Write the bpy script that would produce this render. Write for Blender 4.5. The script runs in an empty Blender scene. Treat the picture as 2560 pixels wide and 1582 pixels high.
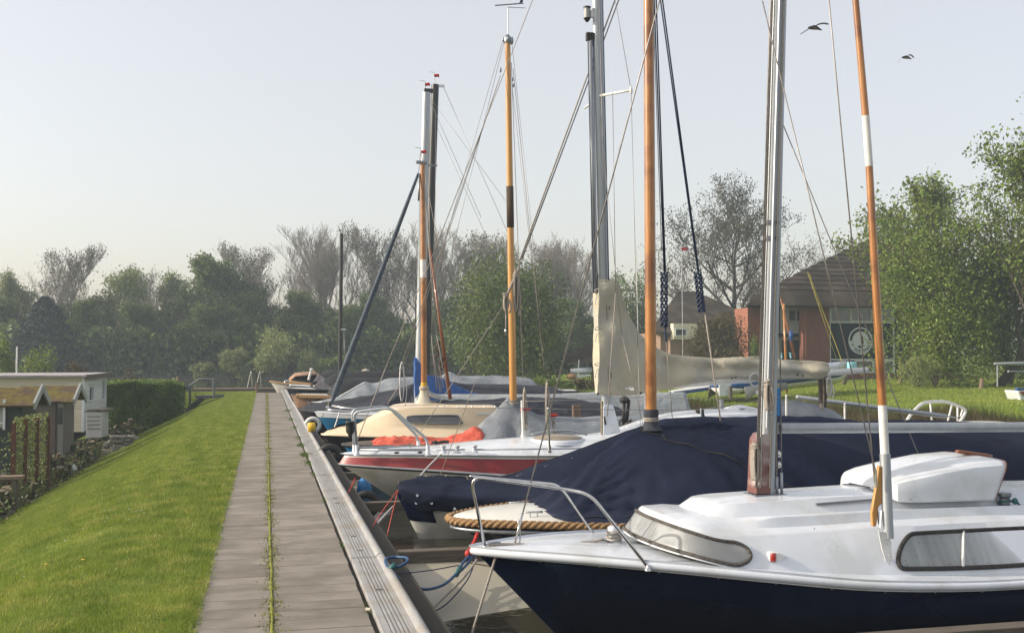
import bpy, bmesh, math, random
import numpy as np
from math import sin, cos, pi, radians, sqrt
from mathutils import Vector, Matrix, noise as mnoise
R_ = math.radians
rng = random.Random(7)
NR = np.random.RandomState(11)
scene = bpy.context.scene
COL = scene.collection

# ------------------------------------------------------------------ camera
PSI, PITCH, FPX = R_(13.5), R_(2.15), 2560.0
CAM = Vector((0, 0, 1.7))
cd = bpy.data.cameras.new('camera'); cam = bpy.data.objects.new('camera', cd); COL.objects.link(cam)
cam.location = CAM; cam.rotation_euler = (R_(90) + PITCH, 0, -PSI)
cd.sensor_width = 36; cd.lens = 36.0; cd.clip_start = .05; cd.clip_end = 3000
cd.dof.use_dof = False
scene.camera = cam
# ------------------------------------------------------------------ sky, sun, exposure
SUN_EL, SUN_AZ = R_(25), R_(-82)          # azimuth from +Y, clockwise positive
w = bpy.data.worlds.new('World'); scene.world = w; w.use_nodes = True
nt = w.node_tree; bg = nt.nodes['Background']
sky = nt.nodes.new('ShaderNodeTexSky'); sky.sky_type = 'NISHITA'; sky.sun_disc = False
sky.sun_elevation = SUN_EL; sky.sun_rotation = SUN_AZ
sky.altitude = 0; sky.air_density = 1.0; sky.dust_density = 4.0; sky.ozone_density = 1.5
veil = nt.nodes.new('ShaderNodeMixRGB'); veil.inputs[0].default_value = .52; veil.inputs[2].default_value = (3.78, 3.42, 3.0, 1)   # thin even milky cloud over the whole sky
nt.links.new(sky.outputs[0], veil.inputs[1]); nt.links.new(veil.outputs[0], bg.inputs[0]); bg.inputs[1].default_value = 0.15
sd = bpy.data.lights.new('sun', 'SUN'); sd.energy = 2.6; sd.angle = R_(0.6); sd.color = (1, .89, .75)
sun = bpy.data.objects.new('sun', sd); COL.objects.link(sun)
sv = Vector((sin(SUN_AZ) * cos(SUN_EL), cos(SUN_AZ) * cos(SUN_EL), sin(SUN_EL)))
sun.rotation_euler = sv.to_track_quat('Z', 'Y').to_euler()
scene.view_settings.view_transform = 'Standard'; scene.view_settings.look = 'None'
scene.view_settings.exposure = 0.85; scene.view_settings.gamma = 1; scene.view_settings.use_curve_mapping = False
scene.cycles.max_bounces = 8; scene.cycles.volume_bounces = 1; scene.cycles.transparent_max_bounces = 12

# ------------------------------------------------------------------ placing helper: a point of the place seen in a given direction
_F = Vector((sin(PSI) * cos(PITCH), cos(PSI) * cos(PITCH), sin(PITCH)))
_R = Vector((cos(PSI), -sin(PSI), 0)); _U = _R.cross(_F)
def at(u, v, X=None, Y=None, Z=None):
    r = _F * FPX + _R * (u - 1280) + _U * (791 - v)
    t = (X - CAM.x) / r.x if X is not None else (Y - CAM.y) / r.y if Y is not None else (Z - CAM.z) / r.z
    return CAM + r * t
K = 2560 / 2447.0
def dt(x, y, **k): return at(x * K, y * K, **k)

# ------------------------------------------------------------------ materials
MATS = {}
def mat(name, c1, c2=None, rough=.6, metal=0, scale=8, bump=0, bscale=None, coat=0, spec=.5, stretch=None,
        translucent=0, island=0, c3=None, scale3=1.3, sheen=0, detail=4, bdist=.01, orand=0, wrinkle=0, wscale=5):
    m = bpy.data.materials.new(name); m.use_nodes = True; MATS[name] = m
    n, l = m.node_tree.nodes, m.node_tree.links
    b = n['Principled BSDF']; b.inputs['Roughness'].default_value = rough; b.inputs['Metallic'].default_value = metal
    b.inputs['Coat Weight'].default_value = coat; b.inputs['Coat Roughness'].default_value = .12
    b.inputs['Specular IOR Level'].default_value = spec
    if sheen: b.inputs['Sheen Weight'].default_value = sheen
    tc = n.new('ShaderNodeTexCoord'); mp = n.new('ShaderNodeMapping'); l.new(tc.outputs['Object'], mp.inputs[0])
    if stretch: mp.inputs['Scale'].default_value = stretch
    if orand:
        oi = n.new('ShaderNodeObjectInfo'); vm = n.new('ShaderNodeVectorMath'); vm.operation = 'ADD'; l.new(tc.outputs['Object'], vm.inputs[0])
        sc_ = n.new('ShaderNodeVectorMath'); sc_.operation = 'SCALE'; sc_.inputs['Scale'].default_value = 17.3; cbx = n.new('ShaderNodeCombineXYZ')
        for i_ in range(3): l.new(oi.outputs['Random'], cbx.inputs[i_])
        l.new(cbx.outputs[0], sc_.inputs[0]); l.new(sc_.outputs[0], vm.inputs[1]); l.new(vm.outputs[0], mp.inputs[0])
    c2 = c2 or tuple(x * .8 for x in c1)
    nz = n.new('ShaderNodeTexNoise'); nz.inputs['Scale'].default_value = scale; nz.inputs['Detail'].default_value = detail
    l.new(mp.outputs[0], nz.inputs[0])
    rp = n.new('ShaderNodeValToRGB'); l.new(nz.outputs[0], rp.inputs[0])
    rp.color_ramp.elements[0].position = .33; rp.color_ramp.elements[1].position = .67
    rp.color_ramp.elements[0].color = (*c2, 1); rp.color_ramp.elements[1].color = (*c1, 1)
    col = rp.outputs[0]
    if c3:
        n3 = n.new('ShaderNodeTexNoise'); n3.inputs['Scale'].default_value = scale3; n3.inputs['Detail'].default_value = 5
        l.new(vm.outputs[0] if orand else tc.outputs['Object'], n3.inputs[0])
        r3 = n.new('ShaderNodeValToRGB'); r3.color_ramp.elements[0].position = .48; r3.color_ramp.elements[1].position = .62
        l.new(n3.outputs[0], r3.inputs[0])
        mx = n.new('ShaderNodeMixRGB'); l.new(r3.outputs[0], mx.inputs[0]); l.new(col, mx.inputs[1]); mx.inputs[2].default_value = (*c3, 1)
        col = mx.outputs[0]
    if island:
        g = n.new('ShaderNodeNewGeometry'); hs = n.new('ShaderNodeHueSaturation')
        mr = n.new('ShaderNodeMapRange'); mr.inputs[3].default_value = 1 - island; mr.inputs[4].default_value = 1 + island
        l.new(g.outputs['Random Per Island'], mr.inputs[0]); l.new(mr.outputs[0], hs.inputs['Value'])
        mh = n.new('ShaderNodeMapRange'); mh.inputs[3].default_value = .5 - island * .04; mh.inputs[4].default_value = .5 + island * .04
        l.new(g.outputs['Random Per Island'], mh.inputs[0]); l.new(mh.outputs[0], hs.inputs['Hue'])
        l.new(col, hs.inputs['Color']); col = hs.outputs[0]
    if orand:
        h2_ = n.new('ShaderNodeHueSaturation'); m2_ = n.new('ShaderNodeMapRange'); m2_.inputs[3].default_value = 1 - orand; m2_.inputs[4].default_value = 1 + orand
        l.new(oi.outputs['Random'], m2_.inputs[0]); l.new(m2_.outputs[0], h2_.inputs['Value']); l.new(col, h2_.inputs['Color']); col = h2_.outputs[0]
    l.new(col, b.inputs['Base Color'])
    if bump:
        nb = n.new('ShaderNodeTexNoise'); nb.inputs['Scale'].default_value = bscale or scale * 4; nb.inputs['Detail'].default_value = 6
        l.new(mp.outputs[0], nb.inputs[0])
        bp = n.new('ShaderNodeBump'); bp.inputs['Strength'].default_value = bump; bp.inputs['Distance'].default_value = bdist
        l.new(nb.outputs[0], bp.inputs['Height']); l.new(bp.outputs[0], b.inputs['Normal'])
    if wrinkle:
        w1 = n.new('ShaderNodeTexNoise'); w1.inputs['Scale'].default_value = wscale; w1.inputs['Detail'].default_value = 4; w1.inputs['Distortion'].default_value = 1.4
        l.new(tc.outputs['Object'], w1.inputs[0]); bw = n.new('ShaderNodeBump'); bw.inputs['Strength'].default_value = wrinkle; bw.inputs['Distance'].default_value = .06
        l.new(w1.outputs[0], bw.inputs['Height'])
        if bump: l.new(bw.outputs[0], bp.inputs['Normal'])
        else: l.new(bw.outputs[0], b.inputs['Normal'])
    if rough > .1:
        nr = n.new('ShaderNodeMapRange'); nr.inputs[3].default_value = max(0, rough - .08); nr.inputs[4].default_value = min(1, rough + .1)
        l.new(nz.outputs[0], nr.inputs[0]); l.new(nr.outputs[0], b.inputs['Roughness'])
    if translucent:
        tr = n.new('ShaderNodeBsdfTranslucent'); l.new(col, tr.inputs[0]); ms = n.new('ShaderNodeMixShader')
        ms.inputs[0].default_value = translucent; l.new(b.outputs[0], ms.inputs[1]); l.new(tr.outputs[0], ms.inputs[2])
        l.new(ms.outputs[0], n['Material Output'].inputs[0])
    return m
M = MATS
mat('gelcoat', (.66, .70, .755), (.60, .64, .69), .27, scale=2.5, coat=.3, bump=.08, bscale=5, c3=(.54, .57, .585), scale3=2.6)
mat('gelcoat_old', (.66, .66, .60), (.60, .60, .54), .3, scale=3, coat=.3, c3=(.52, .51, .44), scale3=2)
mat('cream', (.68, .56, .38), (.62, .51, .35), .32, scale=3, coat=.3)
mat('navy_paint', (.004, .0085, .027), (.0035, .007, .022), .22, scale=1.2, coat=.15, bump=.05, bscale=1.6, bdist=.03, spec=.3, c3=(.007, .012, .030), scale3=3)
mat('dark_hull', (.008, .010, .018), (.012, .014, .02), .35, scale=3)
mat('blue_paint', (.02, .16, .33), (.018, .13, .28), .35, scale=3)
mat('red_paint', (.27, .012, .018), (.22, .012, .018), .4, scale=3, c3=(.24, .03, .03))
mat('rust_red', (.18, .025, .02), None, .6)
mat('steel', (.62, .62, .62), (.5, .5, .5), .18, 1, scale=20)
mat('alu', (.40, .43, .46), (.33, .36, .39), .48, .6, scale=6, stretch=(3, 3, .3))
mat('alu_dark', (.27, .29, .32), (.2, .22, .25), .4, .8, scale=6)
mat('white_metal', (.72, .72, .70), (.6, .6, .58), .35, scale=9)
mat('black_paint', (.012, .014, .016), (.02, .022, .024), .35, scale=6)
mat('rubber', (.012, .012, .012), (.03, .028, .026), .7, scale=30)
mat('gasket_grey', (.10, .09, .08), (.04, .035, .03), .8, scale=40, bump=.4)
mat('varnish', (.42, .185, .048), (.29, .115, .028), .3, scale=5, stretch=(14, 14, .7), coat=.5, c3=(.20, .07, .018), scale3=3)
mat('pine', (.52, .28, .075), (.42, .20, .05), .35, scale=5, stretch=(14, 14, .5), coat=.35)
mat('teak', (.24, .075, .025), (.16, .05, .018), .4, scale=9, stretch=(1, 12, 12), coat=.3)
mat('navy_canvas', (.006, .0115, .034), (.004, .008, .024), .8, scale=2.2, bump=.5, bscale=240, c3=(.013, .019, .042), scale3=1.1, spec=.2, wrinkle=.10, wscale=7)
mat('grey_canvas', (.20, .225, .25), (.155, .175, .20), .85, scale=3, bump=.4, bscale=200, c3=(.26, .28, .30), scale3=1.5, spec=.2, wrinkle=.3)
mat('dark_canvas', (.045, .05, .062), (.03, .034, .044), .8, scale=3, bump=.4, bscale=150, spec=.25, wrinkle=0.5)
mat('black_canvas', (.012, .013, .015), (.02, .021, .024), .75, scale=3, spec=.25)
mat('pale_tarp', (.30, .33, .34), (.24, .27, .28), .75, scale=2, bump=.3, bscale=60, c3=(.36, .38, .38), wrinkle=0.4)
mat('beige_canvas', (.50, .465, .36), (.43, .40, .315), .85, scale=1.6, bump=.4, bscale=160, c3=(.45, .435, .37), scale3=2.2, spec=.15, translucent=.08, wrinkle=.3)
mat('blue_canvas', (.015, .085, .30), (.012, .06, .22), .6, scale=4, bump=.4, bscale=30, wrinkle=0.8)
mat('blue_plastic', (.02, .22, .55), (.02, .16, .42), .5, scale=9, bump=.5, bscale=14)
mat('orange_tarp', (.68, .13, .075), (.56, .09, .05), .6, scale=5, bump=.5, bscale=12, translucent=.1, wrinkle=.5, wscale=9)
mat('white_cloth', (.6, .57, .48), (.45, .42, .34), .9, scale=8)
mat('manila', (.36, .225, .105), (.22, .13, .06), .9, scale=60, bump=.8, bscale=160)
mat('rope_grey', (.42, .38, .33), (.25, .22, .19), .9, scale=90, bump=.8, bscale=260)
mat('rope_white', (.62, .62, .60), (.3, .3, .3), .8, scale=70)
mat('rope_navy', (.01, .02, .05), (.02, .04, .09), .7, scale=60)
mat('rope_blue', (.012, .07, .18), (.01, .05, .12), .45, scale=40)
mat('rope_red', (.55, .03, .02), (.35, .02, .02), .6, scale=40)
mat('rope_orange', (.65, .10, .06), (.5, .07, .04), .6, scale=40)
mat('rope_green', (.02, .12, .12), (.02, .09, .10), .6, scale=40)
mat('rope_yellow', (.45, .38, .06), None, .6, scale=40)
mat('wire', (.30, .28, .27), (.2, .19, .18), .4, .6, scale=20)
mat('brown_wrap', (.075, .05, .03), (.05, .035, .02), .85, scale=30, bump=.8)
mat('slab', (.225, .204, .174), (.178, .161, .137), .9, scale=5, stretch=(1, 2, 1), bump=.6, bscale=110, c3=(.26, .237, .205), scale3=2.1, spec=.2, orand=.11, detail=8)
mat('slab_bed', (.03, .026, .02), None, .95)
mat('dock_edge', (.36, .36, .355), (.27, .265, .26), .55, scale=4, stretch=(10, .8, 1), bump=.5, bscale=20, c3=(.28, .26, .23), scale3=2.6, spec=.35)
mat('dock_nose', (.33, .32, .31), (.25, .24, .22), .5, scale=9, bump=.25, c3=(.24, .20, .155), scale3=3.0)
mat('weathered_wood', (.135, .115, .09), (.075, .062, .048), .9, scale=4, stretch=(1.2, 14, 14), bump=.6)
mat('post_wood', (.22, .16, .11), (.14, .10, .07), .9, scale=6, stretch=(10, 10, 1), orand=.08)
mat('moss', (.22, .225, .028), (.12, .135, .018), .95, scale=30, island=.3)
mat('weed', (.10, .17, .02), (.06, .10, .012), .7, scale=20, island=.35, translucent=.25)
mat('lawn', (.12, .165, .022), (.08, .125, .018), .95, scale=1.8, bump=.8, bscale=60, c3=(.16, .19, .03), scale3=.9, spec=.1)
mat('grass_blade', (.24, .305, .044), (.145, .21, .029), .6, scale=3.2, island=.32, c3=(.32, .34, .075), scale3=3.4, translucent=.3, spec=.25, detail=10)
mat('far_lawn', (.15, .21, .03), (.11, .165, .024), .95, scale=.8, bump=.8, bscale=30, c3=(.2, .23, .045), scale3=.35, spec=.1)
mat('reed', (.24, .19, .09), (.14, .12, .05), .9, scale=3, island=.35, translucent=.2)
mat('earth', (.07, .05, .035), (.045, .033, .024), .97, scale=6, bump=.8, bscale=40)
mat('gravel_path', (.10, .10, .095), (.07, .07, .066), .95, scale=30)
mat('leaf_dark', (.125, .17, .042), (.065, .10, .028), .55, scale=.5, island=.45, translucent=.3, orand=.25)
mat('leaf_mid', (.15, .20, .036), (.085, .13, .024), .55, scale=.6, island=.45, translucent=.35, orand=.2)
mat('leaf_fresh', (.19, .24, .032), (.10, .155, .022), .5, scale=.9, island=.5, translucent=.38)
mat('leaf_pale', (.24, .27, .09), (.15, .19, .055), .6, scale=.6, island=.4, translucent=.35, orand=.15)
mat('leaf_grey', (.085, .085, .045), (.06, .065, .035), .7, scale=.6, island=.35, translucent=.25)
mat('leaf_brown', (.12, .075, .022), (.06, .062, .018), .6, scale=2, island=.4, translucent=.3)
mat('leaf_conifer', (.016, .034, .022), (.010, .022, .016), .6, scale=.7, island=.35)
mat('hedge_leaf', (.155, .225, .035), (.085, .145, .022), .55, scale=1, island=.4, translucent=.35)
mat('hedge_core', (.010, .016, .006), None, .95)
mat('bark', (.075, .06, .048), (.045, .037, .03), .95, scale=5, bump=.6)
mat('bark_grey', (.27, .245, .21), (.18, .165, .14), .95, scale=4)
mat('siding', (.58, .53, .41), (.54, .49, .38), .6, scale=3, orand=.08)
mat('siding_white', (.62, .62, .60), (.56, .56, .54), .5, scale=3, orand=.08)
mat('grey_boards', (.16, .13, .115), (.12, .10, .09), .9, scale=4, stretch=(1, 1, 8), orand=.08)
mat('door_grey', (.22, .225, .20), (.18, .185, .165), .8, scale=4)
mat('green_paint', (.012, .028, .024), (.010, .022, .019), .6, scale=3)
mat('mossy_roof', (.17, .14, .015), (.10, .065, .025), .97, scale=9, bump=1, bscale=40, c3=(.09, .06, .04), scale3=3)
mat('roof_felt', (.36, .33, .34), (.25, .23, .24), .6, scale=5, c3=(.42, .39, .4))
mat('locker', (.48, .47, .46), (.42, .41, .41), .5, scale=5)
mat('trellis_red', (.11, .032, .016), (.08, .025, .013), .8, scale=8)
mat('log_bark', (.085, .06, .036), (.04, .032, .02), .97, scale=12, bump=1, c3=(.055, .075, .02), scale3=6, orand=.4)
mat('log_end', (.27, .22, .15), (.14, .11, .07), .9, scale=14, orand=.3)
mat('stone', (.3, .28, .25), (.2, .19, .17), .9, scale=9, bump=.6, orand=.08)
mat('thatch', (.075, .060, .050), (.040, .033, .028), .98, scale=7, stretch=(1, 1, 3), bump=1, bscale=28, c3=(.095, .076, .06), scale3=.7, spec=.05, bdist=.05)
mat('render_cream', (.7, .66, .5), (.64, .6, .46), .8, scale=3)
mat('panel_grey', (.33, .34, .34), (.28, .29, .29), .6, scale=3)
mat('panel_navy', (.006, .014, .028), (.005, .012, .024), .75, scale=3, spec=.15)
mat('frame_white', (.66, .68, .70), (.58, .6, .62), .5, scale=6)
mat('sign_white', (.62, .66, .70), (.58, .62, .66), .5, scale=6)
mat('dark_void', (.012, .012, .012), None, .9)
mat('curtain', (.40, .40, .385), (.18, .18, .17), .9, scale=2, stretch=(6, 1, .4), detail=2)  # upright streaks put the shade of cloth folds into the colour
mat('acrylic', (.25, .26, .265), (.18, .19, .19), .38, scale=3, coat=.2, c3=(.32, .33, .33), scale3=4)
mat('dark_pane', (.05, .055, .06), (.09, .09, .085), .1, scale=2.5, coat=1)
mat('lens_red', (.35, .012, .006), None, .15, scale=20, coat=1)
mat('flag_red', (.65, .03, .03), (.5, .02, .03), .7, translucent=.3)
mat('yellow', (.72, .45, .02), None, .5)
mat('hypalon_brown', (.33, .20, .13), (.24, .14, .09), .7, scale=6)
mat('hull_beige', (.36, .34, .27), (.31, .29, .23), .5, scale=2)
mat('rail_grey', (.10, .115, .13), None, .6)
mat('shore_ground', (.03, .035, .018), (.02, .024, .012), .95)
mat('bird_black', (.015, .015, .015), (.03, .028, .026), .7)
mat('bird_belly', (.16, .10, .07), None, .7)
mat('bird_grey', (.20, .20, .21), (.14, .14, .15), .7)
mat('outboard_grey', (.10, .13, .17), None, .35, coat=.5)
mat('cap_blue', (.25, .55, .65), None, .5)
def brick_mat(name, c1, c2, mortar, sc):
    m = bpy.data.materials.new(name); m.use_nodes = True; MATS[name] = m
    n, l = m.node_tree.nodes, m.node_tree.links; b = n['Principled BSDF']; b.inputs['Roughness'].default_value = .92
    g = n.new('ShaderNodeTexCoord'); sp = n.new('ShaderNodeSeparateXYZ'); l.new(g.outputs['Object'], sp.inputs[0])
    ad = n.new('ShaderNodeMath'); l.new(sp.outputs[0], ad.inputs[0]); l.new(sp.outputs[1], ad.inputs[1])
    cb = n.new('ShaderNodeCombineXYZ'); l.new(ad.outputs[0], cb.inputs[0]); l.new(sp.outputs[2], cb.inputs[1])
    br = n.new('ShaderNodeTexBrick'); br.inputs['Color1'].default_value = (*c1, 1); br.inputs['Color2'].default_value = (*c2, 1)
    br.inputs['Mortar'].default_value = (*mortar, 1); br.inputs['Scale'].default_value = sc; br.inputs['Mortar Size'].default_value = .03
    br.inputs['Brick Width'].default_value = .42; br.inputs['Row Height'].default_value = .14
    l.new(cb.outputs[0], br.inputs[0]); l.new(br.outputs[0], b.inputs['Base Color']); return m
brick_mat('brick', (.46, .16, .09), (.36, .12, .07), (.13, .075, .055), 2.0)
brick_mat('brick_dark', (.38, .13, .08), (.29, .10, .062), (.06, .04, .035), 2.0)
brick_mat('brick_pale', (.33, .20, .13), (.28, .17, .11), (.2, .15, .12), 2.0)
def glass_mat(name, tint, alpha):
    m = bpy.data.materials.new(name); m.use_nodes = True; MATS[name] = m
    n, l = m.node_tree.nodes, m.node_tree.links; n.remove(n['Principled BSDF'])
    t = n.new('ShaderNodeBsdfTransparent'); t.inputs[0].default_value = (*tint, 1)
    g = n.new('ShaderNodeBsdfGlossy'); g.inputs[1].default_value = .04
    fr = n.new('ShaderNodeFresnel'); fr.inputs[0].default_value = 1.5; mr = n.new('ShaderNodeMath'); mr.operation = 'ADD'; mr.inputs[1].default_value = alpha
    l.new(fr.outputs[0], mr.inputs[0]); ms = n.new('ShaderNodeMixShader'); l.new(mr.outputs[0], ms.inputs[0])
    l.new(t.outputs[0], ms.inputs[1]); l.new(g.outputs[0], ms.inputs[2]); l.new(ms.outputs[0], n['Material Output'].inputs[0])
glass_mat('glass', (.82, .86, .86), .02)
def water_mat():
    m = bpy.data.materials.new('water'); m.use_nodes = True; MATS['water'] = m
    n, l = m.node_tree.nodes, m.node_tree.links; b = n['Principled BSDF']
    b.inputs['Base Color'].default_value = (.045, .043, .03, 1); b.inputs['Roughness'].default_value = .02; b.inputs['IOR'].default_value = 1.33
    b.inputs['Specular IOR Level'].default_value = .5
    tc = n.new('ShaderNodeTexCoord'); a = n.new('ShaderNodeTexNoise'); a.inputs['Scale'].default_value = 2.2; a.inputs['Detail'].default_value = 3
    mp = n.new('ShaderNodeMapping'); mp.inputs['Scale'].default_value = (.8, 2.2, 1); l.new(tc.outputs['Object'], mp.inputs[0]); l.new(mp.outputs[0], a.inputs[0])
    c = n.new('ShaderNodeTexNoise'); c.inputs['Scale'].default_value = 9; c.inputs['Detail'].default_value = 2; l.new(mp.outputs[0], c.inputs[0])
    ad = n.new('ShaderNodeMath'); ad.operation = 'MULTIPLY_ADD'; ad.inputs[1].default_value = .25; l.new(c.outputs[0], ad.inputs[0]); l.new(a.outputs[0], ad.inputs[2])
    bp = n.new('ShaderNodeBump'); bp.inputs['Strength'].default_value = .16; bp.inputs['Distance'].default_value = .05
    l.new(ad.outputs[0], bp.inputs['Height']); l.new(bp.outputs[0], b.inputs['Normal'])
water_mat()

# ------------------------------------------------------------------ mesh builder
ORG = {}
def tag(o, label=None, cat=None, group=None, kind=None):
    if label: o['label'] = label
    if cat: o['category'] = cat
    if group: o['group'] = group
    if kind: o['kind'] = kind
    return o
def empty(name, loc, label, cat, group=None):
    o = bpy.data.objects.new(name, None); COL.objects.link(o); o.location = loc; o.empty_display_size = .2
    ORG[o.name] = Vector(loc); return tag(o, label, cat, group)
def cr(pts, n):
    """Catmull-Rom resample of a polyline of Vectors to n points."""
    P = [Vector(p) for p in pts]
    if len(P) == 2: return [P[0].lerp(P[1], i / (n - 1)) for i in range(n)]
    out = []
    for i in range(n):
        t = i / (n - 1) * (len(P) - 1); k = min(int(t), len(P) - 2); f = t - k
        p0, p1, p2, p3 = P[max(k - 1, 0)], P[k], P[k + 1], P[min(k + 2, len(P) - 1)]
        out.append(.5 * ((2 * p1) + (p2 - p0) * f + (2 * p0 - 5 * p1 + 4 * p2 - p3) * f * f + (3 * p1 - p0 - 3 * p2 + p3) * f ** 3))
    return out
class MB:
    def __init__(s): s.v = []; s.f = []
    def add(s, vs, fs):
        b = len(s.v); s.v += [tuple(q) for q in vs]; s.f += [tuple(b + i for i in f) for f in fs]; return s
    def box(s, c, d, rz=0, rx=0, ry=0, bev=0):
        hx, hy, hz = d[0] / 2, d[1] / 2, d[2] / 2
        m = Matrix.Rotation(rz, 3, 'Z') @ Matrix.Rotation(ry, 3, 'Y') @ Matrix.Rotation(rx, 3, 'X'); c = Vector(c)
        P = [c + m @ Vector((x * hx, y * hy, z * hz)) for z in (-1, 1) for x, y in ((-1, -1), (1, -1), (1, 1), (-1, 1))]
        return s.add(P, [(3, 2, 1, 0), (4, 5, 6, 7), (0, 1, 5, 4), (1, 2, 6, 5), (2, 3, 7, 6), (3, 0, 4, 7)])
    def bar(s, a, b, wd, ht):
        a = Vector(a); b = Vector(b); d = (b - a).normalized(); u = Vector((0, 0, 1))
        if abs(d.z) > .95: u = Vector((0, 1, 0))
        x = d.cross(u).normalized() * wd / 2; y = x.cross(d).normalized() * ht / 2
        P = [p + q for p in (a, b) for q in (-x - y, x - y, x + y, -x + y)]
        return s.add(P, [(3, 2, 1, 0), (4, 5, 6, 7), (0, 1, 5, 4), (1, 2, 6, 5), (2, 3, 7, 6), (3, 0, 4, 7)])
    def tube(s, pts, r, n=8, caps=True, oval=None):
        P = [Vector(p) for p in pts]; rs = r if isinstance(r, (list, tuple)) else [r] * len(P)
        T = [(P[min(i + 1, len(P) - 1)] - P[max(i - 1, 0)]).normalized() for i in range(len(P))]
        ref = Vector((0, 0, 1)) if abs(T[0].z) < .9 else Vector((0, 1, 0))
        x = T[0].cross(ref).normalized(); vs = []
        for i, p in enumerate(P):
            x = (x - T[i] * x.dot(T[i])); x = x.normalized() if x.length > 1e-6 else T[i].orthogonal().normalized()
            y = T[i].cross(x)
            ox, oy = (oval if oval else (1, 1))
            for k in range(n):
                a = 2 * pi * k / n; vs.append(p + x * cos(a) * rs[i] * ox + y * sin(a) * rs[i] * oy)
        fs = [(i * n + k, i * n + (k + 1) % n, (i + 1) * n + (k + 1) % n, (i + 1) * n + k) for i in range(len(P) - 1) for k in range(n)]
        if caps: fs += [tuple(range(n - 1, -1, -1)), tuple((len(P) - 1) * n + k for k in range(n))]
        return s.add(vs, fs)
    def grid(s, rows, closed=False):
        n = len(rows[0]); vs = [p for r in rows for p in r]; m = n if closed else n - 1
        return s.add(vs, [(i * n + k, i * n + (k + 1) % n, (i + 1) * n + (k + 1) % n, (i + 1) * n + k) for i in range(len(rows) - 1) for k in range(m)])
    def poly(s, pts, thick=None, d=(0, 0, -1)):
        n = len(pts); P = [Vector(p) for p in pts]
        if thick is None: return s.add(P, [tuple(range(n))])
        D = Vector(d) * thick; Q = [p + D for p in P]
        return s.add(P + Q, [tuple(range(n)), tuple(range(2 * n - 1, n - 1, -1))] + [(i, n + i, n + (i + 1) % n, (i + 1) % n) for i in range(n)])
    def lathe(s, c, prof, n=14, axis=(0, 0, 1)):
        q = Vector((0, 0, 1)).rotation_difference(Vector(axis)); c = Vector(c)
        rows = [[c + q @ Vector((r * cos(2 * pi * k / n), r * sin(2 * pi * k / n), z)) for k in range(n)] for r, z in prof]
        return s.grid(rows, True)
    def ball(s, c, r, n=10, sc=(1, 1, 1)):
        c = Vector(c); rows = []
        for i in range(n // 2 + 1):
            a = -pi / 2 + pi * i / (n // 2)
            rows.append([c + Vector((r * sc[0] * max(cos(a), .01) * cos(2 * pi * k / n), r * sc[1] * max(cos(a), .01) * sin(2 * pi * k / n), r * sc[2] * sin(a))) for k in range(n)])
        return s.grid(rows, True)
    def build(s, name, m, parent=None, smooth=False, origin=None, sub=0, solid=0, bev=0, angle=None):
        me = bpy.data.meshes.new(name)
        if parent is not None: o0 = ORG[parent.name]
        elif origin is not None: o0 = Vector(origin)
        else: o0 = Vector((0, 0, 0))
        me.from_pydata([(a - o0.x, b - o0.y, c - o0.z) for a, b, c in s.v], [], s.f)
        me.validate(); me.update()
        me.materials.append(M[m] if isinstance(m, str) else m)
        if smooth: me.shade_smooth() if hasattr(me, 'shade_smooth') else [setattr(p, 'use_smooth', True) for p in me.polygons]
        o = bpy.data.objects.new(name, me); COL.objects.link(o)
        if parent is not None: o.parent = parent; ORG[o.name] = o0
        else: o.location = o0; ORG[o.name] = o0
        if solid:
            md = o.modifiers.new('solid', 'SOLIDIFY'); md.thickness = solid; md.offset = 0
        if bev:
            md = o.modifiers.new('bevel', 'BEVEL'); md.width = bev; md.segments = 2; md.limit_method = 'ANGLE'; md.harden_normals = False
        if sub:
            md = o.modifiers.new('sub', 'SUBSURF'); md.levels = sub; md.render_levels = sub
        if angle is not None and smooth:
            try: me.set_sharp_from_angle(angle=angle)
            except Exception: pass
        return o
def np_mesh(name, V, F, m, parent=None, smooth=False):
    """V (n,3) float array, F (k,3 or 4) int array, in world coordinates."""
    o0 = ORG[parent.name] if parent is not None else Vector((0, 0, 0))
    V = np.asarray(V, dtype=np.float32) - np.array(o0, dtype=np.float32)
    F = np.asarray(F, dtype=np.int32); k = F.shape[1]
    me = bpy.data.meshes.new(name); me.vertices.add(len(V)); me.vertices.foreach_set('co', V.ravel())
    me.loops.add(F.size); me.loops.foreach_set('vertex_index', F.ravel())
    me.polygons.add(len(F)); me.polygons.foreach_set('loop_start', np.arange(0, F.size, k, dtype=np.int32))
    me.polygons.foreach_set('loop_total', np.full(len(F), k, dtype=np.int32))
    if smooth: me.polygons.foreach_set('use_smooth', np.ones(len(F), dtype=bool))
    me.update(calc_edges=True); me.materials.append(M[m])
    o = bpy.data.objects.new(name, me); COL.objects.link(o)
    if parent is not None: o.parent = parent
    ORG[o.name] = o0; return o
def copy_tree(o, parent=None, loc=None, rz=0, sc=None, label=None, group=None):
    c = o.copy(); COL.objects.link(c); c.parent = parent
    if parent is None:
        c.location = loc; c.rotation_euler = (0, 0, rz)
        if sc: c.scale = sc
        if label: c['label'] = label
        if group: c['group'] = group
    for ch in list(o.children): copy_tree(ch, c)
    return c
def nz(x, y=0, z=0): return mnoise.noise(Vector((x, y, z)))
def lerp(a, b, t): return a + (b - a) * t
def interp(x, pts):
    if x <= pts[0][0]: return pts[0][1]
    for (a, b), (c, d) in zip(pts, pts[1:]):
        if x <= c:
            t = (x - a) / (c - a); t = t * t * (3 - 2 * t) if False else t
            return lerp(b, d, t)
    return pts[-1][1]
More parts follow.
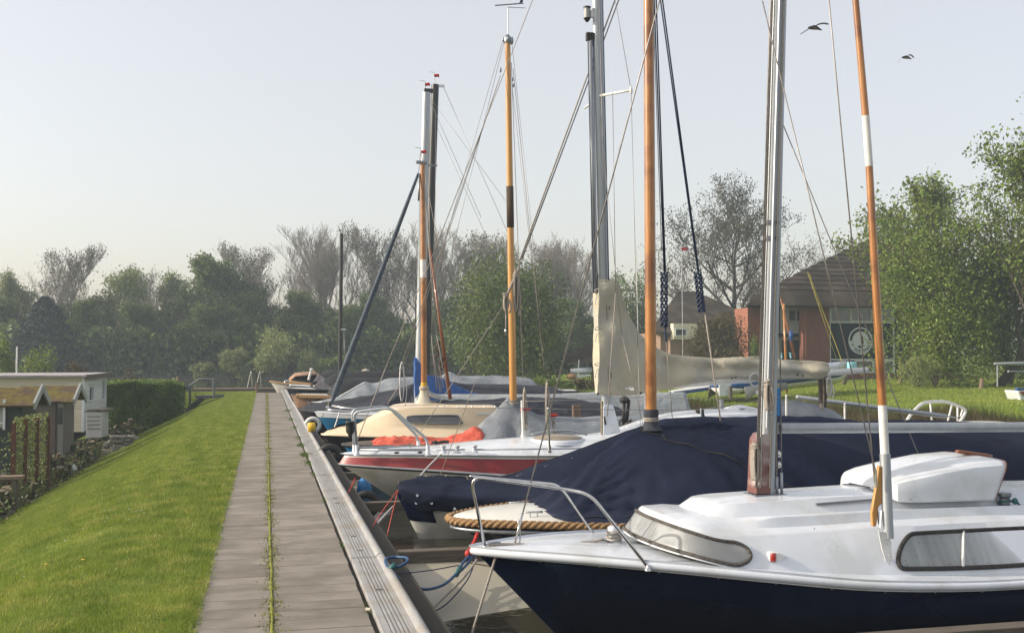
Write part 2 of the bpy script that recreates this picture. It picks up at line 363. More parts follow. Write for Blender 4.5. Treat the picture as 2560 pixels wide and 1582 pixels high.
def sinterp(x, pts):
    """smooth (Catmull-Rom) interpolation through pts"""
    n = len(pts)
    if x <= pts[0][0]: return pts[0][1]
    if x >= pts[-1][0]: return pts[-1][1]
    for i in range(n - 1):
        if x <= pts[i + 1][0]:
            x0, y0 = pts[i]; x1, y1 = pts[i + 1]; t = (x - x0) / (x1 - x0)
            m0 = (y1 - pts[i - 1][1]) / (x1 - pts[i - 1][0]) if i > 0 else (y1 - y0) / (x1 - x0)
            m1 = (pts[i + 2][1] - y0) / (pts[i + 2][0] - x0) if i + 2 < n else (y1 - y0) / (x1 - x0)
            h = x1 - x0; t2 = t * t; t3 = t2 * t
            return (2 * t3 - 3 * t2 + 1) * y0 + (t3 - 2 * t2 + t) * h * m0 + (-2 * t3 + 3 * t2) * y1 + (t3 - t2) * h * m1
ZW = -.345
# ------------------------------------------------------------------ setting
def sag(a, b, d, n=12):
    a = Vector(a); b = Vector(b)
    return [a.lerp(b, i / (n - 1)) - Vector((0, 0, d * 4 * (i / (n - 1)) * (1 - i / (n - 1)))) for i in range(n)]
DOCK_END = 47.8
# water (bounded by the dike on the left), far ground, right bank
def bank_x(y):      # the right-hand shore line
    return sinterp(y, [(-30, 30), (5, 27), (14, 24.5), (25.5, 20.7), (31, 16.5), (36.4, 13.2), (46, 12.4), (59, 12.2), (70, 12.5), (80, 16), (88, 22)])
m = MB(); m.add([(.8, -25, ZW), (60, -25, ZW), (60, 49.4, ZW), (.8, 49.4, ZW)], [(0, 1, 2, 3)])
m.add([(-160, 49.4, ZW), (60, 49.4, ZW), (60, 100, ZW), (-160, 100, ZW)], [(0, 1, 2, 3)])
tag(m.build('water', 'water'), kind='structure')
m = MB(); rows = []
for i in range(70):
    y = -25 + i * 1.7; x0 = bank_x(y); row = []
    for k, (dx, z) in enumerate([(0, ZW - .25), (.35, -.32), (.9, -.16), (2.2, -.10), (6, -.03), (14, .02), (40, .05), (120, .0), (700, -.1)]):
        row.append((x0 + dx, y + (0 if dx < 100 else 0), z + .05 * nz(x0 + dx, y * .3, 2) * (1 if .5 < dx < 50 else 0)))
    rows.append(row)
m.grid(rows); tag(m.build('right_bank', 'far_lawn', smooth=True), kind='structure')
m = MB(); m.box((0, 700 + 96, -1.2), (2400, 1400, 2.2)); m.v = [(a, b, c + (-.25 if b < 100 and c > -1 else 0)) for a, b, c in m.v]
tag(m.build('far_ground', 'far_lawn'), kind='structure')
# dike with lawn and lower garden ground on the left
def hfun(x, y):
    d = min(-.45 - x, 49.3 - y)
    z = sinterp(d, [(0, 0), (.5, -.005), (1.15, -.06), (1.9, -.30), (3.2, -.92), (4.35, -1.40), (5.2, -1.47), (60, -1.5)])
    return z
xs = list(np.concatenate([np.linspace(-.44, -6, 34), np.linspace(-6.8, -30, 18), np.linspace(-36, -160, 12)]))
ys = list(np.concatenate([np.linspace(-25, 3, 10), np.linspace(4, 44, 60), np.linspace(44.4, 49.3, 16)]))
rows = [[(x, y, hfun(x, y) + (.03 * nz(x * .9, y * .7, 5) + .018 * nz(x * 3, y * 2.5, 1)) * min(1, (-.44 - x) * 1.5)) for x in xs] for y in ys]
m = MB(); m.grid(rows); dike = m.build('lawn_bank', 'lawn', smooth=True); tag(dike, kind='structure')
m = MB(); m.box((-80, 49.36, -.3), (160, .1, .62)); tag(m.build('bank_edge_board', 'weathered_wood'), kind='structure')
# bare soil and gravel at the foot of the slope
m = MB(); rows = []
for i in range(60):
    y = 8 + i * .68
    rows.append([(-x + .12 * nz(y, 3), y, hfun(-x, y) + .018 + (.05 if 0 < k < 4 else 0) * (.5 + nz(x * 2, y * 2))) for k, x in enumerate((4.75, 5.0, 5.4, 5.9, 6.4, 6.6))])
m.grid(rows); tag(m.build('soil_bed', 'earth', smooth=True), kind='structure')
m = MB(); m.add([(-6.4, 27, -1.455), (-6.4, 34.5, -1.455), (-10, 34.5, -1.455), (-12.5, 27, -1.455)], [(0, 1, 2, 3)]); tag(m.build('garden_path', 'gravel_path'), kind='structure')

# walkway: bed + two columns of slabs with recessed joints
m = MB(); m.box((.32, DOCK_END / 2 - 5, -.06), (1.62, DOCK_END + 10, .08)); m.box((.93, DOCK_END / 2 - 5, -.38), (.09, DOCK_END + 10, .58))
walk = m.build('walkway', 'slab_bed'); tag(walk, kind='structure')
y = 3.9; rr = random.Random(3); shared = {}
def slab_mesh(wd, dp, k):
    key = (wd, k)
    if key not in shared:
        b = MB(); e = .0045; hx, hy = wd / 2, dp / 2
        b.add([(-hx, -hy, -.03), (hx, -hy, -.03), (hx, hy, -.03), (-hx, hy, -.03),
               (-hx, -hy, 0 - e), (hx, -hy, -e), (hx, hy, -e), (-hx, hy, -e),
               (-hx + e, -hy + e, 0), (hx - e, -hy + e, 0), (hx - e, hy - e, .002 * k), (-hx + e, hy - e, 0)],
              [(0, 1, 5, 4), (1, 2, 6, 5), (2, 3, 7, 6), (3, 0, 4, 7), (4, 5, 9, 8), (5, 6, 10, 9), (6, 7, 11, 10), (7, 4, 8, 11), (8, 9, 10, 11)])
        o = b.build('slab_src', 'slab'); shared[key] = o.data; bpy.data.objects.remove(o)
    return shared[key]
rest = MB(); cnt_ = 0
for cx, wd in ((-.205, .495), (.365, .605)):
    y = 3.7 + (.11 if cx > 0 else 0); dp = .240; cnt_ = 0
    while y < DOCK_END - .3:
        k = rr.randrange(3)
        if cnt_ < 150:
            o = bpy.data.objects.new('slab', slab_mesh(wd, dp, k)); COL.objects.link(o); o.parent = walk
            o.location = (cx + rr.uniform(-.004, .004), y + dp / 2, .004 + rr.uniform(-.0015, .0015)); o.rotation_euler = (rr.uniform(-.0014, .0014), rr.uniform(-.002, .002), rr.uniform(-.004, .004))
        else: rest.box((cx, y + dp / 2, -.011), (wd, dp, .03))
        cnt_ += 1; y += dp + rr.choice((.004, .005, .007, .010))
tag(rest.build('slabs', 'slab', walk), kind='stuff')
# moss seam
def tufts(name, pts, hgt, wid, per, m_, parent=None, lean=1.0, seed=1, label=None, cat=None, group=None, kind='stuff'):
    r = np.random.RandomState(seed); P = np.repeat(np.array(pts, dtype=float), per, axis=0); n = len(P)
    a = r.uniform(0, 2 * pi, n); h = hgt * r.uniform(.5, 1.2, n); l = r.uniform(0, lean, n) * h
    off = r.normal(0, wid * 3, (n, 2)); P[:, 0] += off[:, 0]; P[:, 1] += off[:, 1]
    d = np.stack([np.cos(a), np.sin(a)], 1); s = np.stack([-d[:, 1], d[:, 0]], 1) * wid / 2
    V = np.zeros((n, 3, 3)); V[:, 0, :2] = P[:, :2] - s; V[:, 1, :2] = P[:, :2] + s; V[:, 2, :2] = P[:, :2] + d * l[:, None]
    V[:, 0, 2] = V[:, 1, 2] = P[:, 2]; V[:, 2, 2] = P[:, 2] + h
    o = np_mesh(name, V.reshape(-1, 3), np.arange(n * 3).reshape(-1, 3), m_, parent)
    tag(o, label, cat, group, kind); return o
pts = []
for i in range(2600):
    y = 3.7 + 44 * rr.random() ** 1.25
    if nz(y * 1.7, 4) + .45 > rr.random() * .6: pts.append((.052 + rr.gauss(0, .006 + .010 * abs(nz(y * 3, 9))), y, .0))
b = MB(); rows = []
for i in range(1400):
    y = 3.7 + 44 * i / 1399; k_ = max(.002, .011 + .014 * nz(y * 2.1, 3) + .012 * nz(y * 9, 6)); c_ = .052 + .010 * nz(y * 1.5, 12) + .006 * nz(y * 12, 2); rows.append([(c_ - k_, y, .004), (c_ - k_ * .5, y, .010), (c_ + k_ * .6, y, .010), (c_ + k_, y, .004)])
b.grid(rows); tag(b.build('moss_strip', 'moss', smooth=True), kind='stuff')
tufts('moss_seam', pts, .014, .012, 7, 'moss', lean=1.5, seed=2)
pts = []
for i in range(360):
    y = 3.7 + 40 * rr.random()
    if nz(y * 1.3, 40) > .02: pts.append((.052 + rr.gauss(0, .014), round((y - 3.7) / .4) * .4 + 3.7 + rr.gauss(0, .006), .0))
tufts('moss_tuft', pts, .020, .012, 7, 'moss', lean=1.5, seed=12)
# edge weeds between walkway and edge strip
for i, (yy, n_, s_) in enumerate([(12.2, 10, .5), (14.8, 22, .7), (16.4, 34, .9), (17.7, 55, 1.1), (19.6, 40, 1.0), (21.4, 26, .9), (24.5, 30, 1.0), (27.5, 26, 1.1), (31.8, 36, 1.2), (7.0, 12, .4), (9.3, 12, .4)]):
    pts = [(.675 + rr.gauss(0, .02 * s_), yy + rr.gauss(0, .22 * s_), 0) for _ in range(n_)]
    o = tufts('weed_tuft', pts, .042 * s_, .013 * s_, 5, 'weed', lean=1.6, seed=20 + i)
    o['label'] = 'weeds sprouting along the joint beside the edge strip'
# edge strip sections (ridged profile with rounded nose)
prof = []
x = .69
prof += [(.70, -.03), (.70, .022), (.705, .026), (.742, .026)]
for k in range(5):
    x = .752 + k * .026
    prof += [(x, .026), (x + .003, .017), (x + .009, .017), (x + .012, .026), (x + .0235, .026)]
prof += [(.905, .027)]
for k in range(7):
    a = pi * .5 + pi * .62 - pi * 1.15 * k / 6 if False else pi * .75 - k * pi * 1.1 / 6
    prof.append((.945 + .034 * cos(a), .022 + .034 * sin(a)))
prof += [(.90, -.03), (.78, -.03)]
y = 2.6; k = 0
while y < DOCK_END + .2:
    L_ = 3.0; dz = rr.uniform(-.002, .003); dx = rr.uniform(-.003, .003); b = MB(); rows = []
    for j in range(9):
        yy = y + .004 + (L_ - .008) * j / 8
        wv = .004 * nz(yy * .7, 8)
        rows.append([(px_ + dx + wv, yy, pz + dz + (.002 * nz(yy, px_ * 9) if pz > 0 else 0)) for px_, pz in prof])
    b.grid(rows); b.add(rows[0], [tuple(range(len(prof) - 1, -1, -1))]); b.build('edge_strip', 'dock_edge', walk, smooth=True, angle=.6); y += L_; k += 1
# cleat-like clips on the strip
for yy in (6.1, 7.4, 8.9, 9.6, 11.8, 12.2, 14.6, 16.7, 20.2):
    b = MB(); b.box((.80, yy, .031), (.05, .014, .006)); b.build('clip', 'alu_dark', walk)
b = MB(); b.tube([(.662, 6.92, .012), (.69, 6.90, .012)], .011, 8); tag(b.build('cigarette_stub', 'white_cloth', origin=(.67, 6.9, .01)), 'pale cigarette stub lying on the slabs against the edge strip', 'litter')
b = MB(); b.tube([(.62, 6.05, .008), (.665, 5.88, .008)], .004, 5); tag(b.build('twig', 'log_end', origin=(.64, 5.9, .01)), 'thin pale twig lying on the slabs near the edge strip', 'twig')
# grass on the lawn: blades, denser near the camera
def blades(name, n, x0, x1, y0, y1, hgt, wid, m_, seed, zf, power=1.0, keep=None, lean=.8):
    r = np.random.RandomState(seed); Y = y0 + (y1 - y0) * r.rand(n) ** power; X = r.uniform(x0, x1, n)
    if keep is not None:
        k = keep(X, Y); X, Y = X[k], Y[k]
    n = len(X); Z = zf(X, Y); s = np.clip(Y / 9.0, .8, 4.0)
    a = r.uniform(0, 2 * pi, n); h = hgt * r.uniform(.5, 1.3, n) * np.clip(s, 1, 1.5); l = r.uniform(0, lean, n) * h
    d = np.stack([np.cos(a), np.sin(a)], 1); sd_ = np.stack([-d[:, 1], d[:, 0]], 1) * (wid * s / 2)[:, None]
    V = np.zeros((n, 3, 3)); P = np.stack([X, Y], 1)
    V[:, 0, :2] = P - sd_; V[:, 1, :2] = P + sd_; V[:, 2, :2] = P + d * l[:, None]
    V[:, 0, 2] = V[:, 1, 2] = Z - .004; V[:, 2, 2] = Z + h
    o = np_mesh(name, V.reshape(-1, 3), np.arange(n * 3).reshape(-1, 3), m_); tag(o, kind='stuff'); return o
kd = [(0, 0), (.5, -.005), (1.15, -.06), (1.9, -.30), (3.2, -.92), (4.35, -1.40), (5.2, -1.47), (60, -1.5)]
TX = np.linspace(0, 8, 200); TZ = np.array([sinterp(t, kd) for t in TX])
def lawn_z(X, Y): return np.interp(np.minimum(-.45 - X, 49.3 - Y), TX, TZ)
def vis(X, Y): return (X > -.2325 * Y - .35) & (X > -4.75 + .1 * np.sin(Y * 3)) & (X < -.44)
blades('lawn_grass', 620000, -4.9, -.44, 6.0, 49, .030, .0058, 'grass_blade', 5, lawn_z, power=1.55, keep=vis)
# ragged fringe over the slabs
r = np.random.RandomState(9); n = 26000; Y = 5 + 42 * r.rand(n) ** 1.4
fr = np.array([.030 * (1 + .9 * nz(t * 1.3, 2) + .6 * nz(t * 5, 7)) for t in np.linspace(5, 47, 800)])
X = -.46 + np.interp(Y, np.linspace(5, 47, 800), fr) * 1.0 * r.rand(n) ** .6
pts = np.stack([X, Y, np.zeros(n)], 1); tufts('lawn_fringe', pts, .030, .007, 1, 'grass_blade', lean=1.8, seed=31)
# small dandelions on the lawn
r = random.Random(5); b = MB()
for i in range(14):
    y = 9 + 16 * r.random(); x = -1.2 - r.random() * min(3.2, .2 * y - .6); c = (x, y, hfun(x, y) + .035)
    b.lathe(c, [(.001, .004), (.014, .003), (.016, 0), (.002, -.006)], 6)
tag(b.build('dandelion_flowers', 'yellow'), kind='stuff')
b = MB()
for i in range(150):
    cx0, cy0 = [(-1.0, 24), (-1.1, 16), (-2.0, 30), (-3.6, 26), (-1.6, 12)][i % 5]; x = cx0 + r.gauss(0, .25); y = cy0 + r.gauss(0, .9); c = (x, y, hfun(x, y) + .03)
    b.lathe(c, [(.001, .003), (.009, .002), (.001, -.004)], 5)
tag(b.build('daisies', 'white_metal'), kind='stuff')
pts = []
for i in range(900):
    y = 7 + 20 * r.random() ** 1.3; x = -.6 - r.random() * min(3.8, .23 * y)
    if nz(x * 1.1, y * .8, 7) > .12: pts.append((x, y, hfun(x, y)))
tufts('lawn_weeds', pts, .036, .014, 6, 'grass_blade', lean=1.9, seed=61)
# far lawn grass on the right bank and reeds at the water's edge
BY = np.linspace(-25, 88, 300); BX = np.array([bank_x(t) for t in BY])
def rz_(X, Y):
    d = X - np.interp(Y, BY, BX); return np.interp(d, [0, .35, .9, 2.2, 6, 14, 40], [-.5, -.32, -.16, -.10, -.03, .02, .05])
def vis2(X, Y):
    d = X - np.interp(Y, BY, BX); return (d > .4) & (X < Y * .86 + 6)
blades('bank_grass', 150000, 12, 52, 20, 66, .055, .006, 'grass_blade', 15, rz_, keep=vis2, lean=1.0)
r = np.random.RandomState(77); n = 52000; Y = r.uniform(18, 74, n); d = np.abs(r.normal(0, .38, n)) - .05
X = np.interp(Y, BY, BX) + d + .25 * np.sin(Y * .9); Z = np.maximum(rz_(X, Y), ZW)
a = r.uniform(0, 2 * pi, n); h = r.uniform(.15, .48, n) * (1 + .4 * np.sin(Y * 1.7)); l = r.uniform(0, .5, n) * h
dd = np.stack([np.cos(a), np.sin(a)], 1); ss = np.stack([np.ones(n) * .97, -np.ones(n) * .23], 1) * .012
V = np.zeros((n, 3, 3)); P = np.stack([X, Y], 1); V[:, 0, :2] = P - ss; V[:, 1, :2] = P + ss; V[:, 2, :2] = P + dd * l[:, None]
V[:, 0, 2] = V[:, 1, 2] = Z; V[:, 2, 2] = Z + h
k = r.rand(n) < .68
o = np_mesh('reeds', V[k].reshape(-1, 3), np.arange(k.sum() * 3).reshape(-1, 3), 'reed'); tag(o, kind='stuff')
o = np_mesh('bank_plants', V[~k].reshape(-1, 3) + np.array([.25, 0, .05]), np.arange((~k).sum() * 3).reshape(-1, 3), 'weed'); tag(o, kind='stuff')

# mooring beams between the boats
for i, (yy, x0, x1, z, lab) in enumerate([
    (5.72, .98, 9, -.03, 'grey timber beam crossing in front of the navy hulled yacht'),
    (9.12, .98, 1.95, -.03, 'grey timber beam ending at the bow with the rope fender'),
    (12.42, .98, 1.75, -.06, 'timber beam between the navy covered boat and the red banded yacht'),
    (15.6, .98, 2.0, -.06, 'timber beam just behind the bow of the red banded yacht'),
    (18.75, .98, 1.9, -.07, 'timber beam in front of the cream cabin yacht bow'),
    (21.9, .98, 2.6, -.07, 'short timber beam before the light blue hull')]):
    root = empty('mooring_beam', (.98, yy, z), lab, 'beam', 'timber beams between the berths')
    b = MB(); b.box(((x0 + x1) / 2, yy, z - .055), (x1 - x0, .13, .11)); b.build('beam', 'weathered_wood', root, bev=.008)
# pontoon at the far end, ladder rails and posts
b = MB(); root = empty('pontoon', (-1, 58, 0), 'long low timber pontoon on the water beyond the walkway', 'pontoon')
for k in range(26):
    b = MB(); b.box((-3.6 + k * .3, 58, -.14), (.285, 1.1, .05)); b.build('plank', 'post_wood', root)
b = MB(); b.box((.1, 57.55, -.23), (7.8, .12, .12)); b.box((.1, 58.45, -.23), (7.8, .12, .12)); b.build('beam', 'weathered_wood', root)
for cx, lab in ((599, 'left of the two ladder rails on the far pontoon'), (620, 'right of the two ladder rails on the far pontoon')):
    p = dt(cx, 925, Y=57.7); root = empty('ladder_rail', (p.x, 57.7, -.12), lab, 'ladder', 'ladder rails on the pontoon')
    b = MB(); b.tube([(p.x - .18, 57.7, -.12), (p.x, 57.7, .72), (p.x + .04, 57.7, .75), (p.x + .1, 57.7, -.3)], .022, 6); b.build('rail', 'steel', root)
    b = MB(); b.ball((p.x + .02, 57.7, .76), .05, 8); b.build('knob', 'white_metal', root)
for (x_, yb, yt, Y_, wd, lab) in ((613, 929, 913, 49.0, .11, 'short pale post at the water edge beside the walkway end'), (425, 932, 900, 49.0, .16, 'taller mooring post behind the end of the hedge')):
    p = dt(x_, yb, Y=Y_); q = dt(x_, yt, Y=Y_)
    b = MB(); b.tube([(p.x, Y_, -.3), (p.x, Y_, q.z)], [wd * .5, wd * .45], 8); b.build('mooring_post', 'post_wood', origin=(p.x, Y_, -.3)); tag(bpy.data.objects[-1] if False else COL.objects[-1], lab, 'post')
# steps with handrail down the dike
root = empty('steps_with_handrail', (-2.2, 45, -.2), 'grey steps with a metal handrail going down the grass bank', 'steps')
A = dt(512, 946, Y=44.2); Bp = dt(485, 948, Y=44.6); Cc = dt(428, 995, Y=46.3)
b = MB(); b.bar((A.x + .1, A.y, A.z - .02), Bp, 1.0, .12); b.build('landing', 'rail_grey', root)
n = 9
for i in range(n):
    p = Bp.lerp(Cc, (i + .5) / n); b = MB(); b.box((p.x, p.y, p.z - .03), (abs(Bp.x - Cc.x) / n + .05, 1.0, .05)); b.build('step', 'rail_grey', root)
b = MB(); b.bar(Bp - Vector((0, .5, .04)), Cc - Vector((0, .5, .04)), .05, .22); b.bar(Bp + Vector((0, .5, -.04)), Cc + Vector((0, .5, -.04)), .05, .22); b.build('stringer', 'rail_grey', root)
t1 = dt(515, 906, Y=43.8); t2 = dt(478, 905, Y=44.0); t3 = dt(400, 955, Y=45.9)
b = MB(); b.tube([t1, t2, t3], .035, 8); b.build('handrail', 'rail_grey', root)
for (x_, y0_, y1_, Y_) in ((511, 905, 948, 43.8), (454, 925, 975, 44.6)):
    b = MB(); b.tube([dt(x_, y0_, Y=Y_), dt(x_, y1_, Y=Y_)], .045, 8); b.build('post', 'rail_grey', root)
# ------------------------------------------------------------------ boat helpers
def c3(x, y, **k): return at(800 + x / 2.217, 900 + y / 2.217, **k)
def c4(x, y, **k): return at(1100 + x / 2.393, 950 + y / 2.393, **k)
def c5(x, y, **k): return at(1760 + x / 2.3925, 950 + y / 2.3925, **k)
class Hull:
    def __init__(s, xb, yc, L, B, zs, rake=.5, tm=.5, e=.8, stern=.8, draft=.3, nb=1.15, nm=2.6, zk0=-.1, kf=None):
        s.kf = kf
        s.xb, s.yc, s.L, s.B, s.zs, s.rake, s.tm, s.e, s.stern, s.draft, s.nb, s.nm, s.zk0 = xb, yc, L, B, zs, rake, tm, e, stern, draft, nb, nm, zk0
    def half(s, t):
        if t < s.tm: return s.B / 2 * sin(pi / 2 * t / s.tm) ** s.e if t > 0 else 0
        return s.B / 2 * (1 - (1 - s.stern) * ((t - s.tm) / (1 - s.tm)) ** 2)
    def zsh(s, t): return sinterp(t, s.zs)
    def P(s, t, q, sd):
        b = s.half(t); z0 = s.zsh(t); zk = ZW + s.zk0 + (-s.draft - s.zk0) * min(1, t * 3)
        n = s.nb + (s.nm - s.nb) * min(1, t / .45)
        if s.kf:
            k = s.kf(t)
            if q <= k: f = 1 - max(0, q / k) if k else 0; return Vector((s.xb + t * s.L + .07 * f * max(0, 1 - t * 4), s.yc + sd * b * (1 - .05 * f), z0 + (zk - z0) * q))
            qq = (q - k) / (1 - k); return Vector((s.xb + t * s.L + s.rake * qq * max(0, 1 - t * 1.6) ** 2, s.yc + sd * b * (1 - qq ** n), z0 + (zk - z0) * q))
        return Vector((s.xb + t * s.L + s.rake * q * max(0, 1 - t * 1.6) ** 2, s.yc + sd * b * (1 - max(0, q) ** n), z0 + (zk - z0) * q))
    def tx(s, x): return max(0, min(1, (x - s.xb) / s.L))
    def ts(s, n, p=1.5): return [(i / (n - 1)) ** p for i in range(n)]
    def shell(s, q0, q1, off, nt_=40, nq=9, t0=0, t1=1, both=True):
        b = MB()
        for sd in ((-1, 1) if both else (-1,)):
            rows = []
            for t in s.ts(nt_):
                t = t0 + (t1 - t0) * t
                r_ = []
                for j in range(nq):
                    p = s.P(t, q0 + (q1 - q0) * j / (nq - 1), sd)
                    r_.append(p + Vector((-off * max(0, 1 - t * 8), sd * off * min(1, t * 8 + .15), 0)))
                rows.append(r_ if sd < 0 else r_[::-1])
            b.grid(rows)
        if t1 >= 1 and q0 == 0:
            pr = [s.P(1, q1 * j / (nq - 1), -1) for j in range(nq)] + [s.P(1, q1 * j / (nq - 1), 1) for j in range(nq - 1, -1, -1)]
            b.poly(pr)
        return b
    def strake(s, fa, fb, off, nt_=50, nq=5):
        b = MB()
        for sd in (-1, 1):
            rows = []
            for t in s.ts(nt_):
                a_, c_ = fa(t), fb(t); r_ = []
                for j in range(nq):
                    p = s.P(t, a_ + (c_ - a_) * j / (nq - 1), sd); r_.append(p + Vector((-off * max(0, 1 - t * 8), sd * off * min(1, t * 8 + .15), 0)))
                rows.append(r_ if sd < 0 else r_[::-1])
            b.grid(rows)
        return b
    def sheer(s, sd, n=40, t0=0, t1=1, off=0, dz=0, q=0, p=1.5):
        return [s.P(t0 + (t1 - t0) * t, q, sd) + Vector((-off * max(0, 1 - t * 6), sd * off, dz)) for t in s.ts(n, p)]
    def rail(s, r, off=0, dz=0, q=0, n=10, oval=None, t1=1):
        a = s.sheer(-1, 40, 0, t1, off, dz, q); c = s.sheer(1, 40, 0, t1, off, dz, q)
        return MB().tube(a[::-1] + c[1:], r, n, oval=oval)
    def deck(s, camber=.04, inset=.0, dz=0, t0=0, t1=1, nt_=30, nw=9):
        rows = []
        for t in s.ts(nt_):
            t = t0 + (t1 - t0) * t; b_ = max(0, s.half(t) - inset)
            rows.append([(s.xb + t * s.L + (inset * .6 if t < .01 else 0), s.yc + b_ * (2 * j / (nw - 1) - 1), s.zsh(t) + dz + camber * (1 - (2 * j / (nw - 1) - 1) ** 2) * min(1, b_ / .4)) for j in range(nw)])
        return MB().grid(rows)
def catdeck(): pass
def stay_pts(p0, p1, ext=0): 
    d = p1 - p0; return [p0, p1 + d * ext]
def wire(parent, p0, p1, r, m_='wire', name='stay', sg=0, n=5):
    b = MB(); b.tube(sag(p0, p1, sg, 10) if sg else [p0, p1], r, n); return b.build(name, m_, parent, smooth=True)
def coil(parent, c, hgt, wid, r, m_, n=5, name='coiled_line', seed=1, sy=0):
    q = random.Random(seed); b = MB(); P = []
    for k in range(n):
        ph = q.uniform(-.25, .25)
        for j in range(12):
            a = 2 * pi * j / 12
            P.append(Vector(c) + Vector((wid * (.5 + .5 * sin(a / 1) * 0) * sin(a) * (1 + ph) * .5, (k - n / 2) * r * 1.4 + sy * sin(a), -hgt * .5 + hgt * .5 * cos(a) * (1 + ph * .4))))
    b.tube(cr(P, len(P) * 2), r, 6)
    top = Vector(c); b.tube(cr([top + Vector((.6 * wid * cos(a) * .5, r * 2.5 * sin(a) * n / 3, -hgt * .18 + r * 1.1 * a / 3)) for a in [i * .7 for i in range(20)]], 60), r, 6)
    b.tube(cr([top + Vector((.02, -r * 3, -hgt * .2)), top + Vector((wid * .6, -r * 3, -hgt * .7)), top + Vector((wid * .4, -r * 2, -hgt * 1.15))], 10), r, 6)
    return b.build(name, m_, parent, smooth=True)
def knot_tail(parent, p, L_, r, m_, name='line_tail', seed=1):
    q = random.Random(seed); b = MB(); p = Vector(p)
    for k in range(3):
        dx = q.uniform(-.03, .05)
        b.tube(cr([p, p + Vector((dx, 0, -L_ * .3)), p + Vector((-dx * .6, q.uniform(-.02, .02), -L_ * .6)), p + Vector((dx * 1.3, 0, -L_ * q.uniform(.8, 1)))], 12), r, 5)
    b.tube(cr([p + Vector((.022 * cos(a), .022 * sin(a), -.012 * a + .03)) for a in [i * .9 for i in range(12)]], 40), r, 5)
    return b.build(name, m_, parent, smooth=True)
def mast(parent, p0, p1, r0, r1, m_, name='mast', n=14, oval=None):
    b = MB(); b.tube([p0.lerp(p1, i / 8) for i in range(9)], [lerp(r0, r1, (i / 8) ** 1.5) for i in range(9)], n, oval=oval)
    return b.build(name, m_, parent, smooth=True, angle=1.0)
def up_to(p0, p1, z):
    """extend the line p0->p1 until height z"""
    return p0 + (p1 - p0) * ((z - p0.z) / (p1.z - p0.z))
def band(parent, p0, p1, a, b_, r, m_, name, n=14):
    MB_ = MB(); MB_.tube([p0.lerp(p1, a), p0.lerp(p1, b_)], r, n); return MB_.build(name, m_, parent, smooth=True, angle=1.0)
def cleat(parent, c, L_=.16, m_='steel', ax=(1, 0, 0), name='cleat', h=.05, r=.010):
    c = Vector(c); a = Vector(ax); b = MB(); b.tube([c - a * L_ / 2 + Vector((0, 0, h)), c + a * L_ / 2 + Vector((0, 0, h))], r, 8)
    for s_ in (-.2, .2): b.tube([c + a * L_ * s_, c + a * L_ * s_ + Vector((0, 0, h))], r * .8, 6)
    return b.build(name, m_, parent, smooth=True)
def stanchion(parent, p, h, r=.014, m_='steel', lean=0):
    b = MB(); b.tube([p, p + Vector((lean, 0, h))], r, 8); b.lathe(p, [(r * 2.2, 0), (r * 2.2, .02), (r * 1.4, .03), (r * 1.3, .09)], 10); b.ball(p + Vector((lean, 0, h)), r * 1.2, 8)
    return b.build('stanchion', m_, parent, smooth=True, angle=.8)
def cover(parent, rows_def, m_, name='cover', folds=0, apex=None, nw=33, shape=1.3, seed=0, sub=0, wr=.01, yc=0, flap=None, fold_k=15):
    """canvas cover lofted over stations (x, half width, edge z, ridge z, shape); folds radiate from apex=(x, z)."""
    n = 72; xs_ = [r_[0] for r_ in rows_def]; rows = []
    for i in range(n):
        x = xs_[0] + (xs_[-1] - xs_[0]) * i / (n - 1)
        hw = sinterp(x, [(r_[0], r_[1]) for r_ in rows_def]); ez = sinterp(x, [(r_[0], r_[2]) for r_ in rows_def])
        rz = sinterp(x, [(r_[0], r_[3]) for r_ in rows_def]); sh = sinterp(x, [(r_[0], r_[4]) for r_ in rows_def])
        row = []
        for j in range(nw):
            u = 2 * j / (nw - 1) - 1; a = abs(u)
            # a: 0 ridge .. 1 edge ; sh>1 round shoulders, sh<1 hollow
            yy = hw * (sin(a * pi / 2) if sh > 1.4 else a) if False else hw * (a if sh <= 1 else lerp(a, sin(a * pi / 2), min(1, sh - 1)))
            zz = ez + (rz - ez) * ((1 - a) ** (1 / sh) if sh < 1 else lerp(1 - a, cos(a * pi / 2), min(1, sh - 1)))
            d = 0
            if apex and folds:
                dx, dz = x - apex[0], (zz - apex[1]); dyy = yy
                ang = math.atan2(dx, dyy + .25); rr_ = sqrt(dx * dx + dyy * dyy)
                fk = sin(ang * fold_k + 1.5 * nz(ang * 3, seed)) ; fk = fk if fk > 0 else fk * .4
                d = folds * fk * min(1, rr_ * 1.4) * min(1, (1.02 - a) * 3 + .1) * (.4 + 1.2 * abs(nz(ang * 5, seed + 3)))
            d += wr * (nz(x * 3.1 + seed, u * 3, zz * 2) + .5 * nz(x * 9, u * 8, seed)) * 1.6
            hem = .012 * nz(x * 8, seed + 7) * (a > .97)
            sgn = -1 if u < 0 else 1
            row.append((x, yc + sgn * (yy + d * min(1, a * 2)), zz + d * (1 - a * .5) + hem))
        rows.append(row)
    b = MB(); b.grid(rows)
    if flap: # close the stern end
        b.poly(rows[-1])
    return b.build(name, m_, parent, smooth=True, solid=.006), rows
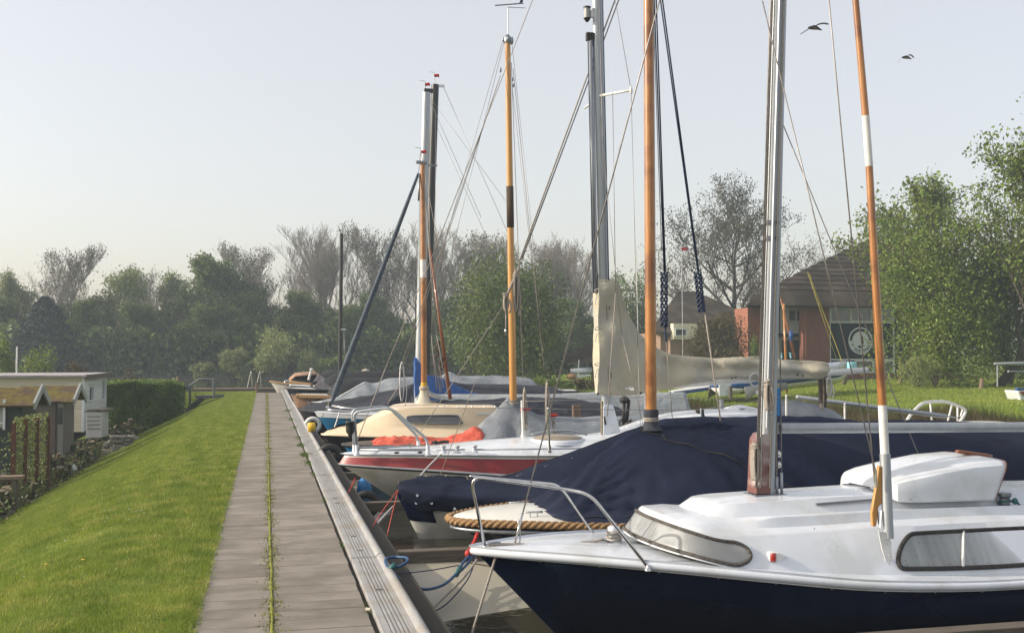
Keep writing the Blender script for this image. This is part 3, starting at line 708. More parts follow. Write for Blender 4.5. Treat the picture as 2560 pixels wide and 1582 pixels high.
def rosette(S, a0, a1, lo, hi, off, na=28, nh=8):
    """patch of a surface S(a,h) between lo(a) and hi(a), lifted by off along the normal"""
    def N(a, h):
        e = .01; p = S(a, h); n_ = (S(a + e, h) - p).cross(S(a, h + e) - p)
        return n_.normalized() if n_.length > 1e-9 else Vector((0, -1, 0))
    rows = []
    for i in range(na + 1):
        a = a0 + (a1 - a0) * (.5 - .5 * cos(pi * i / na)); l_, h_ = lo(a), hi(a)
        rows.append([S(a, l_ + (h_ - l_) * j / nh) + N(a, l_ + (h_ - l_) * j / nh) * off for j in range(nh + 1)])
    edge = [r_[0] for r_ in rows] + rows[-1][1:] + [r_[-1] for r_ in rows[::-1]][1:] + rows[0][::-1][1:-1]
    return rows, edge
def round_lohi(a0, a1, lo, hi, ra):
    """lo/hi functions with rounded ends; ra = radius in a"""
    def sh(a):
        d = min(a - a0, a1 - a); d = max(0, min(1, d / ra)); return sqrt(max(0, 1 - (1 - d) ** 2))
    return (lambda a: lerp((lo(a) + hi(a)) / 2, lo(a), sh(a))), (lambda a: lerp((lo(a) + hi(a)) / 2, hi(a), sh(a)))
def pulpit(parent, tubes, r=.0125, m_='steel', name='pulpit'):
    b = MB()
    for t in tubes: b.tube(cr(t, 6 * len(t)), r, 8)
    return b.build(name, m_, parent, smooth=True)
def arc(pts, rad=.06, n=5):
    """polyline with rounded corners"""
    P = [Vector(p) for p in pts]; out = [P[0]]
    for i in range(1, len(P) - 1):
        a = (P[i - 1] - P[i]); b = (P[i + 1] - P[i]); k = min(rad, a.length * .45, b.length * .45)
        s_, e_ = P[i] + a.normalized() * k, P[i] + b.normalized() * k
        for j in range(n + 1):
            t = j / n; out.append(s_ * (1 - t) ** 2 + P[i] * 2 * t * (1 - t) + e_ * t * t)
    return out + [P[-1]]

# ================================================================== near yacht, navy hull, white cabin (centre line y = 7.1)
YC = 7.1
B1 = Hull(1.43, YC, 6.2, 1.94, [(0, .335), (.1, .322), (.2, .285), (.3, .23), (.42, .16), (.6, .12), (1, .20)], rake=.75, tm=.48, e=.78, stern=.8, nb=1.25, nm=2.8)
b1 = empty('sailing_yacht', (1.43, YC, ZW), 'white cabin yacht with navy hull and grey metal mast, nearest of all the boats', 'yacht')
B1.shell(.06, 1, 0, 56, 12).build('hull', 'navy_paint', b1, smooth=True)
B1.rail(.027, .004, -.004, n=10, oval=(1, 1)).build('rubbing_strake', 'gelcoat', b1, smooth=True)
B1.shell(-.045, .048, .006, 56, 5).build('gunwale', 'gelcoat', b1, smooth=True)
B1.deck(.03, .01, .02).build('deck', 'gelcoat', b1, smooth=True)
# cabin shell: rings of (x, half width), z(x)
def dz1(x): return B1.zsh(B1.tx(x)) + .015
def ring(pts, zf, n=120):
    P = cr([Vector((x, w_, 0)) for x, w_ in pts], n); return [Vector((p.x + .085 * max(0, min(1, (3.15 - p.x) / .45)), max(0, p.y), zf(p.x, p.y))) for p in P]
r0 = ring([(2.53, 0), (2.545, .2), (2.60, .42), (2.72, .60), (2.92, .69), (3.3, .73), (3.8, .755), (4.4, .77), (5.0, .78), (5.6, .78), (6.3, .76)], lambda x, y: dz1(x) + (.055 * max(0, 1 - (x - 2.53) / .5)))
r1 = ring([(2.665, 0), (2.68, .18), (2.715, .36), (2.80, .50), (2.98, .575), (3.3, .595), (3.8, .60), (4.4, .595), (5.0, .59), (5.6, .58), (6.3, .56)], lambda x, y: sinterp(x, [(2.66, .545), (2.8, .508), (3.0, .462), (3.2, .452), (3.6, .458), (4.2, .472), (5, .482), (6.3, .47)]))
r1b = ring([(2.675, 0), (2.69, .17), (2.73, .345), (2.83, .475), (3.0, .545), (3.3, .565), (3.8, .568), (4.4, .563), (5.0, .558), (5.6, .55), (6.3, .53)], lambda x, y: sinterp(x, [(2.66, .566), (2.8, .530), (3.0, .484), (3.2, .472), (3.6, .475), (4.2, .488), (5, .497), (6.3, .485)]))
r2 = ring([(2.80, 0), (2.82, .15), (2.88, .28), (3.0, .40), (3.2, .47), (3.42, .485), (3.8, .485), (4.4, .48), (5.0, .475), (5.6, .465), (6.3, .45)], lambda x, y: sinterp(x, [(2.8, .572), (3.0, .545), (3.2, .50), (3.4, .490), (3.8, .492), (4.4, .505), (5, .512), (6.3, .50)]))
r2b = ring([(2.83, 0), (2.85, .14), (2.92, .27), (3.05, .38), (3.25, .44), (3.48, .452), (3.8, .452), (4.4, .447), (5.0, .442), (5.6, .435), (6.3, .42)], lambda x, y: sinterp(x, [(2.8, .574), (3.0, .550), (3.25, .517), (3.5, .552), (3.8, .556), (4.4, .568), (5, .571), (6.3, .56)]))
r3 = ring([(3.0, 0), (3.01, .12), (3.04, .22), (3.12, .29), (3.25, .33), (3.5, .345), (3.8, .35), (4.4, .35), (5.0, .35), (5.6, .345), (6.3, .33)], lambda x, y: sinterp(x, [(3.0, .565), (3.2, .545), (3.5, .548), (4.4, .562), (5, .566), (6.3, .56)]))
r4 = ring([(3.10, 0), (3.11, .09), (3.13, .17), (3.19, .23), (3.32, .265), (3.5, .275), (3.8, .28), (4.4, .285), (5.0, .285), (5.6, .28), (6.3, .27)], lambda x, y: sinterp(x, [(3.1, .622), (3.3, .632), (3.5, .638), (4.4, .662), (5, .67), (6.3, .65)]))
r5 = ring([(3.17, 0), (3.18, .05), (3.20, .10), (3.26, .14), (3.38, .17), (3.5, .18), (3.8, .18), (4.4, .18), (5.0, .18), (5.6, .18), (6.3, .17)], lambda x, y: sinterp(x, [(3.1, .630), (3.3, .638), (3.5, .645), (4.4, .674), (5, .685), (6.3, .66)]))
r6 = ring([(3.2, 0), (3.21, 0), (3.23, 0), (3.3, 0), (3.4, 0), (3.5, 0), (3.8, 0), (4.4, 0), (5.0, 0), (5.6, 0), (6.3, 0)], lambda x, y: sinterp(x, [(3.1, .634), (3.3, .643), (3.5, .652), (4.4, .682), (5, .693), (6.3, .67)]))
RINGS = [r0, r1, r1b, r2, r2b, r3, r4, r5, r6]
b = MB()
for sd in (-1, 1):
    rows = [[Vector((p.x, YC + sd * p.y, p.z)) for p in rg] for rg in RINGS]
    b.grid(rows if sd > 0 else rows[::-1])
cab = b.build('cabin', 'gelcoat', b1, smooth=True, angle=.62)
def S1(a, h):
    """near side wall of the cabin: a = ring index, h = 0 deck .. 1 roof edge"""
    i = max(0, min(len(r0) - 2, int(a))); f = a - i
    p = r0[i].lerp(r0[i + 1], f); q = r1[i].lerp(r1[i + 1], f); v = p.lerp(q, h); return Vector((v.x, YC - v.y, v.z))
def S1s(a, h):   # far side
    v = S1(a, h); return Vector((v.x, 2 * YC - v.y, v.z))
def aidx(x):
    for i in range(len(r0) - 1):
        if (r0[i].x + r1[i].x) / 2 >= x: return i
    return len(r0) - 2
# wrap-round windscreen
aE = aidx(3.19)
lo, hi = round_lohi(-aE, aE, lambda a: .13, lambda a: .87, 4.5)
def Sw(a, h): return S1(a, h) if a >= 0 else S1s(-a, h)
rows, edge = rosette(Sw, -aE, aE, lo, hi, 0, 64, 6)
def pushed(P, off): return [p + Vector((p.x - 3.5, p.y - YC, .0)).normalized() * off for p in P]
b = MB(); b.grid([pushed(r_, .006) for r_ in rows]); b.build('windscreen', 'acrylic', b1, smooth=True, solid=.004)
b = MB(); b.tube(pushed(edge + edge[:2], .010), .0125, 7, caps=False); b.build('windscreen_gasket', 'gasket_grey', b1, smooth=True)
for a in (-6, 1.2, 7, 12.5):
    b = MB(); b.tube(pushed([Sw(a, .12), Sw(a, .5), Sw(a, .88)], .011), .0022, 5); b.build('window_bar', 'white_metal', b1)
# side window with curtain, glass and gasket
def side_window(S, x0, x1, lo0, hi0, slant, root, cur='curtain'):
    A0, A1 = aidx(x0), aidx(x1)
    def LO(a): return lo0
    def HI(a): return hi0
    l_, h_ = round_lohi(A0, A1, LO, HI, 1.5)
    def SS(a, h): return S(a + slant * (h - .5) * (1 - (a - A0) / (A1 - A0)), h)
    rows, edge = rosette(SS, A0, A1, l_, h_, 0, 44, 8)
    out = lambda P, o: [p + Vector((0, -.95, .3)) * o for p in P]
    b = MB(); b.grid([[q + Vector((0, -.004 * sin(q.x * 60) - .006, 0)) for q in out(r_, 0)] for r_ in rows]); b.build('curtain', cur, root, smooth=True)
    b = MB(); b.grid([out(r_, .016) for r_ in rows]); b.build('pane', 'glass', root, smooth=True)
    b = MB(); b.tube(out(edge + edge[:2], .012), .0165, 7, caps=False); b.build('window_gasket', 'rubber', root, smooth=True)
    return rows
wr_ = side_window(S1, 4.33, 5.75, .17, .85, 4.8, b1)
k = 18; b = MB(); b.tube([p + Vector((0, -.016, .006)) for p in (wr_[k][0], wr_[k][4], wr_[k][8])], .011, 5); b.build('window_post', 'white_metal', b1)
q = random.Random(4); b = MB()
for i in range(30):
    r_ = wr_[q.randrange(3, 42)]; p = r_[q.randrange(1, 8)] + Vector((0, -.0125, .0)); s_ = .006
    b.add([p + Vector((-s_, 0, -s_)), p + Vector((s_ * .6, 0, -s_ * .3)), p + Vector((s_, 0, s_)), p + Vector((-s_ * .4, 0, s_ * .5))], [(0, 1, 2, 3)])
b.build('curtain_print', 'rope_navy', b1)
# mast, step, boom
mf = c5(352, 680, Y=YC); mt_ = at(1942, 0, Y=YC); mtop = up_to(mf, mt_, 8.2)
b = MB(); b.lathe((mf.x, YC, .62), [(.19, 0), (.15, .025), (.11, .032), (.0, .033)], 20); b.build('mast_step', 'gelcoat', b1, smooth=True, angle=1)
b = MB(); b.box((mf.x + .02, YC, mf.z + .0), (.26, .2, .012)); b.build('mast_plate', 'alu_dark', b1, bev=.003)
mast(b1, mf + Vector((0.02, 0, .0)), mtop, .068, .060, 'alu')
mA = c5(338, 320, Y=YC); b = MB()
P = [c5(312, 682, Y=YC - .075), c5(400, 682, Y=YC - .075), c5(400, 360, Y=YC - .075), c5(385, 325, Y=YC - .075), c5(365, 318, Y=YC - .075), c5(345, 325, Y=YC - .075), c5(325, 360, Y=YC - .075)]
b.poly(P, .15, (0, 1, 0)); b.build('mast_foot', 'teak', b1, bev=.004); MATS['mast_foot'] = mat('mast_foot', (.19, .085, .075), (.15, .065, .06), .35, scale=6, coat=.3, c3=(.42, .36, .34), scale3=5)
COL.objects[-1].data.materials[0] = M['mast_foot']
for dx, rr_, m_ in ((-.068, .0075, 'rope_grey'), (-.05, .006, 'rope_white'), (.030, .006, 'rope_grey'), (-.083, .006, 'wire')):
    wire(b1, mf + Vector((dx - .02, -.09, .06)), mtop + Vector((dx, -.06, -.2)), rr_, m_, 'halyard')
b = MB(); b.tube([mf + Vector((.0, -.074, .5)), mtop + Vector((0, -.058, 0))], .010, 6); b.build('luff_groove', 'alu', b1)
for z_ in (.74, 1.9, 2.02):
    p = mf.lerp(mtop, z_ / 7.5); band(b1, mf, mtop, z_ / 7.5, z_ / 7.5 + .004, .075, 'alu_dark', 'mast_band')
coil(b1, c5(300, 375, Y=YC - .12) , .27, .07, .0085, 'rope_grey', 5, seed=3)
coil(b1, c5(378, 50, Y=YC - .12) + Vector((0, 0, .05)), .20, .06, .010, 'rope_grey', 3, name='cleated_line', seed=5)
wire(b1, mf + Vector((.10, -.03, .02)), mf + Vector((.10, -.03, 3)), .006, 'rope_grey', 'downhaul')
wire(b1, mf + Vector((.14, -.03, .02)), mf + Vector((.13, -.03, 6)), .005, 'wire', 'downhaul')
for zz_ in (.30, .22): 
    b = MB(); b.lathe(mf + Vector((.12, -.03, zz_)), [(.0, -.03), (.016, -.02), (.018, 0), (.012, .02), (0, .028)], 8); b.build('turnbuckle', 'steel', b1, smooth=True)
b = MB(); b.tube([mf + Vector((.1, -.03, .0)), mf + Vector((.1, -.03, .13))], .012, 8); b.tube([mf + Vector((.14, -.03, .0)), mf + Vector((.14, -.03, .16))], .011, 8); b.build('rigging_screw', 'alu', b1, smooth=True)
bA = c5(455, 288, Y=YC); bB = c5(1914, 280, Y=YC); b = MB(); b.tube([bA, bA + (bB - bA) * 1.25], .040, 14, oval=(.82, 1)); b.build('boom', 'alu', b1, smooth=True, angle=1)
b = MB(); b.box(bA + Vector((-.05, 0, 0)), (.07, .05, .07)); b.lathe(bA + Vector((-.02, 0, -.04)), [(0.001, 0), (.02, 0), (.02, .08), (0.001, .08)], 10); b.build('gooseneck', 'alu_dark', b1, bev=.006)
# companionway hood
st = [(4.46, 4.465, .15, .69, .70), (4.465, 4.475, .23, .68, .722), (4.49, 4.50, .31, .65, .742), (4.545, 4.55, .37, .618, .766), (4.64, 4.65, .395, .612, .795), (4.92, 4.94, .405, .61, .852), (5.15, 5.20, .41, .61, .892), (5.31, 5.43, .412, .61, .905), (5.335, 5.47, .412, .61, .905)]
rows = []
for x0, x1, hw, zb, zt in st:
    row = []
    for u, vv in [(-1, 0), (-1.0, .05), (-1.0, .4), (-.995, .72), (-.97, .86), (-.90, .95), (-.78, .975), (-.4, .99), (0, 1), (.4, .99), (.78, .975), (.90, .95), (.97, .86), (.995, .72), (1.0, .4), (1.0, .05), (1, 0)]:
        row.append((lerp(x0, x1, vv), YC + hw * u, lerp(zb, zt, vv)))
    rows.append(row)
b = MB(); b.grid(rows); hood = b.build('companionway_hood', 'gelcoat', b1, smooth=True, angle=.5, solid=.012)
b = MB(); b.tube(cr([Vector(p) + Vector((.004, 0, 0)) for p in rows[-1]], 50), .007, 6); b.build('hood_trim', 'teak', b1, smooth=True)
b = MB(); P0 = c5(1507, 425, Y=YC); P1 = c5(1722, 455, Y=YC - .05); b.tube([P0, P0.lerp(P1, .08), P0.lerp(P1, .9), P1], [.012, .02, .02, .012], 10, oval=(1.4, .8)); b.build('hood_grip', 'teak', b1, smooth=True)
for X_, Z_ in ((4.62, .64), (4.635, .64), (5.25, .645), (5.27, .645), (5.28, .74)):
    b = MB(); b.ball((X_, YC - .407, Z_), .005, 6); b.build('screw', 'alu_dark', b1)
# handrail track, side light, chain plate, pole, wooden cleat
b = MB(); b.bar(c5(672, 740, Y=6.78), c5(1030, 712, Y=6.78), .02, .012); b.build('deck_track', 'alu_dark', b1)
b = MB(); pL = c5(400, 1060, Y=6.405)
b.poly([pL + Vector((x_, .0, z_)) for x_, z_ in ((-.01, -.036), (.02, -.038), (.07, -.027), (.125, 0), (.07, .024), (.02, .033), (-.01, .03))], .05, (0, 1, .1)); b.build('light_housing', 'white_metal', b1, bev=.006)
b = MB(); b.lathe(pL + Vector((.018, .004, -.027)), [(0.001, 0), (.021, 0), (.023, .01), (.023, .048), (.02, .056), (0.001, .056)], 14); b.build('side_light', 'lens_red', b1, smooth=True)
cp = [c5(x_, y_, Y=6.385) for x_, y_ in ((1045, 905), (1075, 905), (1120, 960), (1127, 1070), (1112, 1110), (1095, 1105), (1065, 1010))]
b = MB(); b.poly(cp, .008, (0, 1, .2)); b.build('chain_plate', 'white_metal', b1)
for x_, y_ in ((1068, 985), (1095, 978), (1080, 1052), (1110, 1050), (1105, 1097)):
    b = MB(); b.ball(c5(x_, y_, Y=6.378), .006, 6); b.build('bolt', 'steel', b1, smooth=True)
pb = c5(1103, 945, Y=6.40); pm = c5(1082, 440, Y=6.44); q1 = at(2206, 1013, Y=6.46); q2 = at(2173, 416, Y=6.5); q3 = at(2164, 290, Y=6.5); pt_ = at(2139, 0, Y=6.52)
dirp = (pt_ - q1)
b = MB(); b.tube([pb, pm], .037, 14); b.build('pole_socket', 'alu', b1, smooth=True, angle=1)
b = MB(); b.tube([pm, q1], .031, 14); b.build('pole_sleeve', 'white_metal', b1, smooth=True, angle=1)
polep = empty('boat_pole', pb, 'varnished wooden pole with a white band standing in the near yacht side socket', 'pole')
b = MB(); b.tube([q1 - (q2 - q1) * .02, q2], [.031, .026], 14); b.build('shaft', 'varnish', polep, smooth=True, angle=1)
b = MB(); b.tube([q2, q3], [.0275, .027], 14); b.build('painted_band', 'white_metal', polep, smooth=True, angle=1)
b = MB(); b.tube([q3, pt_ + (pt_ - q3) * .35], [.026, .023], 14); b.build('shaft', 'varnish', polep, smooth=True, angle=1)
b = MB(); Pw = [(1050, 510), (1066, 515), (1068, 735), (1045, 760), (1033, 875), (1010, 875), (1005, 790), (1030, 640), (1045, 520)]
b.poly([c5(x_, y_, Y=6.42) for x_, y_ in Pw], .03, (0, 1, 0)); b.build('wooden_cleat', 'pine', b1, bev=.008)
wire(b1, c5(1045, 860, Y=6.42), at(1770 + 0, -40, Y=7.0) if False else mtop + Vector((0, -.06, -1.0)), .0055, 'wire', 'shroud')
wire(b1, c5(1030, 560, Y=6.40), c5(895, 0, Y=6.46) + (c5(895, 0, Y=6.46) - c5(1030, 560, Y=6.40)) * 4.2, .005, 'wire', 'shroud')
b = MB(); b.tube([c5(1055, 880, Y=6.40), c5(1062, 780, Y=6.41)], .007, 6); b.tube([c5(1028, 640, Y=6.4), c5(1028, 540, Y=6.4)], .010, 6); b.build('turnbuckle', 'steel', b1)
wc = c5(1797, 765, Y=6.72)
b = MB(); b.lathe(wc, [(.05, 0), (.05, .022), (.034, .035), (.034, .075), (.052, .095), (.052, .115), (0.001, .118)], 18); b.build('winch', 'alu_dark', b1, smooth=True, angle=.7)
b = MB(); b.tube(cr([wc + Vector((.043 * cos(a), .043 * sin(a), .035 + .0045 * a)) for a in [i * .6 for i in range(14)]], 50), .007, 6)
b.tube(cr([wc + Vector((.04, -.01, .05)), wc + Vector((.09, -.02, .05)), wc + Vector((.14, -.04, -.02)), wc + Vector((.22, -.06, -.08))], 14), .008, 6); b.ball(wc + Vector((.07, -.03, .055)), .022, 8, (1, 1, 1.2)); b.build('winch_line', 'rope_green', b1, smooth=True)
# bow: pulpit, mooring post with coiled line, cleat
zb = .35
pt1 = c4(180, 575, Y=YC)
near = [c4(270, 1003, Y=YC - .02), pt1 + Vector((.0, -.015, -.0)), c4(740, 650, Y=6.86), c4(900, 680, Y=6.72), c4(1245, 1120, Y=6.48)]
far = [pt1 + Vector((.0, .012, 0)), c4(690, 622, Y=7.52), c4(738, 660, Y=7.58), c4(990, 1020, Y=7.68)]
b = MB(); b.tube(arc(near, .09), .0115, 9); b.tube(arc(far, .08), .0105, 9); b.build('pulpit', 'steel', b1, smooth=True)
for p in (near[0], near[-1], far[-1]):
    b = MB(); b.lathe(p + Vector((0, 0, -.02)), [(.026, 0), (.026, .01), (.016, .014), (.014, .04)], 12); b.build('pulpit_foot', 'steel', b1, smooth=True)
bt = c4(1040, 1050, Y=YC)
b = MB(); b.lathe((bt.x, YC, .335), [(.052, 0), (.05, .04), (.037, .05), (.036, .085), (.042, .092), (.045, .10), (.043, .122), (.02, .128), (0.001, .128)], 20); b.build('mooring_bitt', 'gelcoat', b1, smooth=True, angle=.8)
b = MB(); P = [Vector((bt.x + .052 * cos(a), YC + .052 * sin(a), .345 + .0042 * a + .003 * sin(a * 3))) for a in [i * .5 for i in range(38)]]
b.tube(cr(P, 120), .0085, 6); b.tube(cr([(bt.x - .05, YC - .03, .36), (bt.x - .12, YC - .04, .375), (bt.x - .17, YC - .02, .35), (bt.x - .12, YC + .01, .36), (bt.x - .1, YC - .05, .38), (bt.x - .2, YC - .03, .355)], 40), .0085, 6)
for dy in (-.02, .0, .02): b.tube(cr([(bt.x - .14, YC - .02 + dy, .36), (bt.x - .5, YC - .03 + dy, .356), (1.53, YC + dy, .372)], 12), .008, 6)
b.build('bow_line', 'rope_grey', b1, smooth=True)
cleat(b1, (1.57, YC, .345), .1, 'alu_dark', h=.03, name='bow_cleat')
fs0 = c4(440, 1000, Y=YC); fs1 = mtop + Vector((-.05, 0, -.05)); wire(b1, fs0 + (fs1 - fs0) * .012, fs1, .006, 'wire', 'forestay')
b = MB(); b.tube(arc([fs0, fs0 + Vector((.05, 0, .04)), fs0 + Vector((.045, 0, .13)), fs0 + Vector((.03, 0, .2))], .02), .006, 6); b.tube([fs0, fs0 + (fs1 - fs0) * .03], .0085, 8); b.ball(fs0, .014, 8); b.build('forestay_fitting', 'steel', b1, smooth=True)
# near yacht mooring line to the walkway edge
L0 = c4(350, 1005, Y=7.02); L1 = at(1165, 1600, X=.985) if False else Vector((.99, 5.9, -.12))
def line_thing(name, pts, r, m_, lab, cat='rope', n=6, twist=False):
    P = cr(pts, 8 * len(pts)); b = MB(); b.tube(P, r, n); o = b.build(name, m_, origin=P[0], smooth=True); return tag(o, lab, cat)
line_thing('mooring_line', [L0, at(1180, 1582, Y=6.85), at(1165, 1640, Y=6.8)], .0095, 'rope_grey', 'pale grey mooring line hanging from the bow of the near navy yacht')
wire(b1, at(1955, 305, Y=YC) , at(2310, 1170, Y=7.75), .0045, 'wire', 'shroud')
# blob fender floating at the near bow and blue line
b = MB(); b.ball((1.66, 6.62, -.36), .1, 16, (1.6, 1, .8)); tag(b.build('fender', 'cap_blue', origin=(1.66, 6.62, -.4), smooth=True), 'pale blue fender floating beside the near yacht stem at the picture bottom', 'fender')

for k in range(14):
    p = B1.P(.06 + .06 * k, .055, -1) + Vector((0, -.010, 0)); b = MB(); b.ball(p, .005, 6); b.build('screw', 'alu_dark', b1)
for x_, y_ in ((660, 587 + 300), (1555, 885), (1582, 1178), (560, 1000)):
    b = MB(); b.ball(c5(x_, y_, Y=6.39 if y_ > 1100 else 6.46), .0055, 6); b.build('screw', 'alu_dark', b1)
def k3(x, y, **k): return at(960 + x / 5.04, 850 + y / 5.04, **k)
def k4(x, y, **k): return at(1380 + x / 6.117, 880 + y / 6.117, **k)
def k5(x, y, **k): return at(1700 + x / 4.449, 830 + y / 4.449, **k)
def k2(x, y, **k): return at(660 + x / 6.3, 880 + y / 6.3, **k)
def rope_tube(parent, path, R0, pitch, m_, name):
    """three-strand laid rope along a path"""
    P = [Vector(p) for p in path]; L = [0]
    for a, b_ in zip(P, P[1:]): L.append(L[-1] + (b_ - a).length)
    n = int(L[-1] / pitch * 12); b = MB()
    C = cr(P, n + 1)
    for s_ in range(3):
        Q = []; d = 0
        for i in range(n + 1):
            T = (C[min(i + 1, n)] - C[max(i - 1, 0)]).normalized(); x = T.cross(Vector((0, 0, 1))).normalized(); y = x.cross(T)
            if i: d += (C[i] - C[i - 1]).length
            a = 2 * pi * (d / pitch + s_ / 3); Q.append(C[i] + (x * cos(a) + y * sin(a)) * R0 * .5)
        b.tube(Q, R0 * .60, 7)
    return b.build(name, m_, parent, smooth=True)

# ================================================================== rope-fendered sloop under navy cover (y = 9.4)
Y2 = 9.4
B2 = Hull(1.69, Y2, 6.9, 1.86, [(0, .15), (.1, .165), (.25, .15), (.45, .12), (1, .2)], rake=.95, tm=.36, e=.55, stern=.82, nb=1.5, nm=2.6)
b2 = empty('open_sloop', (1.69, Y2, ZW), 'navy sloop with a thick laid-rope fender round its bow and a tall navy boat cover', 'boat')
B2.shell(0, 1, 0, 50, 12).build('hull', 'navy_paint', b2, smooth=True)
B2.rail(.022, .006, -.035, oval=(1, 1)).build('rub_rail', 'alu_dark', b2, smooth=True)
a_ = B2.sheer(-1, 60, 0, .62, .03, .035, p=1.7); c_ = B2.sheer(1, 60, 0, .62, .03, .035, p=1.7)
rope_tube(b2, a_[::-1] + c_[1:], .035, .20, 'manila', 'rope_fender')
B2.deck(.06, .0, .055).build('deck', 'gelcoat_old', b2, smooth=True)
for px_, py_, Y_ in ((463, 740, 9.75), (560, 800, 8.98)): cleat(b2, c4(px_, py_ + 22, Y=Y_), .17, 'steel')
mf2 = dt(1556, 1005, Y=Y2); mt2 = up_to(dt(1556, 985, Y=Y2), dt(1550, 0, Y=Y2), 7.6)
rd = [(2.44, .05, .245, .25, 1.0), (2.50, .38, .245, .27, 1.0), (2.56, .62, .24, .33, .97), (2.75, .75, .225, .48, .92), (2.95, .82, .212, .62, .9), (3.2, .90, .205, .79, .92), (3.42, .915, .20, .955, 1.0), (3.6, .925, .19, 1.0, 1.2), (3.9, .93, .19, 1.005, 1.5), (4.4, .935, .18, 1.01, 1.7), (5.4, .93, .18, 1.015, 1.8), (6.5, .90, .18, 1.01, 1.8), (7.6, .86, .19, .93, 1.7), (8.45, .80, .2, .72, 1.5)]
cov2, rw = cover(b2, rd, 'navy_canvas', folds=.045, apex=(3.62, 1.0), seed=3, yc=Y2, flap=True, nw=141, wr=.0012, fold_k=34)
def rowpt(rows, x, j): 
    i = min(range(len(rows)), key=lambda i: abs(rows[i][0][0] - x)); return Vector(rows[i][j])
b = MB(); P = []
for k in range(20):
    t = k / 19; x = 3.5 + 1.5 * t ** 1.15; j = 70 - int(round(64 * t)); P.append(rowpt(rw, x, j) + Vector((0, -.006, .006)))
b.tube(cr(P, 50), .009, 5); b.build('seam', 'black_canvas', cov2, smooth=True)
b = MB(); P = [rowpt(rw, x, 10) + Vector((0, -.006, .004)) for x in [2.55 + .14 * i for i in range(40)]]; b.tube(P, .006, 5); b.build('seam', 'dark_canvas', cov2, smooth=True)
b = MB(); b.lathe(mf2 + Vector((0, 0, -.06)), [(.12, -.03), (.085, .0), (.072, .03), (.066, .06), (.07, .10), (.074, .15), (.062, .17)], 16); b.build('mast_collar', 'dark_canvas', b2, smooth=True)
b = MB()
for k in range(3): b.lathe(mf2 + Vector((0, 0, .0 + .013 * k)), [(.070, -.006), (.078, 0), (.070, .006)], 16)
b.build('collar_lashing', 'rope_grey', b2, smooth=True)
mast(b2, mf2, mt2, .054, .047, 'varnish')
for (x0, y0, x1, y1, dy) in ((1587, 650, 1563, 0, .1), (1590, 650, 1568, 0, .1), (1668, 650, 1578, 0, -.5), (1670, 650, 1583, 0, -.5)):
    p = dt(x0, y0, Y=Y2 + dy); q = dt(x1, y1, Y=Y2 + dy * .3); wire(b2, p, up_to(p, q, 7.4), .0075, 'rope_navy', 'halyard')
p = dt(1581, 600, Y=Y2); wire(b2, p, up_to(p, dt(1560, 0, Y=Y2), 7.2), .004, 'wire', 'halyard')
def braid(parent, x, y0, y1, Y_, r, m_, seed):
    b = MB()
    for s_ in (0, pi / 2, pi, 1.5 * pi):
        P = []
        for k in range(26):
            t = k / 25; c = dt(x + 10 * t * (1 if seed == 2 else 0), y0 + (y1 - y0) * t, Y=Y_); P.append(c + Vector((.030 * sin(t * 13 + s_), .022 * cos(t * 13 + s_), 0)))
        b.tube(cr(P, 60), r, 5)
    b.build('lashed_tackle', m_, parent, smooth=True)
braid(b2, 1587, 650, 780, Y2 + .1, .0105, 'rope_navy', 1); braid(b2, 1667, 650, 745, Y2 - .5, .0105, 'rope_navy', 2)
b = MB(); b.tube(cr([dt(1590, 770, Y=Y2 + .1), dt(1590, 800, Y=Y2 + .1), dt(1592, 815, Y=Y2 + .1)], 8), .011, 6); b.build('tackle_end', 'rope_navy', b2, smooth=True)
wire(b2, dt(1592, 815, Y=9.5), dt(1607, 1005, Y=9.8), .004, 'rope_grey', 'shroud'); wire(b2, dt(1684, 745, Y=8.9), dt(1722, 1005, Y=8.8), .0075, 'rope_grey', 'shroud')
# rusty strop and blue stern hook line
p0 = c3(870, 965, Y=9.0)
b = MB(); b.tube(cr([c3(872, 960, Y=9.0), c3(858, 1000, Y=8.9), c3(845, 1025, Y=8.8), c3(828, 1060, Y=8.7)], 16), .017, 8); b.ball(c3(822, 1070, Y=8.68), .032, 12); tag(b.build('bow_hook', 'rope_red', origin=p0, smooth=True), 'red snap hook and ball hanging at the bow with the rope fender', 'hook')
b = MB()
b.tube(cr([c3(830, 1080, Y=8.66), c3(790, 1125, Y=8.55), c3(760, 1180, Y=8.45)], 14), .012, 7); b.tube(cr([c3(845, 1085, Y=8.66), c3(815, 1130, Y=8.55), c3(765, 1180, Y=8.45)], 14), .012, 7)
b.tube(cr([c3(765, 1175, Y=8.45), c3(690, 1240, Y=8.2), c3(600, 1268, Y=8.0), c3(520, 1255, Y=7.9), c3(440, 1210, Y=7.95), c3(400, 1165, Y=8.0)], 50), .0125, 8)
lb = b.build('mooring_line', 'rope_blue', origin=p0, smooth=True); tag(lb, 'thick blue mooring line looping from the red hook down to the walkway edge', 'rope')
ORG[lb.name] = p0
b = MB(); d = (c3(775, 1150, Y=8.5) - c3(755, 1190, Y=8.42)); b.tube([c3(755, 1190, Y=8.42), c3(775, 1150, Y=8.5)], .022, 8); b.tube([c3(385, 1160, Y=8.0), c3(420, 1130, Y=8.0)], .024, 8)
b.build('splice_sleeve', 'rope_green', lb, smooth=True)
P = [c3(400, 1150, Y=8.0), c3(445, 1140, Y=8.05), c3(482, 1115, Y=8.1), c3(480, 1095, Y=8.2), c3(430, 1090, Y=8.3), c3(380, 1095, Y=8.3), c3(362, 1110, Y=8.2), c3(375, 1150, Y=8.05)]
b = MB(); b.tube(cr(P, 50), .012, 7); tag(b.build('rope_loop', 'rope_blue', origin=P[0], smooth=True), 'blue rope loop hanging at the walkway edge under the timber beam', 'rope')
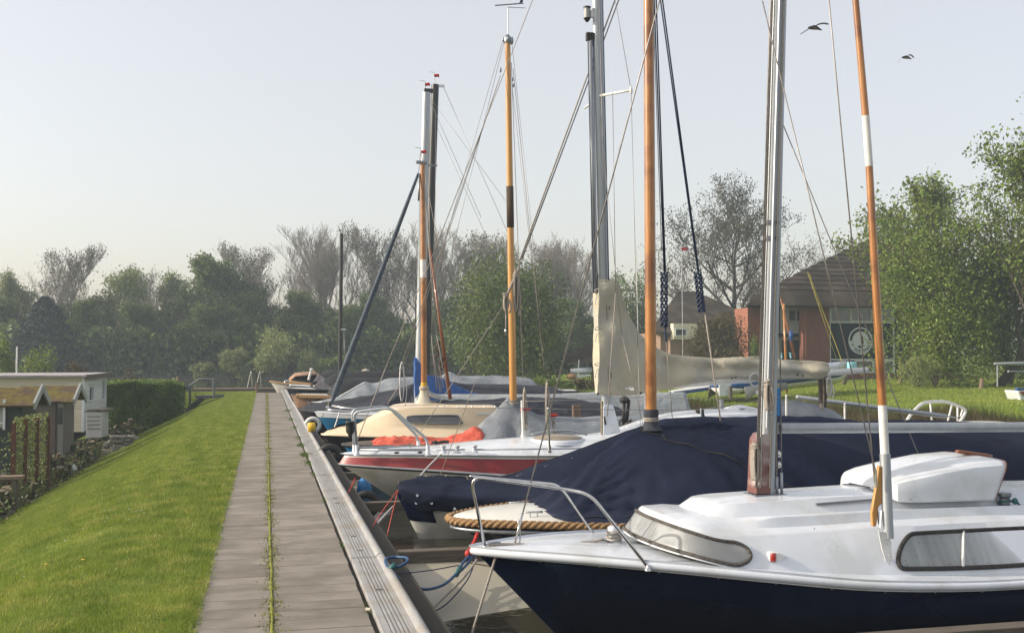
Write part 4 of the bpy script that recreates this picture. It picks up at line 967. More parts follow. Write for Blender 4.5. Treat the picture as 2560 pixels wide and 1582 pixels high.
line_thing('mooring_line', [c3(870, 1105, Y=8.5), c3(800, 1200, Y=8.3), c3(680, 1320, Y=8.0), c3(585, 1412, Y=7.6)], .010, 'rope_grey', 'worn tan mooring line slanting down beside the blue one')
line_thing('mooring_line', [c3(865, 1085, Y=8.6), c3(820, 1210, Y=8.35), c3(700, 1350, Y=8.0), c3(580, 1415, Y=7.7)], .006, 'rope_navy', 'thin dark line hanging just under the tan mooring line')
line_thing('mooring_line', [c3(430, 1182, Y=8.0), c3(600, 1165, Y=8.2), c3(770, 1135, Y=8.4)], .0045, 'rope_navy', 'thin dark line stretched level above the blue rope')

# ================================================================== white boat under a navy cover (y = 11.45)
Y3 = 11.42
B3 = Hull(1.41, Y3, 6.8, 1.62, [(0, .20), (.1, .17), (.3, .12), (.6, .1), (1, .15)], rake=.32, tm=.42, e=.62, stern=.85, nb=1.15, nm=2.2, zk0=-.12)
b3 = empty('covered_boat', (1.41, Y3, ZW), 'cream hulled boat under a navy cover laced down over its bow, behind the rope fender', 'boat')
B3.shell(0, 1, 0, 50, 12).build('hull', 'gelcoat_old', b3, smooth=True)
B3.shell(.90, 1, .006, 50, 3).build('boot_stripe', 'rust_red', b3, smooth=True)
B3.shell(.0, .5, .006, 12, 6, t0=0, t1=.045).build('stem_cap', 'navy_paint', b3, smooth=True)
n = 60; rows = []
for i in range(n):
    t = .006 + (i / (n - 1)) ** 1.35 * .98; x = B3.xb + t * B3.L
    hw = B3.half(t) + .02; zs_ = B3.zsh(t); rz = sinterp(x, [(1.42, .24), (1.52, .30), (1.9, .335), (2.3, .30), (2.65, .31), (3.0, .42), (3.486, .575), (4.165, .80), (4.6, .93), (5.5, .95), (7, .90), (8.3, .6)])
    lo_ = interp(x, [(1.42, .12), (1.5, .10), (1.6, .26), (1.75, .20), (3, .22), (8.3, .2)]); row = []
    for j in range(41):
        u = 2 * j / 40 - 1; a = abs(u); sg = -1 if u < 0 else 1
        if a > .62:
            q_ = (a - .62) / .38; p = B3.P(t, q_ * (lo_ / (zs_ - (ZW - .2))) * 1.0, sg); y_ = p.y + sg * .022; z_ = p.z; xx = p.x
        else:
            q_ = a / .62; xx = x; y_ = Y3 + sg * hw * q_; z_ = zs_ + (rz - zs_) * (1 - q_ ** (1.7 if x < 2.6 else 1.15)) + .006
        ang = math.atan2(x - 4.3, (y_ - Y3) * 1.0 + .4 * sg); f_ = .018 * sin(ang * 16 + 2 * nz(ang * 2, 1)) * min(1, a * 2) * (1 if x > 2.6 else .4)
        w_ = (.030 * nz(x * 4, u * 3.3, 3) + .022 * nz(x * 11 + u * 6, u * 7, 5) + .010 * nz(x * 22, u * 14, 8)) * (1.3 if x < 2.3 else .45)
        row.append((xx - .01 + w_ * .5, y_ + sg * abs(w_) * .8, z_ + (f_ + w_) * (1.1 - a)))
    rows.append(row)
b = MB(); b.grid(rows); b.poly(rows[0]); cov3 = b.build('cover', 'navy_canvas', b3, smooth=True, solid=.006)
for i_, j_ in ((3, 3), (6, 4), (9, 2), (4, 7), (16, 2), (24, 2), (32, 1)):
    p = Vector(rows[i_][j_]); b = MB(); b.lathe(p + Vector((0, -.004, 0)), [(.006, 0), (.014, 0), (.014, .004), (.006, .004)], 12, axis=(-.3, -1, .2)); b.build('eyelet', 'steel', cov3)
b = MB(); P = [Vector(rows[i][20]) + Vector((0, 0, .006)) for i in range(0, 34)]; b.tube(P, .004, 5); b.build('seam', 'dark_canvas', cov3)
b = MB(); P = [Vector(rows[min(k // 2 * 3, n - 1)][20 + (-2 if k % 2 else 2)]) + Vector((0, 0, .012)) for k in range(18)]; b.tube(P, .004, 5); b.build('cover_lacing', 'rope_grey', cov3)
for (pp, m_, lab) in (([c3(437, 705, Y=11.4), c3(400, 850, Y=11.0), c3(358, 1028, Y=9.6)], 'rope_orange', 'right strand of orange cord from the navy covered bow to the timber beam'),
                      ([c3(430, 720, Y=11.4), c3(350, 830, Y=10.9), c3(275, 945, Y=10.3)], 'rope_orange', 'left strand of orange cord from the navy covered bow to the walkway edge'),
                      ([c3(405, 810, Y=11.5), c3(340, 880, Y=11.0), c3(275, 950, Y=10.3)], 'rope_white', 'white mooring line from the navy covered bow to the walkway')):
    line_thing('mooring_line', pp, .0045 if 'orange' in m_ else .011, m_, lab)

# ================================================================== red banded yacht with beige sail cover (y = 14)
Y4 = 14.0
kf4 = lambda t: lerp(.15, .265, min(1, t / .3))
B4 = Hull(.975, Y4, 8.6, 2.1, [(0, .360), (.12, .372), (.3, .362), (.5, .36), (1, .42)], rake=1.0, tm=.46, e=.72, stern=.8, nb=1.2, nm=2.5, zk0=-.08, kf=kf4)
b4 = empty('sailing_yacht', (.975, Y4, ZW), 'white yacht with a broad red band, metal mast and beige sail cover on its boom', 'yacht')
B4.shell(0, 1, 0, 50, 14).build('hull', 'gelcoat_old', b4, smooth=True)
B4.strake(lambda t: .035, lambda t: kf4(t) - .004, .004).build('red_band', 'red_paint', b4, smooth=True)
B4.strake(lambda t: kf4(t) - .006, lambda t: kf4(t) + .022, .022, nq=4).build('white_rail', 'gelcoat', b4, smooth=True)
B4.strake(lambda t: kf4(t) + .022, lambda t: kf4(t) + .050, .016, nq=4).build('rubbing_strip', 'rubber', b4, smooth=True)
B4.rail(.02, .0, .01).build('toe_rail', 'gelcoat', b4, smooth=True)
B4.deck(.05, .0, .015).build('deck', 'gelcoat', b4, smooth=True)
# trunk rising aft of the foredeck
def ringc(x0, xs_, ws_, zf, n=44):
    P = cr([Vector((x, w_, 0)) for x, w_ in zip(xs_, ws_)], n); return [Vector((p.x, max(0, p.y), zf(p.x))) for p in P]
zd4 = lambda x: B4.zsh(B4.tx(x)) + .03
ra = ringc(0, (1.9, 1.95, 2.1, 2.6, 3.4, 4.4, 5.6, 7.0, 7.4), (0, .22, .4, .58, .72, .78, .8, .74, .72), lambda x: zd4(x))
rb = ringc(0, (2.0, 2.05, 2.2, 2.7, 3.5, 4.4, 5.6, 6.9, 7.2), (0, .18, .34, .5, .62, .66, .68, .62, .6), lambda x: sinterp(x, [(2, .41), (2.6, .445), (3.4, .48), (4.2, .50), (4.8, .52), (5.6, .70), (6.2, .80), (7.2, .82)]))
rc = ringc(0, (2.1, 2.14, 2.3, 2.8, 3.6, 4.4, 5.6, 6.8, 7.1), (0, .12, .25, .38, .48, .5, .52, .48, .46), lambda x: sinterp(x, [(2, .42), (2.6, .465), (3.4, .51), (4.2, .535), (4.8, .555), (5.6, .79), (6.2, .87), (7.2, .885)]))
rd_ = ringc(0, (2.2, 2.2, 2.4, 2.9, 3.7, 4.4, 5.6, 6.7, 7.05), (0,) * 9, lambda x: sinterp(x, [(2, .425), (2.6, .475), (3.4, .525), (4.2, .55), (4.8, .57), (5.6, .82), (6.2, .90), (7.2, .91)]))
b = MB()
for sd in (-1, 1):
    rows = [[Vector((p.x, Y4 + sd * p.y, p.z)) for p in rg] for rg in (ra, rb, rc, rd_)]; b.grid(rows if sd > 0 else rows[::-1])
b.build('cabin', 'gelcoat', b4, smooth=True, sub=1)
b = MB(); b.lathe((3.95, 13.72, .475), [(.40, 0), (.39, .05), (.36, .07), (0.001, .075)], 26); b.build('hatch_coaming', 'gelcoat', b4, smooth=True, angle=.8)
b = MB(); b.lathe((3.95, 13.72, .55), [(.345, 0), (.33, .012), (.25, .035), (.12, .05), (0.001, .055)], 26); b.build('foredeck_hatch', 'teak', b4, smooth=True); COL.objects[-1].data.materials[0] = mat('hatch_brown', (.27, .22, .15), (.22, .18, .12), .5, coat=.3)
b = MB(); b.tube(cr([k3(1860, 1190, Y=13.5), k3(2000, 1158, Y=13.5), k3(2218, 1138, Y=13.5), k3(2400, 1150, Y=13.5), k3(2560, 1190, Y=13.5)], 24), .014, 7); b.build('hatch_rim', 'alu', b4, smooth=True)
# pulpit of the red banded yacht
zd = .385
n1 = [c3(205, 515, Y=13.72), c3(190, 300, Y=13.72), c3(212, 285, Y=13.7), c3(390, 263, Y=13.5), c3(595, 440, Y=13.35), c3(598, 515, Y=13.3)]
n2 = [c3(190, 512, Y=14.2), c3(180, 290, Y=14.2), c3(200, 270, Y=14.2), c3(378, 255, Y=14.5), c3(540, 420, Y=14.6), c3(545, 490, Y=14.6)]
b = MB(); b.tube(arc(n1, .10), .019, 8); b.tube(arc(n2, .10), .019, 8); b.build('pulpit', 'alu', b4, smooth=True)
b = MB(); b.tube([c3(215, 487, Y=13.7), c3(545, 478, Y=14.5)], .016, 7); b.tube([c3(222, 497, Y=13.7), c3(590, 497, Y=13.35)], .016, 7); b.build('pulpit_base_rail', 'alu', b4, smooth=True)
for p in (n1[-1], n2[-1], n1[0], n2[0]):
    b = MB(); b.lathe(p + Vector((0, 0, -.03)), [(.045, 0), (.045, .015), (.028, .03), (.026, .14)], 12); b.build('pulpit_foot', 'gelcoat', b4, smooth=True)
pn = c3(168, 360, Y=13.62); b = MB(); b.lathe(pn + Vector((0, 0, -.12)), [(.02, -.05), (.03, .0), (.055, .03), (.06, .10)], 12); b.build('lamp_base', 'rubber', b4, smooth=True)
b = MB(); b.lathe(pn + Vector((0, 0, -.02)), [(.06, 0), (.062, .05), (.066, .055), (.066, .07), (0.001, .075)], 12); b.build('bow_lamp', 'black_paint', b4, smooth=True)
# deck gear
for x_ in (505, 560, 680, 735, 790, 845): pass
for x_, y_ in ((745, 1405), (920, 1405), (1140, 1400)):
    p = k3(x_, y_, Y=13.22); b = MB(); b.lathe(p + Vector((0, 0, -.02)), [(.055, 0), (.05, .015), (.03, .03), (.03, .075), (.042, .085), (.04, .1), (0.001, .1)], 12); b.build('deck_fitting', 'gelcoat', b4, smooth=True, angle=.8)
b = MB(); b.tube([k3(655, 1382, Y=13.22), k3(1018, 1378, Y=13.22)], .010, 7); b.tube([k3(1150, 1378, Y=13.25), k3(2218, 1368, Y=13.2), k3(2900, 1360, Y=13.2)], .012, 7); b.build('jackstay', 'alu', b4, smooth=True)
for x_, y_ in ((160, 1418), (455, 1413)):
    b = MB(); b.ball(k3(x_, y_, Y=13.3), .03, 10, (1.3, .7, .5)); b.build('fairlead', 'rubber', b4, smooth=True)
for i_ in range(9):
    a = i_; p0 = k3(540 + 30 * i_, 1322 - 4 * (i_ % 3), Y=14.45)
b = MB(); q = random.Random(8); P = [k3(600 + 210 * q.random(), 1290 + 40 * (q.random() - .5), Y=14.4 + .1 * q.random()) for _ in range(16)]; b.tube(cr(P, 120), .014, 6); b.build('line_heap', 'rubber', b4, smooth=True)
s1 = k3(2085, 1415, Y=13.15); s2 = k3(1752, 1218, Y=14.72)
stanchion(b4, s1, .58, .017, lean=-.02); stanchion(b4, s2, .52, .017, 'white_metal', lean=-.02)
for (x_, Y_, zt) in ((235, 13.1, .95), (1185, 13.1, 1.125), (1835, 13.1, 1.0)):
    p = k5(x_, 1000, Y=Y_); p.z = .40; stanchion(b4, p, zt - .40, .016, 'white_metal' if x_ > 1000 else 'alu')
H1 = c3(210, 290, Y=13.7); top1 = s1 + Vector((-.02, 0, .58)); q5 = [Vector((k5(x_, 1000, Y=13.1).x, 13.1, z_)) for x_, z_ in ((235, .95), (1185, 1.125), (1835, 1.0))]
wire(b4, c3(392, 262, Y=13.5), top1, .0045, 'wire', 'lifeline'); wire(b4, top1, q5[0], .0045, 'wire', 'lifeline', .01); wire(b4, q5[0], q5[1], .0045, 'wire', 'lifeline'); wire(b4, q5[1], q5[2], .0045, 'wire', 'lifeline')
top2 = s2 + Vector((-.02, 0, .52)); wire(b4, c3(380, 255, Y=14.5), top2, .0045, 'wire', 'lifeline'); e2 = k4(2447, 755, Y=14.8); wire(b4, top2, k4(1430, 690, Y=14.8), .0045, 'wire', 'lifeline'); wire(b4, k4(1430, 690, Y=14.8), e2 + Vector((1.2, 0, .0)), .0045, 'wire', 'lifeline')
p = k4(1430, 690, Y=14.8); stanchion(b4, Vector((p.x, 14.8, .4)), p.z - .4, .015, 'alu')
# winches, hatches on cabin top
for x_, y_, Y_, s_ in ((690, 950, 13.8, 1.0), (460, 850, 14.35, .7)):
    p = k5(x_, y_, Y=Y_); b = MB(); b.lathe(p + Vector((0, 0, -.02)), [(.075 * s_, 0), (.075 * s_, .03), (.05 * s_, .045), (.045 * s_, .11), (.055 * s_, .13), (.055 * s_, .155), (0.001, .16)], 16); b.build('winch', 'alu_dark', b4, smooth=True, angle=.7)
for x_, y_, Y_ in ((485, 930, 13.7), (805, 970, 13.6)):
    b = MB(); b.ball(k5(x_, y_, Y=Y_), .055, 10, (1.3, 1, .45)); b.build('vent', 'alu_dark', b4, smooth=True)
b = MB(); rows = []
for x, z, w_ in ((6.62, .84, .30), (6.68, .92, .33), (6.85, .95, .34), (7.1, .90, .36), (7.25, .80, .36)):
    rows.append([(x, Y4 + w_ * u, z - .10 * abs(u) ** 3) for u in (-1, -.8, -.5, 0, .5, .8, 1)])
b.grid(rows); b.build('companionway_hatch', 'gelcoat', b4, smooth=True, solid=.03)
b = MB(); b.tube(cr([k5(185, 870, Y=13.2), k5(240, 880, Y=13.2), k5(262, 960, Y=13.2), k5(262, 1030, Y=13.2)], 12), .022, 6); b.ball(k5(220, 875, Y=13.2), .055, 10, (1.2, 1, .8)); b.build('winch_strap', 'rubber', b4, smooth=True)
cv = [(7.05, .62, .5, .78, 1.3), (7.2, .66, .48, .95, 1.5), (7.6, .7, .46, 1.02, 1.5), (8.0, .68, .45, .98, 1.4), (8.35, .62, .44, .84, 1.2), (8.75, .5, .43, .62, 1.0)]
cover(b4, cv, 'grey_canvas', name='cockpit_cover', folds=.02, apex=(8, 1.0), seed=8, yc=Y4, flap=True, wr=.02)
b = MB(); b.box((6.93, 13.25, .92), (.33, .03, .62), rz=.1); b.build('spray_dodger', 'blue_plastic', b4); 
# tabernacle, mast, spar, lamp
mf4 = k4(840, 900, Y=Y4); mt4 = up_to(k4(830, 640, Y=Y4), dt(1427, 0, Y=Y4), 8.6)
b = MB(); b.poly([k4(x_, y_, Y=Y4 - .09) for x_, y_ in ((785, 1262), (785, 850), (800, 815), (850, 800), (900, 800), (935, 815), (955, 870), (1052, 1240), (1052, 1262))], .018, (0, 1, 0))
b.poly([k4(x_, y_, Y=Y4 + .07) for x_, y_ in ((785, 1262), (785, 850), (800, 815), (850, 800), (900, 800), (935, 815), (955, 870), (1052, 1240), (1052, 1262))], .018, (0, 1, 0)); b.build('tabernacle', 'gelcoat', b4, bev=.004)
b = MB(); b.box(k4(770, 1080, Y=Y4) + Vector((0, 0, 0)), (.03, .06, .62)); b.build('tabernacle_strut', 'log_end', b4)
wire(b4, k4(820, 1110, Y=Y4 - .11), k4(798, 980, Y=Y4 - .11), .014, 'rubber', 'tabernacle_handle')
mast(b4, mf4, mt4, .074, .070, 'alu', oval=(1.05, .8))
p = mf4.lerp(mt4, .02); 
sp0 = dt(1424, 700, Y=Y4 - .02) + Vector((-.02, 0, 0)); sp1 = dt(1410, 92, Y=Y4)
b = MB(); b.tube([sp0, sp1], .035, 10); b.build('spare_spar', 'alu', b4, smooth=True)
b = MB(); b.tube([dt(1418, 700, Y=Y4 - .06), dt(1405, 100, Y=Y4 - .06)], .008, 6); b.tube([dt(1428, 700, Y=Y4 - .1), dt(1417, 95, Y=Y4 - .1)], .007, 6); b.build('halyard', 'rope_navy', b4, smooth=True)
b = MB(); b.box(sp1 + Vector((0, 0, .02)), (.12, .07, .12)); b.ball(sp1 + Vector((.04, 0, -.06)), .045, 8, (.7, .7, 1.3)); b.build('spar_head', 'rubber', b4, bev=.01)
wire(b4, k4(905, 640, Y=Y4 - .08), up_to(k4(905, 640, Y=Y4 - .08), dt(1440, 0, Y=Y4 - .08), 8.4), .009, 'rope_navy', 'halyard')
wire(b4, k4(870, 640, Y=Y4 - .10), up_to(k4(870, 640, Y=Y4 - .1), dt(1432, 0, Y=Y4 - .1), 8.4), .005, 'wire', 'halyard')
lp = dt(1403, 30, Y=Y4); b = MB(); b.lathe(lp + Vector((0, 0, -.09)), [(.02, -.05), (.04, -.02), (.052, 0)], 12); b.build('lamp_base', 'black_paint', b4, smooth=True); b = MB(); b.lathe(lp + Vector((0, 0, .06)), [(.055, 0), (.055, .02), (0.001, .025)], 12); b.build('lamp_cap', 'black_paint', b4, smooth=True)
b = MB(); b.lathe(lp + Vector((0, 0, -.085)), [(.048, 0), (.046, .14)], 14); b.build('masthead_lamp', 'acrylic', b4, smooth=True)
b = MB(); b.box(lp + Vector((.09, 0, -.02)), (.08, .05, .1)); b.build('lamp_bracket', 'white_metal', b4)
sA = dt(1431, 230, Y=Y4); sB = dt(1508, 216, Y=13.2)
b = MB(); b.tube([sA, sB], [.022, .017], 8); b.ball(sB, .035, 8, (.7, .7, 1.8)); b.build('spreader', 'white_metal', b4, smooth=True)
b = MB(); b.tube([sA + Vector((.02, .1, 0)), sA + Vector((.06, .85, .03))], [.022, .017], 8); b.build('spreader', 'white_metal', b4, smooth=True)
wire(b4, mt4, sB, .004, 'wire', 'shroud'); wire(b4, sB, dt(1524, 830, Y=13.15), .004, 'wire', 'shroud'); wire(b4, dt(1524, 830, Y=13.15), Vector((dt(1532, 1000, Y=13.1).x, 13.1, .4)), .004, 'wire', 'shroud')
wire(b4, dt(1464, 222, Y=13.6), dt(1471, 700, Y=13.6), .0045, 'wire', 'flag_halyard'); wire(b4, dt(1471, 700, Y=13.6), k4(845, 985, Y=13.5), .008, 'rope_grey', 'flag_halyard')
wire(b4, dt(1434, 280, Y=Y4 - .1), dt(1486, 800, Y=13.3), .004, 'wire', 'shroud'); wire(b4, dt(1486, 800, Y=13.3), k4(1405, 640, Y=13.2) + Vector((.03, 0, -.6)), .004, 'wire', 'shroud')
wire(b4, mt4 + Vector((-.05, 0, -.1)), c3(205, 515, Y=Y4) , .0055, 'wire', 'forestay') if False else None
# forestays of the red banded yacht: the pair running from its masthead to the hanging coil and the bow
fa = dt(1243, 620, Y=Y4); fb = dt(1472, 0, Y=Y4); fb2 = dt(1478, 0, Y=Y4)
def stay2(parent, pA, pB, ext, r, m_, name='stay'): wire(parent, pA, pB + (pB - pA) * ext, r, m_, name)
stay2(b4, fa, dt(1470, 0, Y=Y4), .05, .012, 'rope_grey', 'furling_line'); stay2(b4, dt(1247, 620, Y=Y4), dt(1479, 0, Y=Y4), .05, .010, 'wire', 'furling_line')
wire(b4, dt(1240, 640, Y=13.9), dt(1205, 720, Y=13.9), .02, 'rope_grey', 'furling_line')
coil(b4, dt(1232, 648, Y=13.9), .55, .10, .012, 'rope_grey', 5, seed=9); coil(b4, dt(1209, 705, Y=13.9), .22, .11, .014, 'rope_grey', 3, seed=10)
wire(b4, dt(1209, 720, Y=13.9), dt(1209, 800, Y=13.9), .012, 'rope_grey', 'line_end'); b = MB(); b.ball(dt(1208, 792, Y=13.9), .022, 8, (.7, .7, 2)); b.build('snap_hook', 'steel', b4, smooth=True)
wire(b4, dt(1203, 730, Y=13.9), Vector((1.9, 13.9, .42)), .005, 'rope_grey', 'jib_halyard')
stay2(b4, dt(857, 968, Y=14.0) + Vector((.02, 0, -.4)), dt(1020, 600, Y=Y4), 0, .008, 'rope_grey', 'forestay') if False else None
p_b = Vector((1.18, Y4, .40)); 
P1_ = dt(855, 1050, Y=Y4); wire(b4, P1_, dt(925, 870, Y=Y4), .007, 'rope_grey', 'forestay'); wire(b4, dt(925, 870, Y=Y4), dt(1022, 640, Y=Y4), .006, 'rope_grey', 'forestay'); stay2(b4, dt(1022, 640, Y=Y4), dt(1273, 0, Y=Y4), .5, .006, 'rope_grey', 'forestay')
# sail cover on the boom
bx = [(4.58, 2.80, 1.15), (4.68, 2.80, 1.13), (4.80, 2.79, 1.115), (4.90, 2.76, 1.11), (5.00, 2.50, 1.11), (5.12, 2.24, 1.12), (5.27, 2.01, 1.13), (5.50, 1.82, 1.17), (5.73, 1.715, 1.21), (6.05, 1.68, 1.27), (6.38, 1.655, 1.33), (6.9, 1.67, 1.345), (7.2, 1.675, 1.32), (7.5, 1.63, 1.325), (7.9, 1.615, 1.34), (8.15, 1.60, 1.335), (8.27, 1.58, 1.40), (8.30, 1.53, 1.46)]
rows = []; n = 90
for i in range(n):
    x = 4.60 + 3.70 * i / (n - 1); zt = sinterp(x, [(a, b_) for a, b_, c_ in bx]); zb_ = sinterp(x, [(a, c_) for a, b_, c_ in bx]); row = []
    tw = interp(x, [(4.6, .035), (4.66, .09), (5, .10), (5.6, .12), (8.1, .12), (8.3, .05)])
    for j in range(36):
        a = 2 * pi * j / 36; s_ = sin(a); c_ = cos(a); v = (1 - c_) / 2  # 0 bottom .. 1 top
        z = zb_ + (zt - zb_) * v; wd = tw * (abs(s_) ** .55) * (1.15 - .75 * v + .25 * sin(v * 9 + x * 2))
        wd = max(wd, .115 * abs(s_) ** .4 * max(0, min(1, (5.35 - x) / .5)))
        # folds run down and aft from the throat
        f_ = .034 * sin((x - 4.6) * 9 + (zt - z) * 7 + 2 * nz(x, z, 2)) + .020 * abs(sin((x - 4.6) * 11 - (zt - z) * 9 + 3 * nz(x * 2, z * 2))) + .026 * nz(x * 5, z * 7, 4)
        row.append((x + .006 * nz(z * 9, a), Y4 + (1 if s_ > 0 else -1) * max(.004, wd + f_ * abs(s_) ** .4), z + .012 * nz(x * 5, a, 3)))
    rows.append(row)
b = MB(); b.grid(rows, True); b.poly(rows[0]); b.poly(rows[-1][::-1]); scv = b.build('sail_cover', 'beige_canvas', b4, smooth=True)
for x_, y_ in ((1360, 625), (2030, 460), (2070, 440), (700, 640)):
    b = MB(); b.ball(k4(x_, y_, Y=Y4 - .125), .018, 8, (1, .5, 1)); b.build('eyelet', 'rubber', scv, smooth=True)
for x_, y_ in ((575, 513), (620, 505), (1365, 485), (1310, 472)):
    b = MB(); b.ball(k5(x_, y_, Y=Y4 - .125), .016, 8, (1, .5, 1)); b.build('eyelet', 'rubber', scv, smooth=True)
for y_ in (700, 790, 875): 
    p = dt(1431, y_, Y=Y4 - .07); b = MB(); b.tube(cr([p, p + Vector((-.07, -.02, .03)), p + Vector((-.02, -.05, .05)), p + Vector((.05, -.04, -.01)), p + Vector((-.04, -.04, -.05)), p + Vector((-.06, -.02, -.16))], 24), .007, 5); b.build('cover_tie', 'rope_white', scv, smooth=True)
boomA = k4(900, 690, Y=Y4); b = MB(); b.tube([Vector((4.85, Y4, 1.20)), Vector((8.95, Y4, 1.47))], .05, 10); b.build('boom', 'white_metal', b4, smooth=True)
b = MB(); b.bar(Vector((8.15, Y4 - .02, 1.36)), Vector((8.15, Y4 - .02, .5)), .05, .05); b.bar(Vector((8.28, Y4 + .05, 1.36)), Vector((8.22, Y4 + .05, .5)), .05, .05); b.build('boom_crutch', 'weathered_wood', b4)
coil(b4, k5(1560, 800, Y=Y4 - .12), .62, .12, .013, 'rope_grey', 5, seed=21)
coil(b4, k5(1650, 500, Y=Y4 - .12), .28, .13, .009, 'rope_white', 3, seed=22)
b = MB(); b.tube(cr([k5(835 + 60 * cos(a), 530 + 70 * sin(a), Y=Y4 - .15) for a in [i * .5 for i in range(13)]], 40), .014, 6); b.build('rope_ring', 'rope_white', b4, smooth=True)
line_thing('mooring_line', [c3(672, 518, Y=13.22), c3(600, 590, Y=12.9), c3(540, 660, Y=12.5)], .011, 'rope_white', 'white line slanting down across the red band of the yacht')
line_thing('mooring_line', [c3(195, 655, Y=12.6) , c3(160, 730, Y=12.5)], .006, 'rope_red', 'red cord on the walkway side below the red banded bow')
line_thing('rope', [c4(215, 0, Y=10.4) , c4(0, 572, Y=11.42)], .0045, 'rope_grey', 'thin line rising from the navy covered bow across the red band')

# ------------------------------------------------------------------ low pale hull lying under the timber beam
lh = empty('low_boat', (1.1, 9.0, ZW), 'low smooth beige hull floating under the timber beam between walkway and rope fender', 'boat')
b = MB(); rows = []
for i in range(24):
    t = i / 23; x = 1.0 + 1.65 * t; y0_ = 9.24; d_ = 1.9 - .8 * t ** .7
    rows.append([(x, y0_ - d_ * q_, lerp(-.125, ZW - .06, q_ ** 1.5)) for q_ in [k / 9 for k in range(10)]])
b.grid([r[::-1] for r in rows]); b.build('hull', 'hull_beige', lh, smooth=True)
b = MB(); P = [Vector(rows[int(i)][int(9 - k)]) if False else Vector(rows[int(i)][k]) + Vector((0, 0, .008)) for i, k in ((6, 0), (9, 1), (12, 2), (15, 3), (18, 4), (21, 5))]; b.tube(cr(P, 24), .005, 5); b.build('chine', 'weathered_wood', lh, smooth=True)
# ================================================================== blue open boat with orange tarp and grey cover (y = 17.2)
Y5 = 17.2
B5 = Hull(1.25, Y5, 6.6, 2.0, [(0, .22), (.15, .20), (.4, .16), (1, .2)], rake=.45, tm=.42, e=.6, stern=.85, nb=1.3)
b5 = empty('open_sailboat', (1.25, Y5, ZW), 'blue hulled sailboat with orange tarp on its bow, grey cover and pale pine mast', 'boat')
B5.shell(0, 1, 0, 36, 10).build('hull', 'blue_paint', b5, smooth=True)
B5.rail(.03, 0, 0).build('rub_rail', 'rubber', b5, smooth=True)
B5.deck(.05, 0, .01).build('deck', 'weathered_wood', b5, smooth=True)
# crumpled orange tarp
n = 50; rows = []
for i in range(n):
    t = i / (n - 1); x = 1.7 + 1.98 * t; top = sinterp(x, [(1.7, .27), (2.0, .33), (2.5, .32), (2.9, .30), (3.2, .37), (3.42, .46), (3.55, .45), (3.66, .28)])
    row = []
    for j in range(22):
        u = 2 * j / 21 - 1; row.append((x + .03 * nz(x * 5, u * 3), Y5 - .1 + .42 * u, .20 + (top - .2) * (1 - abs(u) ** 1.6) + .05 * nz(x * 6, u * 4, 3) + .03 * nz(x * 15, u * 9)))
    rows.append(row)
b = MB(); b.grid(rows); b.build('tarp', 'orange_tarp', b5, smooth=True, solid=.004)
mf5 = k3(1628, 790, Y=Y5); mt5 = dt(1213, 100, Y=Y5)
gc = [(3.30, .12, .25, .28, 1.0), (3.5, .52, .24, .47, .95), (3.75, .70, .23, .66, .8), (3.98, .78, .22, .90, .55), (4.12, .80, .22, 1.0, .42), (4.3, .82, .22, .84, .7), (4.6, .84, .22, .67, 1.0), (5.0, .84, .22, .61, 1.2), (6, .82, .22, .62, 1.4), (7, .78, .22, .62, 1.4), (7.7, .7, .22, .5, 1.2)]
cv5, rw5 = cover(b5, gc, 'grey_canvas', folds=.03, apex=(4.12, .95), seed=12, yc=Y5, flap=True, nw=49, wr=.012, fold_k=11)
b = MB(); b.lathe(mf5 + Vector((0, 0, -.16)), [(.17, -.1), (.115, 0), (.09, .1), (.088, .2)], 14); b.build('mast_boot', 'grey_canvas', b5, smooth=True)
b = MB(); b.lathe(mf5 + Vector((0, 0, -.02)), [(.09, 0), (.096, .02), (.09, .045)], 14); b.build('boot_lashing', 'rope_grey', b5, smooth=True)
mast(b5, mf5, mt5, .064, .050, 'pine')
b = MB(); b.tube([mf5.lerp(mt5, (964 - 538) / (964 - 80.)), mf5.lerp(mt5, (964 - 437) / (964 - 80.))], .0645, 14); b.build('mast_wrap', 'brown_wrap', b5, smooth=True)
b = MB(); b.lathe(mt5 + Vector((0, 0, -.03)), [(.06, 0), (.07, .03), (.065, .09), (.03, .15), (0.001, .16)], 10); 
for a in (0, 1.5, 3, 4.5): b.ball(mt5 + Vector((.075 * cos(a), .075 * sin(a), .03)), .03, 6, (.7, .7, 1.6))
b.build('masthead', 'alu_dark', b5, smooth=True)
b = MB(); b.tube([mt5, dt(1214, 18, Y=Y5)], .009, 6); b.tube([dt(1183, 14, Y=Y5), dt(1248, 9, Y=Y5)], .012, 5); b.tube([dt(1215, 18, Y=Y5), dt(1256, 20, Y=Y5)], .006, 5); b.build('vane_rod', 'alu_dark', b5)
pv = dt(1241, 5, Y=Y5); b = MB(); b.poly([pv + Vector((x_, 0, z_)) for x_, z_ in ((-.10, -.035), (.0, -.02), (.045, .09), (.075, .09), (.06, -.02), (.09, -.03))], .012, (0, 1, 0)); b.build('wind_vane', 'black_paint', b5)
for k_, (x0, y0, x1, y1, Y_) in enumerate([(1203, 92, 1068, 560, 17.0), (1207, 90, 1030, 800, 17.0), (1196, 180, 960, 870, 16.9), (1196, 180, 967, 870, 16.9), (1222, 150, 1250, 912, 16.7), (1226, 165, 1300, 880, 16.6), (1224, 110, 1308, 900, 16.8), (1223, 200, 1290, 790, 16.5)]):
    wire(b5, dt(x0, y0, Y=Y5), dt(x1, y1, Y=Y_), .006 if k_ in (2, 3, 4, 5) else .004, 'rope_grey' if k_ in (2, 3, 4, 5) else 'wire', 'halyard' if k_ in (2, 3, 4) else 'shroud')
